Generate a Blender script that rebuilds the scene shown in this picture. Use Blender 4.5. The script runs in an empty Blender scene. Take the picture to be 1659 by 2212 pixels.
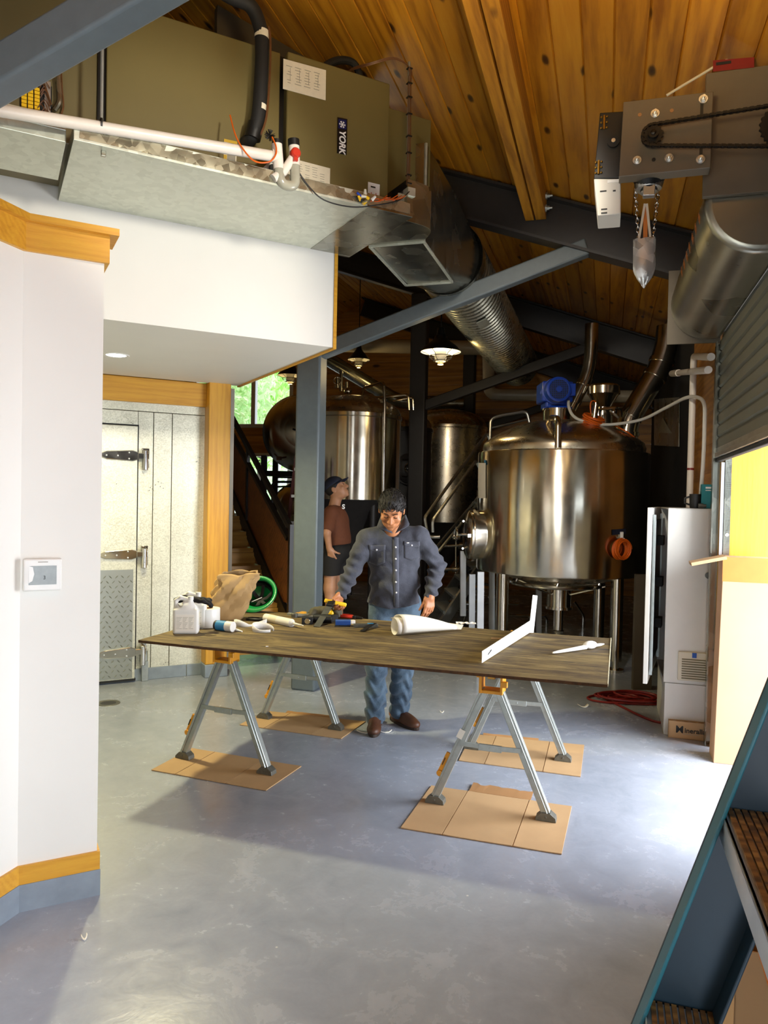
import bpy, bmesh, math, random
import numpy as np
from mathutils import Vector, Matrix, Euler
R_ = math.radians
random.seed(7)
scn = bpy.context.scene
COL = scn.collection

# ------------------------------------------------------------------ camera
EYE = 1.63
FPX, CX, CY = 1600.0, 829.5, 1106.0
PITCH, ROLL = -0.0213, 0.0205
cam_d = bpy.data.cameras.new('camera')
cam_d.sensor_fit = 'VERTICAL'
cam_d.sensor_height = 36.0
cam_d.lens = FPX / 2212.0 * 36.0
cam_d.clip_start = 0.05
cam = bpy.data.objects.new('camera', cam_d)
COL.objects.link(cam)
_f = Vector((0, math.cos(PITCH), math.sin(PITCH)))
_r0 = Vector((1, 0, 0))
_u0 = _r0.cross(_f)
_r = _r0 * math.cos(ROLL) + _u0 * math.sin(ROLL)
_u = _r.cross(_f)
CAMR = Matrix((_r, _u, -_f)).transposed()
cam.matrix_world = Matrix.Translation((0, 0, EYE)) @ CAMR.to_4x4()
scn.camera = cam

# ------------------------------------------------------------------ light and exposure
scn.view_settings.view_transform = 'Standard'
scn.view_settings.look = 'None'
scn.view_settings.gamma = 1.0
scn.view_settings.use_curve_mapping = False
scn.view_settings.exposure = 0.45
try:
    scn.cycles.max_bounces = 8
    scn.cycles.diffuse_bounces = 4
    scn.cycles.glossy_bounces = 5
    scn.cycles.transmission_bounces = 6
    scn.cycles.caustics_reflective = False
    scn.cycles.caustics_refractive = False
    scn.cycles.sample_clamp_indirect = 6.0
    scn.cycles.use_denoising = True
except Exception:
    pass

# main building frame: t to the right (towards the roller door wall), s away
TH = R_(16.7)
RZM = -TH
PV = Vector((math.cos(TH), -math.sin(TH), 0)); DV = Vector((math.sin(TH), math.cos(TH), 0))
# cooler frame, turned 45 degrees: a to the right and away, b away and left
TA = R_(28.3)
RZA = TA
AV = Vector((math.cos(TA), math.sin(TA), 0)); BV = Vector((-math.sin(TA), math.cos(TA), 0))
def MW(t, s, z=0.0): return PV * t + DV * s + Vector((0, 0, z))
def AW(a, b, z=0.0): return AV * a + BV * b + Vector((0, 0, z))
def toM(p): return Vector((p.dot(PV), p.dot(DV), p.z))
def toA(p): return Vector((p.dot(AV), p.dot(BV), p.z))
def ray(u, v): return CAMR @ Vector(((u - CX) / FPX, -(v - CY) / FPX, -1.0))
def pz(u, v, z=0.0):
    d = ray(u, v); k = (z - EYE) / d.z
    return Vector((d.x * k, d.y * k, z))
def pd(u, v, y):
    d = ray(u, v); k = y / d.y
    return Vector((d.x * k, y, EYE + d.z * k))
def pn(u, v, n, c):
    d = ray(u, v); k = c / d.dot(n)
    return Vector((d.x * k, d.y * k, EYE + d.z * k))
def pt(u, v, t): return pn(u, v, PV, t)
def ps(u, v, s): return pn(u, v, DV, s)
def pa(u, v, a): return pn(u, v, AV, a)
def pb(u, v, b): return pn(u, v, BV, b)

world = bpy.data.worlds.new('daylight')
scn.world = world
world.use_nodes = True
wb = world.node_tree.nodes['Background']
wb.inputs[0].default_value = (0.72, 0.84, 1.0, 1)
wb.inputs[1].default_value = 2.2

def light(name, kind, loc, energy, color, size=0.1, direction=None, size_y=None, spot=None):
    l = bpy.data.lights.new(name, kind)
    l.energy = energy; l.color = color
    if kind == 'AREA':
        l.size = size
        if size_y: l.shape = 'RECTANGLE'; l.size_y = size_y
    elif kind == 'SUN': l.angle = size
    else: l.shadow_soft_size = size
    if spot: l.spot_size = spot; l.spot_blend = 0.6
    o = bpy.data.objects.new(name, l)
    COL.objects.link(o)
    o.location = loc
    if direction is not None:
        o.rotation_euler = Vector(direction).normalized().to_track_quat('-Z', 'Y').to_euler()
    return o
BS0 = 4.44
DAY = (0.90, 0.93, 1.0); WARM = (1.0, 0.72, 0.30); NEUT = (1.0, 0.90, 0.52)
def zrot(v, deg):
    return Matrix.Rotation(R_(deg), 3, 'Z') @ v
sun_dir = -PV * math.cos(R_(66)) + DV * 0.16 - Vector((0, 0, math.sin(R_(66))))
light('sun', 'SUN', (6, 0, 8), 2.4, (1.0, 0.92, 0.80), R_(14), sun_dir)
# daylight entering by the roller door, plus two added fills through invented unseen openings
light('daylight_roller_door', 'AREA', MW(2.3, 4.1, 1.25), 290, DAY, 2.8, -PV, 2.4)
light('added_side_fill', 'AREA', MW(1.05, -0.40, 1.30), 88, (0.86, 0.91, 1.0), 1.6, -PV, 2.4)
light('added_front_fill', 'AREA', MW(-0.5, -3.25, 1.2), 18, (1.0, 0.94, 0.80), 1.4, DV, 2.2)
# lamps: warm uplight on the boards, the recessed light under the soffit, the barn lamps further back
light('bay_lamp', 'SPOT', MW(-0.15, 1.4, 2.70), 165, WARM, 0.12, (0.1, 0.1, 1), spot=R_(150))
light('soffit_lamp', 'SPOT', AW(0.98, 4.95, 2.55), 150, NEUT, 0.06, (0, 0, -1), spot=R_(150))
light('added_fill_spot', 'SPOT', MW(0.05, 1.9, 3.30), 150, (1.0, 0.93, 0.80), 0.10, AW(0.75, BS0, 2.85) - MW(0.05, 1.9, 3.30), spot=R_(48))  # unseen spot added to brighten the soffit front
light('added_fill_spot', 'SPOT', MW(-0.55, 2.3, 3.35), 170, (1.0, 0.92, 0.78), 0.10, pd(1215, 1000, 7.0) - MW(-0.55, 2.3, 3.35), spot=R_(46))  # unseen spot added to brighten the mash tun and its motor
for _u, _v, _d in ((952, 775, 7.5), (775, 785, 12.0), (627, 820, 11.0)):
    light('barn_lamp_and_fill', 'POINT', pd(_u, _v, _d) - Vector((0, 0, 0.10)), 9 if _d < 9 else 4, WARM, 0.06)  # the two far lamps hang unlit; their weak points are added fill

# ------------------------------------------------------------------ mesh helpers
class MB:
    def __init__(self): self.bm = bmesh.new()
    def vf(self, verts, faces):
        vs = [self.bm.verts.new(v) for v in verts]
        for f in faces:
            try: self.bm.faces.new([vs[i] for i in f])
            except ValueError: pass
        return self
    def box(self, c, d, rot=None):
        c = Vector(c); hx, hy, hz = d[0] / 2, d[1] / 2, d[2] / 2
        vs = [Vector((x, y, z)) for x in (-hx, hx) for y in (-hy, hy) for z in (-hz, hz)]
        if rot is not None:
            m = rot if isinstance(rot, Matrix) else Euler(rot).to_matrix()
            vs = [m @ v for v in vs]
        return self.vf([v + c for v in vs], [(0, 1, 3, 2), (4, 6, 7, 5), (0, 4, 5, 1), (2, 3, 7, 6), (0, 2, 6, 4), (1, 5, 7, 3)])
    def lim(self, x0, x1, y0, y1, z0, z1):
        return self.box(((x0 + x1) / 2, (y0 + y1) / 2, (z0 + z1) / 2), (abs(x1 - x0), abs(y1 - y0), abs(z1 - z0)))
    def bar(self, p, q, w, h, up=(0, 0, 1)):
        p = Vector(p); q = Vector(q); d = (q - p); L = d.length; d.normalize()
        x = d.cross(Vector(up))
        if x.length < 1e-4: x = d.cross(Vector((1, 0, 0)))
        x.normalize(); z = x.cross(d)
        return self.box((p + q) / 2, (w, L, h), Matrix((x, d, z)).transposed())
    def rings(self, rings, caps=True, closed=False):
        n = len(rings[0]); vs = []; fs = []
        for r in rings: vs += list(r)
        m = len(rings)
        for i in range(m if closed else m - 1):
            a = i * n; b = ((i + 1) % m) * n
            for k in range(n):
                k2 = (k + 1) % n
                fs.append((a + k, a + k2, b + k2, b + k))
        if caps and not closed:
            fs.append(tuple(reversed(range(n)))); fs.append(tuple((m - 1) * n + k for k in range(n)))
        return self.vf(vs, fs)
    def tube(self, pts, r, n=10, caps=True, closed=False, flat=None):
        pts = [Vector(p) for p in pts]; m = len(pts)
        rs = r if isinstance(r, (list, tuple)) else [r] * m
        tang = []
        for i in range(m):
            a = pts[i - 1] if (i > 0 or closed) else pts[i]
            b = pts[(i + 1) % m] if (i < m - 1 or closed) else pts[i]
            t = b - a
            tang.append(t.normalized() if t.length > 1e-9 else Vector((0, 0, 1)))
        ref = Vector((0, 0, 1)) if abs(tang[0].z) < 0.9 else Vector((1, 0, 0))
        x = tang[0].cross(ref).normalized(); rings = []
        for i in range(m):
            t = tang[i]; x = (x - t * x.dot(t))
            if x.length < 1e-6: x = t.cross(Vector((1, 0, 0.3)))
            x.normalize(); y = t.cross(x)
            k1, k2 = (1, 1) if flat is None else flat
            rings.append([pts[i] + x * (math.cos(2 * math.pi * k / n) * rs[i] * k1) + y * (math.sin(2 * math.pi * k / n) * rs[i] * k2) for k in range(n)])
        return self.rings(rings, caps, closed)
    def cyl(self, p, q, r, r2=None, n=24, caps=True):
        return self.tube([p, q], [r, r if r2 is None else r2], n, caps)
    def lathe(self, prof, n=40, c=(0, 0, 0), m=None, a0=0.0, a1=None):
        c = Vector(c); rings = []
        full = a1 is None
        k_n = n if full else n + 1
        for (r, z) in prof:
            ring = []
            for k in range(k_n):
                a = a0 + (2 * math.pi if full else (a1 - a0)) * k / n
                v = Vector((r * math.cos(a), r * math.sin(a), z))
                if m is not None: v = m @ v
                ring.append(v + c)
            rings.append(ring)
        vs = [v for r in rings for v in r]; fs = []
        for i in range(len(rings) - 1):
            for k in range(n):
                k2 = (k + 1) % k_n
                fs.append((i * k_n + k, i * k_n + k2, (i + 1) * k_n + k2, (i + 1) * k_n + k))
        self.vf(vs, fs)
        bmesh.ops.remove_doubles(self.bm, verts=self.bm.verts[:], dist=1e-5)
        return self
    def prism(self, poly, vec, base=None):
        vec = Vector(vec); P = [Vector(p) for p in poly]; n = len(P)
        vs = P + [p + vec for p in P]
        fs = [tuple(reversed(range(n))), tuple(range(n, 2 * n))] + [(k, (k + 1) % n, n + (k + 1) % n, n + k) for k in range(n)]
        return self.vf(vs, fs)
    def surf(self, f, nu, nv, cu=False, thick=None):
        vs = [Vector(f(i / nu, j / nv)) for i in range(nu + (0 if cu else 1)) for j in range(nv + 1)]
        m = nu + (0 if cu else 1); fs = []
        for i in range(nu):
            i2 = (i + 1) % m
            for j in range(nv):
                fs.append((i * (nv + 1) + j, i2 * (nv + 1) + j, i2 * (nv + 1) + j + 1, i * (nv + 1) + j + 1))
        return self.vf(vs, fs)
    def ball(self, c, r, n=14, rot=None):
        r = (r, r, r) if not isinstance(r, (tuple, list)) else r
        m = Matrix.Identity(3) if rot is None else (rot if isinstance(rot, Matrix) else Euler(rot).to_matrix())
        c = Vector(c); vs = []; fs = []; h = max(4, n // 2)
        for i in range(h + 1):
            ph = math.pi * i / h
            for k in range(n):
                a = 2 * math.pi * k / n
                vs.append(c + m @ Vector((r[0] * math.sin(ph) * math.cos(a), r[1] * math.sin(ph) * math.sin(a), r[2] * math.cos(ph))))
        for i in range(h):
            for k in range(n):
                fs.append((i * n + k, (i + 1) * n + k, (i + 1) * n + (k + 1) % n, i * n + (k + 1) % n))
        self.vf(vs, fs)
        bmesh.ops.remove_doubles(self.bm, verts=self.bm.verts[:], dist=1e-6)
        return self
    def build(self, name, material, parent=None, loc=(0, 0, 0), rz=0.0, smooth=True, bevel=0.0, segs=2, thick=0.0, sharp=35, sub=0):
        bmesh.ops.recalc_face_normals(self.bm, faces=self.bm.faces[:])
        me = bpy.data.meshes.new(name); self.bm.to_mesh(me); self.bm.free()
        return link(name, me, material, parent, loc, rz, smooth, bevel, segs, thick, sharp, sub)

def link(name, me, material, parent=None, loc=(0, 0, 0), rz=0.0, smooth=True, bevel=0.0, segs=2, thick=0.0, sharp=35, sub=0):
    o = bpy.data.objects.new(name, me); COL.objects.link(o)
    if material is not None: me.materials.append(material)
    o.location = loc
    o.rotation_euler = (0, 0, rz) if not isinstance(rz, (tuple, list, Euler)) else rz
    if parent is not None: o.parent = parent
    if smooth and len(me.polygons):
        me.polygons.foreach_set('use_smooth', [True] * len(me.polygons))
        try: me.set_sharp_from_angle(angle=R_(sharp))
        except Exception: pass
    if thick:
        m = o.modifiers.new('solid', 'SOLIDIFY'); m.thickness = thick; m.offset = 0
    if bevel:
        m = o.modifiers.new('bevel', 'BEVEL'); m.width = bevel; m.segments = segs; m.limit_method = 'ANGLE'; m.angle_limit = R_(40)
    if sub:
        m = o.modifiers.new('sub', 'SUBSURF'); m.levels = sub; m.render_levels = sub
    return o

def tag(o, label, cat, group=None, kind=None):
    o['label'] = label; o['category'] = cat
    if group: o['group'] = group
    if kind: o['kind'] = kind
    return o
def thing(name, label, cat, loc=(0, 0, 0), rz=0.0, group=None, kind=None):
    o = bpy.data.objects.new(name, None); COL.objects.link(o)
    o.empty_display_size = 0.05
    o.location = loc
    o.rotation_euler = (0, 0, rz) if not isinstance(rz, (tuple, list, Euler)) else rz
    return tag(o, label, cat, group, kind)
def struct(o, label=None, cat=None):
    o['kind'] = 'structure'
    if label: o['label'] = label
    if cat: o['category'] = cat
    return o
def copy_tree(o, parent=None):
    c = o.copy(); COL.objects.link(c)
    if parent is not None: c.parent = parent
    for ch in list(o.children): copy_tree(ch, c)
    return c
def L(root):
    """world point -> local point of a root placed by location and rotation"""
    m = (Matrix.Translation(root.location) @ root.rotation_euler.to_matrix().to_4x4()).inverted()
    return lambda p: m @ Vector(p)
def rounded(pts, r, n=5):
    """polyline with filleted corners"""
    P = [Vector(p) for p in pts]; out = [P[0]]
    for i in range(1, len(P) - 1):
        a = (P[i - 1] - P[i]); b = (P[i + 1] - P[i])
        k = min(r, a.length * 0.49, b.length * 0.49)
        p0 = P[i] + a.normalized() * k; p1 = P[i] + b.normalized() * k
        for j in range(n + 1):
            q = j / n
            out.append(p0 * (1 - q) ** 2 + P[i] * 2 * q * (1 - q) + p1 * q * q)
    out.append(P[-1]); return out
def spline(pts, n=8):
    P = [Vector(p) for p in pts]; Q = [P[0]] + P + [P[-1]]; out = []
    for i in range(1, len(Q) - 2):
        for j in range(n):
            t = j / n
            out.append(0.5 * ((2 * Q[i]) + (Q[i + 1] - Q[i - 1]) * t + (2 * Q[i - 1] - 5 * Q[i] + 4 * Q[i + 1] - Q[i + 2]) * t * t + (3 * Q[i] - Q[i - 1] - 3 * Q[i + 1] + Q[i + 2]) * t ** 3))
    out.append(P[-1]); return out
def text(name, body, size, m4, material, parent, depth=0.0006, bold=0.0, shear=0.0, align='CENTER', sx=1.0):
    cu = bpy.data.curves.new(name, 'FONT'); cu.body = body; cu.size = size; cu.extrude = depth
    cu.offset = bold; cu.shear = shear; cu.align_x = align; cu.align_y = 'CENTER'
    t = bpy.data.objects.new(name + '_tmp', cu); COL.objects.link(t)
    me = bpy.data.meshes.new_from_object(t.evaluated_get(bpy.context.evaluated_depsgraph_get()))
    bpy.data.objects.remove(t); bpy.data.curves.remove(cu)
    me.transform(m4 @ Matrix.Diagonal((sx, 1, 1, 1)))
    return link(name, me, material, parent, smooth=False)

# ------------------------------------------------------------------ implicit bodies (people, cloth, soft things)
def nz(X, Y, Z, f, seed=0):
    rr = np.random.RandomState(seed); out = 0
    for k in range(6):
        d = rr.normal(size=3); d /= np.linalg.norm(d); w = f * (0.6 + 0.9 * rr.rand())
        out = out + np.sin((X * d[0] + Y * d[1] + Z * d[2]) * w + rr.rand() * 6.28)
    return out / 6.0
class SDF:
    def __init__(self, lo, hi, h):
        self.lo = np.array(lo, float); self.h = h
        self.n = np.maximum(4, np.ceil((np.array(hi, float) - self.lo) / h).astype(int) + 1)
        self.D = np.full(self.n, 1.0, np.float32)
    def _slice(self, lo, hi, pad):
        i0 = np.maximum(0, np.floor((np.array(lo) - pad - self.lo) / self.h).astype(int))
        i1 = np.minimum(self.n, np.ceil((np.array(hi) + pad - self.lo) / self.h).astype(int) + 1)
        if np.any(i1 <= i0): return None
        sl = tuple(slice(a, b) for a, b in zip(i0, i1))
        ax = [self.lo[k] + self.h * np.arange(i0[k], i1[k]) for k in range(3)]
        X, Y, Z = np.meshgrid(*ax, indexing='ij', sparse=True)
        return sl, X, Y, Z
    def put(self, d, sl, k, cut=False):
        A = self.D[sl]
        if cut: A2 = -A; B = d
        else: A2, B = A, d
        if k > 0:
            hh = np.clip(0.5 + 0.5 * (A2 - B) / k, 0, 1)
            C = A2 * (1 - hh) + B * hh - k * hh * (1 - hh)
        else: C = np.minimum(A2, B)
        self.D[sl] = -C if cut else C
    def cap(self, a, b, ra, rb=None, k=0.02, cut=False, sq=None):
        rb = ra if rb is None else rb; a = np.array(a, float); b = np.array(b, float); m = max(ra, rb)
        s = self._slice(np.minimum(a, b) - m, np.maximum(a, b) + m, k + 3 * self.h)
        if s is None: return self
        sl, X, Y, Z = s; ba = b - a; L2 = max(ba.dot(ba), 1e-12)
        h = np.clip(((X - a[0]) * ba[0] + (Y - a[1]) * ba[1] + (Z - a[2]) * ba[2]) / L2, 0, 1)
        d = np.sqrt((X - a[0] - h * ba[0]) ** 2 + (Y - a[1] - h * ba[1]) ** 2 + (Z - a[2] - h * ba[2]) ** 2) - (ra + h * (rb - ra))
        self.put(d, sl, k, cut); return self
    def chain(self, pts, rs, k=0.02):
        for i in range(len(pts) - 1): self.cap(pts[i], pts[i + 1], rs[i], rs[i + 1], k)
        return self
    def ell(self, c, r, rot=None, k=0.02, cut=False):
        c = np.array(c, float); r = np.array(r, float); m = r.max()
        s = self._slice(c - m, c + m, k + 3 * self.h)
        if s is None: return self
        sl, X, Y, Z = s; x, y, z = X - c[0], Y - c[1], Z - c[2]
        if rot is not None:
            Rm = np.array(rot if isinstance(rot, Matrix) else Euler(rot).to_matrix())
            x, y, z = (Rm[0, 0] * x + Rm[1, 0] * y + Rm[2, 0] * z, Rm[0, 1] * x + Rm[1, 1] * y + Rm[2, 1] * z, Rm[0, 2] * x + Rm[1, 2] * y + Rm[2, 2] * z)
        k0 = np.sqrt((x / r[0]) ** 2 + (y / r[1]) ** 2 + (z / r[2]) ** 2)
        k1 = np.sqrt((x / r[0] ** 2) ** 2 + (y / r[1] ** 2) ** 2 + (z / r[2] ** 2) ** 2) + 1e-9
        self.put(k0 * (k0 - 1) / k1, sl, k, cut); return self
    def rbox(self, c, d, rnd=0.01, rot=None, k=0.0, cut=False):
        c = np.array(c, float); d = np.array(d, float) / 2 - rnd; m = np.linalg.norm(d) + rnd
        s = self._slice(c - m, c + m, k + 3 * self.h)
        if s is None: return self
        sl, X, Y, Z = s; x, y, z = X - c[0], Y - c[1], Z - c[2]
        if rot is not None:
            Rm = np.array(rot if isinstance(rot, Matrix) else Euler(rot).to_matrix())
            x, y, z = (Rm[0, 0] * x + Rm[1, 0] * y + Rm[2, 0] * z, Rm[0, 1] * x + Rm[1, 1] * y + Rm[2, 1] * z, Rm[0, 2] * x + Rm[1, 2] * y + Rm[2, 2] * z)
        x, y, z = np.abs(x) - d[0], np.abs(y) - d[1], np.abs(z) - d[2]
        dd = np.sqrt(np.maximum(x, 0) ** 2 + np.maximum(y, 0) ** 2 + np.maximum(z, 0) ** 2) + np.minimum(np.maximum(x, np.maximum(y, z)), 0) - rnd
        self.put(dd, sl, k, cut); return self
    def half(self, p, n, k=0.0):
        """keep the side the normal points away from"""
        p = np.array(p, float); n = np.array(n, float); n /= np.linalg.norm(n)
        sl, X, Y, Z = self._slice(self.lo, self.lo + self.h * (self.n - 1), 0)
        d = (X - p[0]) * n[0] + (Y - p[1]) * n[1] + (Z - p[2]) * n[2]
        self.D = np.maximum(self.D, d.astype(np.float32)); return self
    def wrinkle(self, amp, f, seed=1, mask=None):
        sl, X, Y, Z = self._slice(self.lo, self.lo + self.h * (self.n - 1), 0)
        w = amp * nz(X, Y, Z, f, seed)
        if mask is not None: w = w * mask(X, Y, Z)
        self.D = self.D + w.astype(np.float32); return self
    def mesh(self, name):
        D = self.D; ins = D < 0
        n = [k - 1 for k in D.shape]; cnt = np.zeros(n, np.int8)
        cr = [(i, j, k) for i in (0, 1) for j in (0, 1) for k in (0, 1)]
        for i, j, k in cr: cnt += ins[i:i + n[0], j:j + n[1], k:k + n[2]]
        mixed = (cnt > 0) & (cnt < 8); ci = np.argwhere(mixed)
        idx = np.full(n, -1, np.int64); idx[mixed] = np.arange(len(ci))
        pos = np.zeros((len(ci), 3)); num = np.zeros(len(ci))
        for a in cr:
            for ax in range(3):
                if a[ax]: continue
                b = list(a); b[ax] = 1
                va = D[ci[:, 0] + a[0], ci[:, 1] + a[1], ci[:, 2] + a[2]]; vb = D[ci[:, 0] + b[0], ci[:, 1] + b[1], ci[:, 2] + b[2]]
                x = (va < 0) != (vb < 0); t = np.where(x, va / np.where(x, va - vb, 1), 0)
                p = np.tile(np.array(a, float), (len(ci), 1)); p[:, ax] += t
                pos += p * x[:, None]; num += x
        V = self.lo + self.h * (ci + pos / np.maximum(num, 1)[:, None]); Q = []
        for ax in range(3):
            o1, o2 = (ax + 1) % 3, (ax + 2) % 3
            s0 = [slice(1, -1)] * 3; s1 = [slice(1, -1)] * 3
            s0[ax] = slice(0, -1); s1[ax] = slice(1, None)
            A = ins[tuple(s0)]; B = ins[tuple(s1)]; e = np.argwhere(A != B)
            if not len(e): continue
            fl = A[e[:, 0], e[:, 1], e[:, 2]]; base = e.copy(); base[:, o1] += 1; base[:, o2] += 1
            def cell(d1, d2):
                q = base.copy(); q[:, o1] += d1; q[:, o2] += d2
                return idx[q[:, 0], q[:, 1], q[:, 2]]
            q = np.stack([cell(-1, -1), cell(0, -1), cell(0, 0), cell(-1, 0)], 1)
            q[~fl] = q[~fl][:, ::-1]; Q.append(q[(q >= 0).all(1)])
        Q = np.concatenate(Q) if Q else np.zeros((0, 4), int)
        me = bpy.data.meshes.new(name)
        me.vertices.add(len(V)); me.vertices.foreach_set('co', V.ravel())
        me.loops.add(len(Q) * 4); me.loops.foreach_set('vertex_index', Q.ravel())
        me.polygons.add(len(Q)); me.polygons.foreach_set('loop_start', np.arange(len(Q)) * 4)
        me.update(calc_edges=True); me.validate()
        return me
    def build(self, name, material, parent=None, loc=(0, 0, 0), rz=0.0):
        me = self.mesh(name)
        o = link(name, me, material, parent, loc, rz, smooth=True, sharp=80)
        return o

# ------------------------------------------------------------------ materials
def hexc(h):
    h = h.lstrip('#'); c = [int(h[i:i + 2], 16) / 255 for i in (0, 2, 4)]
    return tuple((x / 12.92 if x <= 0.04045 else ((x + 0.055) / 1.055) ** 2.4) for x in c) + (1,)
class NT:
    def __init__(self, name):
        self.m = bpy.data.materials.new(name); self.m.use_nodes = True
        self.t = self.m.node_tree; self.b = self.t.nodes['Principled BSDF']
    def n(self, kind, **kw):
        nd = self.t.nodes.new('ShaderNode' + kind)
        for k, v in kw.items():
            if k.startswith('i_'):
                key = k[2:]; nd.inputs[int(key) if key.isdigit() else key].default_value = v
            else: setattr(nd, k, v)
        return nd
    def l(self, a, b):
        self.t.links.new(a, b); return self
    def coords(self, scale=(1, 1, 1), src='Object'):
        tc = self.n('TexCoord'); mp = self.n('Mapping'); mp.inputs['Scale'].default_value = scale
        self.l(tc.outputs[src], mp.inputs['Vector']); return mp.outputs['Vector']
    def noise(self, vec, scale, detail=4, rough=0.55, dist=0.0):
        nd = self.n('TexNoise'); nd.inputs['Scale'].default_value = scale; nd.inputs['Detail'].default_value = detail
        nd.inputs['Roughness'].default_value = rough; nd.inputs['Distortion'].default_value = dist
        self.l(vec, nd.inputs['Vector']); return nd.outputs['Fac']
    def ramp(self, fac, stops):
        nd = self.n('ValToRGB'); cr = nd.color_ramp
        while len(cr.elements) < len(stops): cr.elements.new(0.5)
        for e, (p, c) in zip(cr.elements, stops): e.position = p; e.color = c if len(c) == 4 else tuple(c) + (1,)
        self.l(fac, nd.inputs['Fac']); return nd.outputs['Color']
    def mix(self, fac, a, b, blend='MIX'):
        nd = self.n('Mix', data_type='RGBA', blend_type=blend)
        for v, s in ((fac, nd.inputs[0]), (a, nd.inputs[6]), (b, nd.inputs[7])):
            if isinstance(v, (float, int, tuple)): s.default_value = v
            else: self.l(v, s)
        return nd.outputs[2]
    def math(self, op, a, b=None, clamp=False):
        nd = self.n('Math', operation=op, use_clamp=clamp)
        for v, s in ((a, nd.inputs[0]), (b, nd.inputs[1])):
            if v is None: continue
            if isinstance(v, (float, int)): s.default_value = v
            else: self.l(v, s)
        return nd.outputs[0]
    def bump(self, h, strength=0.3, dist=0.01):
        nd = self.n('Bump'); nd.inputs['Strength'].default_value = strength; nd.inputs['Distance'].default_value = dist
        self.l(h, nd.inputs['Height']); self.l(nd.outputs['Normal'], self.b.inputs['Normal']); return self
    def set(self, **kw):
        for k, v in kw.items():
            s = self.b.inputs[k.replace('_', ' ')]
            if isinstance(v, (float, int, tuple)): s.default_value = v
            else: self.l(v, s)
        return self
def plain(name, col, rough=0.5, metal=0.0, vary=0.12, scale=12.0, bump=0.0, spec=0.5, coat=0.0):
    t = NT(name); c = hexc(col) if isinstance(col, str) else col
    v = t.coords(); f = t.noise(v, scale, 5)
    d = tuple(x * (1 - vary) for x in c[:3]) + (1,); b = tuple(min(1, x * (1 + vary)) for x in c[:3]) + (1,)
    t.set(Base_Color=t.ramp(f, [(0.3, d), (0.7, b)]), Roughness=rough, Metallic=metal)
    t.b.inputs['Specular IOR Level'].default_value = spec
    if coat: t.b.inputs['Coat Weight'].default_value = coat; t.b.inputs['Coat Roughness'].default_value = 0.15
    if bump: t.bump(t.noise(v, scale * 6, 3), bump, 0.004)
    return t.m
def wood(name, c1, c2, c3, axis='Y', knots=0.5, rough=0.45, grain=1.0, island=0.25, knotc='#3a1d08', coat=0.0, kscale=3.2, bump=0.12, flat=False):
    t = NT(name)
    st = {'X': (0.09, 1, 1), 'Y': (1, 0.09, 1), 'Z': (1, 1, 0.09)}[axis]
    tc = t.n('TexCoord'); geo = t.n('NewGeometry')
    off = t.n('VectorMath', operation='MULTIPLY_ADD'); t.l(geo.outputs['Random Per Island'], off.inputs[0])
    off.inputs[1].default_value = (13.1, 7.7, 5.3); t.l(tc.outputs['Object'], off.inputs[2])
    mp = t.n('Mapping'); mp.inputs['Scale'].default_value = st; t.l(off.outputs[0], mp.inputs['Vector'])
    v = mp.outputs['Vector']
    g1 = t.noise(v, 9 * grain, 6, 0.6, 0.8); g2 = t.noise(v, 70 * grain, 3, 0.6)
    wv = t.n('TexWave', wave_type='RINGS', rings_direction={'X': 'X', 'Y': 'Y', 'Z': 'Z'}[axis]); t.l(v, wv.inputs['Vector'])
    wv.inputs['Scale'].default_value = 7 * grain; wv.inputs['Distortion'].default_value = 7; wv.inputs['Detail'].default_value = 3; wv.inputs['Detail Scale'].default_value = 1.2
    f = t.math('ADD', t.math('MULTIPLY', g1, 0.62), t.math('ADD', t.math('MULTIPLY', wv.outputs['Fac'], 0.13), t.math('MULTIPLY', g2, 0.18)))
    col = t.ramp(f, [(0.30, hexc(c3)), (0.48, hexc(c2)), (0.68, hexc(c1))])
    hv = t.n('HueSaturation'); t.l(col, hv.inputs['Color'])
    t.l(t.math('ADD', t.math('MULTIPLY', geo.outputs['Random Per Island'], island), 1.0 - island * 0.6), hv.inputs['Value'])
    col = hv.outputs['Color']
    if knots:
        ks = {'X': (0.38, 1, 1), 'Y': (1, 0.38, 1), 'Z': (1, 1, 0.38)}[axis]
        ks = (ks[0], ks[1], 0.0) if flat else ks
        mk = t.n('Mapping'); mk.inputs['Scale'].default_value = ks; t.l(off.outputs[0], mk.inputs['Vector'])
        vo = t.n('TexVoronoi'); vo.voronoi_dimensions = '2D' if flat else '3D'; vo.inputs['Scale'].default_value = kscale; t.l(mk.outputs['Vector'], vo.inputs['Vector'])
        kk = t.ramp(t.math('ADD', vo.outputs['Distance'], t.math('MULTIPLY', g2, 0.02)), [(0.02, (1, 1, 1, 1)), (0.055 * knots + 0.03, (0.85, 0.85, 0.85, 1)), (0.085 * knots + 0.05, (0, 0, 0, 1))])
        col = t.mix(kk, col, hexc(knotc))
    t.set(Base_Color=col, Roughness=rough)
    if coat: t.b.inputs['Coat Weight'].default_value = coat; t.b.inputs['Coat Roughness'].default_value = 0.22
    t.bump(g2, bump, 0.004)
    return t.m
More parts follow.
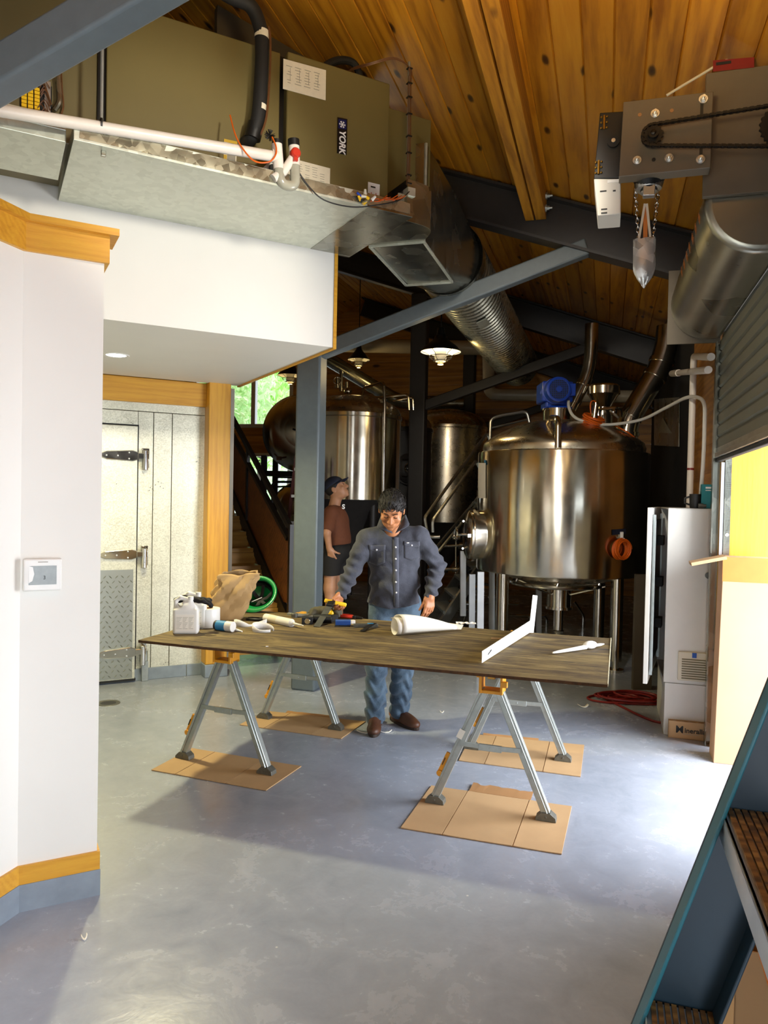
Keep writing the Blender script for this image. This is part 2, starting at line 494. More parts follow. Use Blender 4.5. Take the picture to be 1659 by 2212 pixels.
def steel(name, col=(0.62, 0.57, 0.48, 1), rough=0.16, axis=None, blot=0.0, scale=6, aniso=0.0):
    t = NT(name); v = t.coords()
    t.set(Metallic=1.0)
    f = t.noise(v, scale, 4)
    lo = tuple(x * 0.86 for x in col[:3]) + (1,)
    t.set(Base_Color=t.ramp(f, [(0.35, lo), (0.65, col)]))
    r = t.math('ADD', t.math('MULTIPLY', t.noise(v, scale * 2.3, 5), 0.12 + blot), rough - 0.06 - blot * 0.5)
    t.set(Roughness=r)
    if aniso:
        tg = t.n('Tangent', direction_type='RADIAL', axis='Z'); t.l(tg.outputs[0], t.b.inputs['Tangent']); t.b.inputs['Anisotropic'].default_value = aniso; t.b.inputs['Anisotropic Rotation'].default_value = 0.25
    if axis:
        st = {'X': (1, 60, 60), 'Z': (60, 60, 1)}[axis]
        t.bump(t.noise(t.coords(st), 8, 3), 0.02, 0.002)
    return t.m
def galv(name, c1, c2, rough=0.38, scale=22.0, metal=0.85, bump=0.05):
    t = NT(name); v = t.coords()
    vo = t.n('TexVoronoi'); vo.inputs['Scale'].default_value = scale; t.l(v, vo.inputs['Vector'])
    sp = t.n('SeparateColor'); t.l(vo.outputs['Color'], sp.inputs[0])
    f = t.math('ADD', t.math('MULTIPLY', sp.outputs[0], 0.5), t.math('MULTIPLY', t.noise(v, 5, 5), 0.5))
    t.set(Base_Color=t.ramp(f, [(0.25, hexc(c2)), (0.7, hexc(c1))]), Metallic=metal, Roughness=t.math('ADD', t.math('MULTIPLY', f, 0.18), rough - 0.09))
    if bump: t.bump(f, bump, 0.003)
    return t.m
def glow(name, col, strength):
    t = NT(name); t.set(Base_Color=col, Emission_Color=col); t.b.inputs['Emission Strength'].default_value = strength; return t.m

M = {}
M['ceil'] = wood('pine_ceiling_boards', '#d69a2c', '#c4841f', '#945a13', 'Y', 0.45, 0.40, 1.0, 0.35, '#2e1606', 0.25, 3.4, 0.12, True)
M['purlin'] = wood('pine_timber', '#cf972c', '#b87e20', '#8a5814', 'Y', 0.5, 0.55, 1.3, 0.05, '#4a270c')
M['pineX'] = wood('pine_trim_x', '#dba430', '#d3992a', '#c48820', 'X', 0.35, 0.45, 2.4, 0.08, '#5a2f10', 0.1, 2.0)
M['pineZ'] = wood('pine_trim_z', '#dfa832', '#d69c2b', '#c68a22', 'Z', 0.4, 0.45, 2.0, 0.08, '#5a2f10', 0.1, 2.2)
M['sidingX'] = wood('pine_siding_x', '#c9933f', '#b67d30', '#8c5a20', 'X', 0.55, 0.5, 1.0, 0.35, '#3a1b08', 0.0, 2.4)
M['stairwood'] = wood('stained_board', '#8a4f1e', '#743f17', '#54290e', 'X', 0.4, 0.4, 1.0, 0.12, '#2a1206', 0.15)
M['tread'] = wood('stair_tread_wood', '#c89a4c', '#b4863a', '#8e642a', 'X', 0.2, 0.5)
M['steps'] = wood('ladder_tread_wood', '#9b7a42', '#6b4c22', '#2f2110', 'X', 0.0, 0.6, 2.2)

def floor_mat():
    t = NT('grey_epoxy_floor'); v = t.coords()
    n1 = t.noise(v, 1.3, 8, 0.66, 1.6); n2 = t.noise(v, 7.0, 6, 0.6, 1.0); n3 = t.noise(v, 55, 3)
    f = t.math('ADD', t.math('MULTIPLY', n1, 0.5), t.math('ADD', t.math('MULTIPLY', n2, 0.4), t.math('MULTIPLY', n3, 0.1)))
    col = t.ramp(f, [(0.30, hexc('#8d959f')), (0.52, hexc('#9da4b0')), (0.74, hexc('#b0b6c1'))])
    vo = t.n('TexVoronoi'); vo.inputs['Scale'].default_value = 3.1; t.l(v, vo.inputs['Vector'])
    sp = t.ramp(vo.outputs['Distance'], [(0.012, (1, 1, 1, 1)), (0.02, (0, 0, 0, 1))])
    scuff = t.ramp(t.noise(t.coords((1.0, 3.5, 1)), 11.0, 10, 0.8, 2.0), [(0.56, (0, 0, 0, 1)), (0.74, (0.13, 0.13, 0.13, 1))])
    col = t.mix(scuff, col, hexc('#babdc4')); col = t.mix(sp, col, hexc('#d8d8d4'))
    t.set(Base_Color=col, Roughness=t.ramp(f, [(0.3, (0.15,) * 3), (0.7, (0.34,) * 3)]))
    t.b.inputs['Specular IOR Level'].default_value = 0.55
    t.bump(t.math('ADD', n2, t.math('MULTIPLY', n3, 0.15)), 0.10, 0.01)
    return t.m
M['floor'] = floor_mat()
def ply_mat():
    t = NT('weathered_plywood')
    v = t.coords((0.5, 9, 9)); v2 = t.coords((1.6, 4.5, 4.5)); v3 = t.coords((1.0, 26, 26))
    n1 = t.noise(v, 2.2, 8, 0.7, 1.2); n2 = t.noise(v2, 1.6, 7, 0.68, 0.9); n3 = t.noise(v3, 3.5, 5, 0.6, 0.4)
    f = t.math('ADD', t.math('MULTIPLY', n1, 0.40), t.math('ADD', t.math('MULTIPLY', n2, 0.40), t.math('MULTIPLY', n3, 0.20)))
    col = t.ramp(f, [(0.40, hexc('#241b0c')), (0.475, hexc('#574526')), (0.54, hexc('#746136')), (0.61, hexc('#988455'))])
    cr = t.ramp(t.noise(t.coords((0.9, 15, 15)), 2.0, 5, 0.6, 1.5), [(0.615, (0, 0, 0, 1)), (0.66, (1, 1, 1, 1))])
    col = t.mix(cr, col, hexc('#241c0e'))
    t.set(Base_Color=col, Roughness=0.8); t.bump(f, 0.35, 0.006); return t.m
M['ply'] = ply_mat()
M['ply_edge'] = plain('plywood_edge', '#4a2f16', 0.85, vary=0.4, scale=40)
M['ply_pale'] = plain('pale_plywood_edge', '#c9bf9f', 0.8, vary=0.15, scale=40)
M['white_wall'] = plain('white_wall_paint', '#e9e6dd', 0.55, vary=0.015, scale=3, bump=0.03)
M['grey_wall'] = plain('warm_white_paint', '#d9d6c8', 0.6, vary=0.02, scale=3)
M['dark_wall'] = plain('shade_black_wall', '#15120e', 0.8, vary=0.3, scale=2)  # near-black wall colour stands for the unlit depth of the hall
M['cove'] = plain('blue_grey_cove_base', '#87919a', 0.3, vary=0.14, scale=9, bump=0.08)
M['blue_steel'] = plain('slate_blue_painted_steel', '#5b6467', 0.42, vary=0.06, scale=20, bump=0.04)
M['dark_steel'] = plain('dark_and_shaded_steel', '#2a2726', 0.5, vary=0.1, scale=20, bump=0.03)  # own dark paint on rafters; stands for shade on far frames and tanks
M['black'] = plain('black_plastic', '#121211', 0.45, vary=0.2)
M['black_rubber'] = plain('black_rubber', '#1a1917', 0.7, vary=0.2)
M['black_metal'] = plain('black_metal', '#171513', 0.4, 0.3, vary=0.2)
M['galv'] = galv('galvanised_sheet', '#d6d9c9', '#c6c9b8', 0.40, 30.0, 0.6)
M['galv_dark'] = galv('smooth_galvanised_duct', '#a5a394', '#8a887a', 0.24, 9.0, 0.95)
M['spiral'] = galv('spiral_duct_metal', '#8f8c7c', '#868376', 0.3, 30.0, 0.9, 0.0)
M['cooler'] = galv('embossed_cooler_panel', '#e6e3cd', '#d2cfb8', 0.33, 120.0, 0.65, 0.18)
M['chrome'] = steel('chrome', (0.72, 0.70, 0.66, 1), 0.12)
M['steel'] = steel('stainless_steel', (0.66, 0.60, 0.50, 1), 0.17, 'X', 0.03)
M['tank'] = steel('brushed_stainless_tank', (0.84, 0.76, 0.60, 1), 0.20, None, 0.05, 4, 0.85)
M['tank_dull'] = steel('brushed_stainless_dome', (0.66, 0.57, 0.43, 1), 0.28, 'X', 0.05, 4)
M['alu'] = steel('aluminium', (0.72, 0.73, 0.72, 1), 0.34)
M['zinc'] = plain('zinc_plated_steel', '#aab0ac', 0.38, 0.7, vary=0.1, scale=30)
M['zinc_foot'] = plain('cast_foot', '#6a6a62', 0.45, 0.6, vary=0.2, scale=30)
M['orange'] = plain('orange_yellow_plastic', '#e39a1c', 0.4, vary=0.06)
M['yellow'] = plain('yellow_plastic', '#f2c21a', 0.4, vary=0.05)
M['card'] = plain('cardboard', '#bd9a6e', 0.75, vary=0.06, scale=5, bump=0.04)
M['card_dark'] = plain('cardboard_flap', '#a87c4e', 0.78, vary=0.08, scale=7)
M['carton'] = plain('tan_carton', '#bd9472', 0.7, vary=0.05, scale=3)
M['carton_tape'] = plain('orange_packing_tape', '#c97a3a', 0.3, vary=0.05)
M['paper'] = plain('white_paper', '#f0ebdf', 0.6, vary=0.02)
M['paper_in'] = plain('drawing_paper_inside', '#8f9aa2', 0.6, vary=0.1, scale=20)
M['bag'] = plain('brown_paper', '#a9895a', 0.8, vary=0.08, scale=8, bump=0.08)
M['white_plastic'] = plain('white_plastic', '#e8e6df', 0.35, vary=0.02)
M['cream'] = plain('cream_plastic', '#dcd6c2', 0.4, vary=0.03)
M['pvc'] = plain('white_pvc', '#e6ddd0', 0.32, vary=0.03)
M['pvc_dim'] = plain('dimmed_white_pvc', '#b9ad94', 0.35, vary=0.05)  # white pvc dimmed in colour for the unlit end wall
M['clear'] = plain('cloudy_clear_tube', '#a7a492', 0.15, vary=0.1)
M['red'] = plain('red_plastic', '#c0301c', 0.35, vary=0.08)
M['red_dark'] = plain('red_cord', '#7d1a16', 0.45, vary=0.15)
M['red_paint'] = plain('dark_red_fibreglass', '#4a120e', 0.5, vary=0.15)
M['blue'] = plain('blue_enamel', '#1440a8', 0.35, vary=0.08, coat=0.3)
M['blue_tape'] = plain('blue_foam', '#1f4f9e', 0.6, vary=0.1)
M['cyan'] = plain('light_blue_label', '#2a7fb4', 0.5, vary=0.05)
M['teal_box'] = plain('teal_printed_card', '#147f86', 0.5, vary=0.06)
M['teal'] = plain('teal_painted_fibreglass', '#12505a', 0.38, vary=0.12, scale=6, bump=0.06)
M['teal_dark'] = plain('blue_fibreglass_web', '#08202b', 0.5, vary=0.18, scale=8, bump=0.08)
M['green'] = plain('green_hard_hat', '#12803c', 0.3, vary=0.05, coat=0.3)
M['orange_cord'] = plain('orange_cord', '#d8600f', 0.45, vary=0.08)
M['tan'] = plain('olive_tan_sheet_metal', '#70643a', 0.42, vary=0.04, scale=3)
M['tan2'] = plain('olive_tan_cabinet', '#6a5f3c', 0.42, vary=0.04, scale=3)
M['brown_panel'] = plain('brown_grey_panel', '#4a4030', 0.5, vary=0.15, scale=3)
M['foil'] = galv('foil_tape', '#b5b19a', '#8f8b76', 0.3, 30, 0.8, 0.15)
M['bronze'] = plain('taupe_painted_plate', '#6d6250', 0.45, vary=0.05)
M['hood'] = galv('galvanised_hood', '#b9b6a6', '#a09d8d', 0.3, 3.0, 0.9, 0.0)
M['slat'] = plain('grey_door_slat', '#7c7d70', 0.45, 0.15, vary=0.05, scale=5)
M['cab'] = plain('light_grey_enamel', '#d5d2c8', 0.4, vary=0.02)
M['vent'] = plain('beige_vent', '#cfc6ac', 0.45, vary=0.04)
M['silver_bag'] = galv('silver_film', '#d9d9d6', '#a9a9a5', 0.3, 25, 0.5, 0.6)
M['label'] = plain('printed_label', '#e4dcc4', 0.55, vary=0.04, scale=40)
M['label_yellow'] = plain('yellow_label', '#c9a21e', 0.5, vary=0.1)
M['ink'] = plain('black_ink', '#1c1a18', 0.6, vary=0.1)
M['ink_grey'] = plain('grey_ink', '#9a9484', 0.6, vary=0.1)
M['york_blue'] = plain('dark_blue_badge', '#101a52', 0.35, vary=0.1)
M['badge_black'] = plain('black_badge', '#0d0d12', 0.35, vary=0.1)
M['badge_white'] = plain('white_lettering', '#f2f2ee', 0.4, vary=0.02)
M['copper'] = plain('brown_wire', '#6b4526', 0.45, 0.2, vary=0.15)
M['lamp_black'] = plain('black_enamel_shade', '#0f0f0e', 0.3, vary=0.1)
M['lamp_white'] = plain('white_enamel_inside', '#e9e5da', 0.4, vary=0.02)
M['lens'] = glow('lit_lamp_lens', (1.0, 0.95, 0.82, 1), 9.0)
M['glassy'] = plain('frosted_bulb', '#d8d2c2', 0.2, vary=0.03)
M['brass'] = plain('brass', '#b08a3a', 0.3, 0.8, vary=0.1)
M['lcd'] = plain('grey_display', '#5f655c', 0.2, vary=0.15, scale=30)
M['skin'] = plain('skin', '#b0744c', 0.5, vary=0.10, scale=25, bump=0.04)
M['skin2'] = plain('skin_light', '#b58260', 0.5, vary=0.08, scale=25)
M['hair'] = plain('short_dark_hair', '#120b06', 0.6, vary=0.5, scale=90, bump=0.6)
M['hair_grey'] = plain('greying_hair', '#4a423a', 0.6, vary=0.5, scale=120, bump=0.4)
M['shirt2'] = plain('rust_brown_cotton', '#63351c', 0.85, vary=0.08, scale=30, bump=0.1)
M['navy'] = plain('navy_cotton', '#10162c', 0.75, vary=0.1, scale=30)
M['shorts'] = plain('black_cotton', '#14110f', 0.85, vary=0.15, scale=30)
M['boot'] = plain('worn_brown_leather', '#4a2a16', 0.5, vary=0.3, scale=14, bump=0.1)
M['sole'] = plain('tan_boot_sole', '#2c1c10', 0.7, vary=0.2)
M['glove'] = plain('grey_work_glove', '#55503e', 0.85, vary=0.3, scale=30)
M['button'] = plain('pearl_snap', '#dcdce0', 0.2, 0.3, vary=0.03)
def denim_shirt(name, a, b, f, rough=0.85):
    t = NT(name); v = t.coords()
    n = t.noise(v, 7, 6, 0.6, 0.8); w = t.noise(t.coords((300, 300, 90)), 1.0, 2)
    t.set(Base_Color=t.ramp(t.math('ADD', t.math('MULTIPLY', n, 0.8), t.math('MULTIPLY', w, 0.2)), [(0.36, hexc(a)), (0.66, hexc(b))]), Roughness=rough)
    t.b.inputs['Sheen Weight'].default_value = 0.15
    t.bump(t.math('ADD', t.math('MULTIPLY', t.noise(v, 28, 4, 0.6, 1.5), 1.0), t.math('MULTIPLY', w, 0.1)), f, 0.006); return t.m
M['shirt'] = denim_shirt('grey_blue_denim_shirt', '#2b2d35', '#41434d', 0.55)
M['shirt_seam'] = denim_shirt('faded_shirt_seam', '#3a3c45', '#4b4d57', 0.3)
M['jeans'] = denim_shirt('blue_jeans_denim', '#26394a', '#54697a', 0.6)
def plate_mat():
    t = NT('diamond_tread_plate'); v = t.coords()
    t.set(Base_Color=hexc('#b4b6aa'), Metallic=0.9, Roughness=0.3); return t.m
M['plate'] = plate_mat()
def leaf_mat(name, c1, c2):
    t = NT(name); v = t.coords(); g = t.n('NewGeometry'); out = t.t.nodes['Material Output']
    f = t.math('ADD', t.math('MULTIPLY', t.noise(v, 3, 3), 0.5), t.math('MULTIPLY', g.outputs['Random Per Island'], 0.5))
    c = t.ramp(f, [(0.25, hexc(c1)), (0.7, hexc(c2))]); d = t.n('BsdfDiffuse'); tr = t.n('BsdfTranslucent'); t.l(c, d.inputs[0]); t.l(c, tr.inputs[0])
    mx = t.n('MixShader'); mx.inputs[0].default_value = 0.55; t.l(d.outputs[0], mx.inputs[1]); t.l(tr.outputs[0], mx.inputs[2]); t.l(mx.outputs[0], out.inputs['Surface']); return t.m
M['leaf'] = leaf_mat('sunlit_leaves', '#a3d36c', '#e4f6bc')
M['leaf2'] = leaf_mat('pale_leaves', '#b6dc98', '#eefadc')
M['bark'] = plain('bark', '#4a4034', 0.9, vary=0.3)
def glass_mat():
    t = NT('window_glass'); out = t.t.nodes['Material Output']
    tr = t.n('BsdfTransparent'); gl = t.n('BsdfGlossy'); gl.inputs['Roughness'].default_value = 0.02
    mx = t.n('MixShader'); mx.inputs[0].default_value = 0.06
    t.l(tr.outputs[0], mx.inputs[1]); t.l(gl.outputs[0], mx.inputs[2]); t.l(mx.outputs[0], out.inputs['Surface']); return t.m
M['glass'] = glass_mat()

# ================================================================== the setting
Z0 = 3.7505; SL = 0.35; TR = -4.4
def roof(t): return Z0 - SL * t if t >= TR else Z0 - SL * TR + SL * (t - TR)
S_N, S_F, T_L, T_W = -3.2, 13.4, -9.0, 0.70

b = MB(); b.lim(T_L, 1.0, S_N - 0.2, S_F + 0.2, -0.2, 0.0)
struct(b.build('floor', M['floor'], rz=RZM, smooth=False), 'polished grey epoxy floor')
M['apron'] = plain('pale_concrete', '#c9c3b6', 0.8, vary=0.06, scale=4)
b = MB(); b.lim(1.0, 9.0, -9, 16, -0.22, -0.01); b.lim(-9, 9.0, 13.6, 36, -0.42, -0.2)
struct(b.build('ground', M['apron'], rz=RZM, smooth=False), 'pale sunlit concrete outside the roller door')

def boards(name, t0, t1, w, s0, s1, th=0.03):
    b = MB(); t = t0
    while t < t1 - 1e-4:
        e = min(t + w, t1); g = 0.006
        za, zb = roof(t + 1e-6), roof(e - 1e-6)
        def P(tt, dz): return Vector((tt, s0, za + (zb - za) * (tt - t) / (e - t) + dz))
        b.prism([P(t, th), P(e, th), P(e, 0.010), P(e - g, 0), P(t + g, 0), P(t, 0.010)], (0, s1 - s0, 0))
        t = e
    return b.build(name, M['ceil'], rz=RZM, smooth=False)
c1 = boards('ceiling', TR, 1.72, 0.146, S_N - 0.2, S_F + 0.3)  # boards extended outdoors as an unseen eave, added to stop sun
struct(c1, 'sloping knotty pine board ceiling')
c2 = boards('ceiling', T_L, TR, 0.146, S_N - 0.2, S_F + 0.3)
struct(c2, 'far slope of the pine board ceiling')

# right wall with the roller door and an unseen nearer opening added for fill
def wallbox(lims, name, m, label, rz=RZM):
    b = MB()
    for l in lims: b.lim(*l)
    return struct(b.build(name, m, rz=rz, smooth=False), label)
M['sidingY'] = wood('pine_siding_y', '#c08a3e', '#ad742c', '#84521e', 'Y', 0.55, 0.5, 1.0, 0.35, '#3a1b08', 0.0, 2.4)
DS0, DS1 = 3.46, 5.42
b = MB()
for k in range(17):                                                     # horizontal boards beside the door
    z = k * 0.205
    b.lim(T_W, T_W + 0.025, DS1 + 0.02, 7.0, z, z + 0.203)
struct(b.build('wall_right', M['sidingY'], rz=RZM, smooth=False), 'pine boarded wall beside the roller door')
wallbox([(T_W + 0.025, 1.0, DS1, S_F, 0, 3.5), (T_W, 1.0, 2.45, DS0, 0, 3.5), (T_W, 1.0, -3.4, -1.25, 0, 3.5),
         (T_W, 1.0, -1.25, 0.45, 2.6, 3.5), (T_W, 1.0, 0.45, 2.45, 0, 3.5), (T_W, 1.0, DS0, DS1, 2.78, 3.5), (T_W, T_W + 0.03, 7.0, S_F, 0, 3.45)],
        'wall_right', M['dark_wall'], 'shade-darkened wall behind the mash tun')  # near segments stay dark too, so they bounce little light
b = MB(); b.lim(T_W + 0.02, 1.04, DS1 - 0.025, DS1, 0, 2.7)
b.lim(T_W + 0.02, 1.04, DS1 - 0.05, DS1 - 0.025, 0, 2.7)
struct(b.build('trim_1', M['pineZ'], rz=RZM, smooth=False), 'pine reveal of the roller door opening')
# left partition with a 45 degree end, cap and bases
pc = Vector((-1.385, 2.825, 0)); pe = AW(0.408, 3.143)
tL = toM(pc).x
def plan(pts, z0, z1): 
    pts = [toA(p) for p in pts]; b = MB(); b.prism([Vector((p.x, p.y, z0)) for p in pts], (0, 0, z1 - z0)); return b
near = MW(tL, S_N)
back = AW(0.408, 3.30); back2 = AW(0.02, 3.30); near2 = MW(tL - 0.17, S_N)
struct(plan([near, pc, pe, back, back2, near2], 0, 2.55).build('wall_left', M['white_wall'], rz=RZA, smooth=False), 'white partition wall with angled end')
def off(p, d_m, d_a):          # push out from both faces
    return p
nM = PV.copy(); nA = -BV
def outset(e, z0, z1, name, m, label, ext=0.0):
    # corner of the two faces pushed out by e
    c = pc + 0 * nM
    # solve c' with c'.PV = pc.PV+e and c'.BV = pc.BV-e
    A_ = Matrix(((PV.x, PV.y), (BV.x, BV.y))); r = A_.inverted() @ Vector((pc.dot(PV) + e, pc.dot(BV) - e))
    c = Vector((r.x, r.y, 0))
    return struct(plan([near + PV * e, c, pe - BV * e + AV * ext, pe + AV * ext + BV * 0.15, pe + BV * 0.12, pc + BV * 0.02, near], z0, z1).build(name, m, rz=RZA, smooth=False), label)
outset(0.016, 0.0, 0.105, 'baseboard_left', M['cove'], 'blue grey epoxy cove base under the white partition', 0.012)
outset(0.012, 0.105, 0.176, 'trim_2', M['pineX'], 'pine base trim on the white partition', 0.01)
outset(0.018, 2.53, 2.635, 'trim_3', M['pineX'], 'pine frieze board at the top of the white partition', 0.018)
outset(0.045, 2.635, 2.662, 'trim_4', M['pineX'], 'pine cap on top of the white partition', 0.05)

# walls closing the building
b = MB()
for k in range(38):
    z = k * 0.15
    b.lim(T_L, T_W, S_F + 0.09, S_F + 0.13, z, z + 0.147)
# windows of the far wall
w1a, w1b = toM(ps(420, 780, S_F)), toM(ps(632, 923, S_F))
w2a, w2b = toM(ps(420, 978, S_F)), toM(ps(648, 1120, S_F))
bw = MB()
def holes(b, rects, t0, t1, z0, z1, step, s0, s1):
    z = z0
    while z < z1:
        ze = min(z + step, z1); segs = [(t0, t1)]
        for (ra, rb, rz0, rz1) in rects:
            if ze > rz0 + 0.001 and z < rz1 - 0.001:
                new = []
                for (a, e) in segs:
                    if ra > a: new.append((a, min(e, ra)))
                    if rb < e: new.append((max(a, rb), e))
                segs = [q for q in new if q[1] - q[0] > 0.01]
        for (a, e) in segs: b.lim(a, e, s0, s1, z, ze - 0.003)
        z = ze
R1 = (w1a.x, w1b.x, w1b.z, w1a.z); R2 = (w2a.x, w2b.x, w2b.z, w2a.z)
b.bm.free(); b = MB()
zs = sorted([0.0, R1[2], R1[3], R2[2], R2[3], 5.4])
for za, zb in zip(zs[:-1], zs[1:]):
    n = max(1, round((zb - za) / 0.16)); holes(b, [R1, R2], T_L, T_W, za, zb, (zb - za) / n + 1e-6, S_F, S_F + 0.06)
struct(b.build('wall_back', M['sidingX'], rz=RZM, smooth=False), 'pine boarded end wall behind the tanks')
def window(name, r, mull, label):
    w = MB(); e = 0.07
    for l in ((r[0], r[1], r[2], r[2] + e), (r[0], r[1], r[3] - e, r[3]), (r[0], r[0] + e, r[2], r[3]), (r[1] - e, r[1], r[2], r[3])):
        w.lim(l[0], l[1], S_F - 0.02, S_F + 0.08, l[2], l[3])
    for m_ in mull: w.lim(m_ - 0.045, m_ + 0.045, S_F - 0.02, S_F + 0.08, r[2], r[3])
    o = struct(w.build(name, M['cab'], rz=RZM, smooth=False), label)
    g = MB(); g.lim(r[0] + 0.03, r[1] - 0.03, S_F + 0.028, S_F + 0.034, r[2] + 0.03, r[3] - 0.03)
    g.build('pane', M['glass'], o, smooth=False)
window('window_1', R1, [toM(ps(548, 860, S_F)).x], 'upper window full of sunlit leaves')
window('window_2', R2, [toM(ps(595, 1020, S_F)).x], 'lower window behind the stair guard')
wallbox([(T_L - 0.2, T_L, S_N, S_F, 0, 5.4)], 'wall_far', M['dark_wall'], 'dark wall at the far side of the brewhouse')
wallbox([(T_L, -1.25, S_N - 0.2, S_N, 0, 5.4), (-1.25, 0.25, S_N - 0.2, S_N, 2.35, 5.4), (0.25, 1.0, S_N - 0.2, S_N, 0, 5.0), (1.0, 1.05, S_N - 0.2, S_N, 0, 3.5), (T_L, tL - 0.17, 1.0, 1.15, 0, 5.3)], 'wall_front', M['grey_wall'], 'unseen wall behind with an opening added for fill light')  # opening cut in the unseen wall only to admit fill light

# cooler front, header, post
BC = 6.58
doorL, doorR = 0.62, toA(pb(297, 1000, BC)).x
s1_, s2_, s3_ = toA(pb(331, 1000, BC)).x, toA(pb(371, 1000, BC)).x, toA(pb(450, 1000, BC)).x
zt = 2.31
b = MB()
g = 0.0025
for (a0, a1, z0, z1) in ((-0.6, doorL - 0.01, 0, zt), (doorL, doorR, 2.19, zt), (doorR + g, s1_ - g, 0, zt), (s1_ + g, s2_ - g, 0, zt), (s2_ + g, s3_, 0, zt), (-0.6, s3_, zt + 2 * g, 2.42)):
    b.lim(a0, a1, BC, BC + 0.1, z0, z1)
struct(b.build('wall_cooler', M['cooler'], rz=RZA, smooth=False, bevel=0.002), 'embossed metal front of the walk-in cooler')
wallbox([(-0.6, s3_ + 0.26, BC + 0.1, 9.6, 0, 2.59), (-0.62, -0.6, 4.5, 9.6, 0, 2.6)], 'wall_cooler', M['grey_wall'], 'side of the walk-in cooler beside the stair', RZA)
b = MB(); b.lim(-0.6, toA(pb(402, 1450, BC)).x - 0.002, BC - 0.012, BC, 0, 0.105); b.lim(toA(pb(402, 1450, BC)).x + 0.002, s3_, BC - 0.012, BC, 0, 0.105)
bb = b.build('baseboard_cooler', M['cove'], rz=RZA, smooth=False, bevel=0.004); struct(bb, 'blue grey cove base along the cooler')
BP = 6.44
p0, p1 = toA(pb(450, 1000, BP)).x, toA(pb(497, 1000, BP)).x
b = MB(); b.lim(-0.6, p0, BC - 0.05, BC + 0.02, 2.385, 2.592)
struct(b.build('trim_5', M['pineX'], rz=RZA, bevel=0.004), 'pine header beam above the cooler door')
b = MB(); b.lim(p0, p1, BP, BP + 0.19, 0.115, 2.6)
struct(b.build('trim_6', M['pineZ'], rz=RZA, bevel=0.006), 'square pine post at the cooler corner')
b = MB(); b.lim(p0 - 0.006, p1 + 0.006, BP - 0.012, BP + 0.20, 0, 0.115)
struct(b.build('baseboard_post', M['cove'], rz=RZA, bevel=0.006), 'blue grey cove base under the pine post')

# white soffit, upper wall, end board
AE = 1.985; BS = 4.436
b = MB(); b.lim(-1.6, AE, BS, 6.50, 2.592, 3.3)
struct(b.build('ceiling_soffit', M['white_wall'], rz=RZA, smooth=False), 'white boxed soffit over the cooler door')
b = MB(); b.lim(AE, AE + 0.022, BS - 0.006, 6.52, 2.582, 3.24)
struct(b.build('trim_7', M['pineX'], rz=RZA, smooth=False), 'pine edge board on the end of the soffit')
# upper wall behind the air handler, up to the sloping boards, with a dark opening
b = MB()
def uw(a0, a1, z0=3.3):
    n = 8; top = []
    for i in range(n + 1):
        a = a0 + (a1 - a0) * i / n; p = AW(a, BS + 0.03); top.append(Vector((a, BS + 0.03, roof(toM(p).x) - 0.005)))
    b.prism([Vector((a0, BS + 0.03, z0))] + top + [Vector((a1, BS + 0.03, z0))], (0, 0.06, 0))
o1, o2 = toA(pb(352, 40, BS)).x, toA(pb(472, 40, BS)).x
uw(-1.6, o1); uw(o2, 2.2)
struct(b.build('wall_upper', M['brown_panel'], rz=RZA, smooth=False), 'upper wall behind the air handler')
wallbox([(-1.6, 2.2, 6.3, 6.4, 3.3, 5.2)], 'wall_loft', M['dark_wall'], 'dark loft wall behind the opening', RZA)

# ------------------------------------------------------------------ steel frames
cb = toM(pz(627, 1490)); CT, CS = cb.x, cb.y
CWT, CWS = 0.213, 0.165
BAY = 3.64
def steel_column(k, label, h):
    b = MB(); b.lim(CT, CT + CWT, CS + BAY * k, CS + BAY * k + CWS, 0, h)
    o = b.build('steel_column', M['blue_steel'] if k == 0 else M['dark_steel'], rz=RZM, bevel=0.018, segs=3)  # far columns get a dark colour in place of missing light
    tag(o, label, 'column', 'steel columns'); struct(o); return o
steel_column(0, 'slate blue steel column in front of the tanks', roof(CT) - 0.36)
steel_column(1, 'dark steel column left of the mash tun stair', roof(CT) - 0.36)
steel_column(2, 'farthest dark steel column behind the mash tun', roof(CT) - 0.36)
sb = CS + CWS / 2
q0, q1 = toM(ps(711, 753, sb)), toM(ps(1240, 546, sb))
qd = (q1 - q0)
# bay depth of the nearest frame, from where its brace crosses the view
def _gap(s):
    p = toM(ps(200, 45, s)); q = (p.x - q0.x) / (q1.x - q0.x); return p.z - (q0.z + (q1.z - q0.z) * q)
_a, _b = 1.0, 5.0
for _ in range(60):
    _m = (_a + _b) / 2
    if _gap(_a) * _gap(_m) <= 0: _b = _m
    else: _a = _m
BAYN = _a - sb
def brace(k, label, ext0=0.0, ext1=0.0):
    b = MB(); o = Vector((0, BAY * k if k >= 0 else BAYN, 0)); dd = qd.normalized()
    b.bar(q0 + o - dd * (0.10 + ext0), q1 + o + dd * (0.10 + ext1), 0.10, 0.125)
    ob = b.build('steel_brace', M['blue_steel'] if k < 1 else M['dark_steel'], rz=RZM, bevel=0.012, segs=3)  # far braces darkened in colour, as they stand unlit
    tag(ob, label, 'brace', 'knee braces of the steel frames'); return struct(ob)
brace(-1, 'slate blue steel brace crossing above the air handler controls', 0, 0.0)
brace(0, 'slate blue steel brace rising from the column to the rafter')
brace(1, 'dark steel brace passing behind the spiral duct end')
brace(2, 'farthest dark steel brace near the end wall')
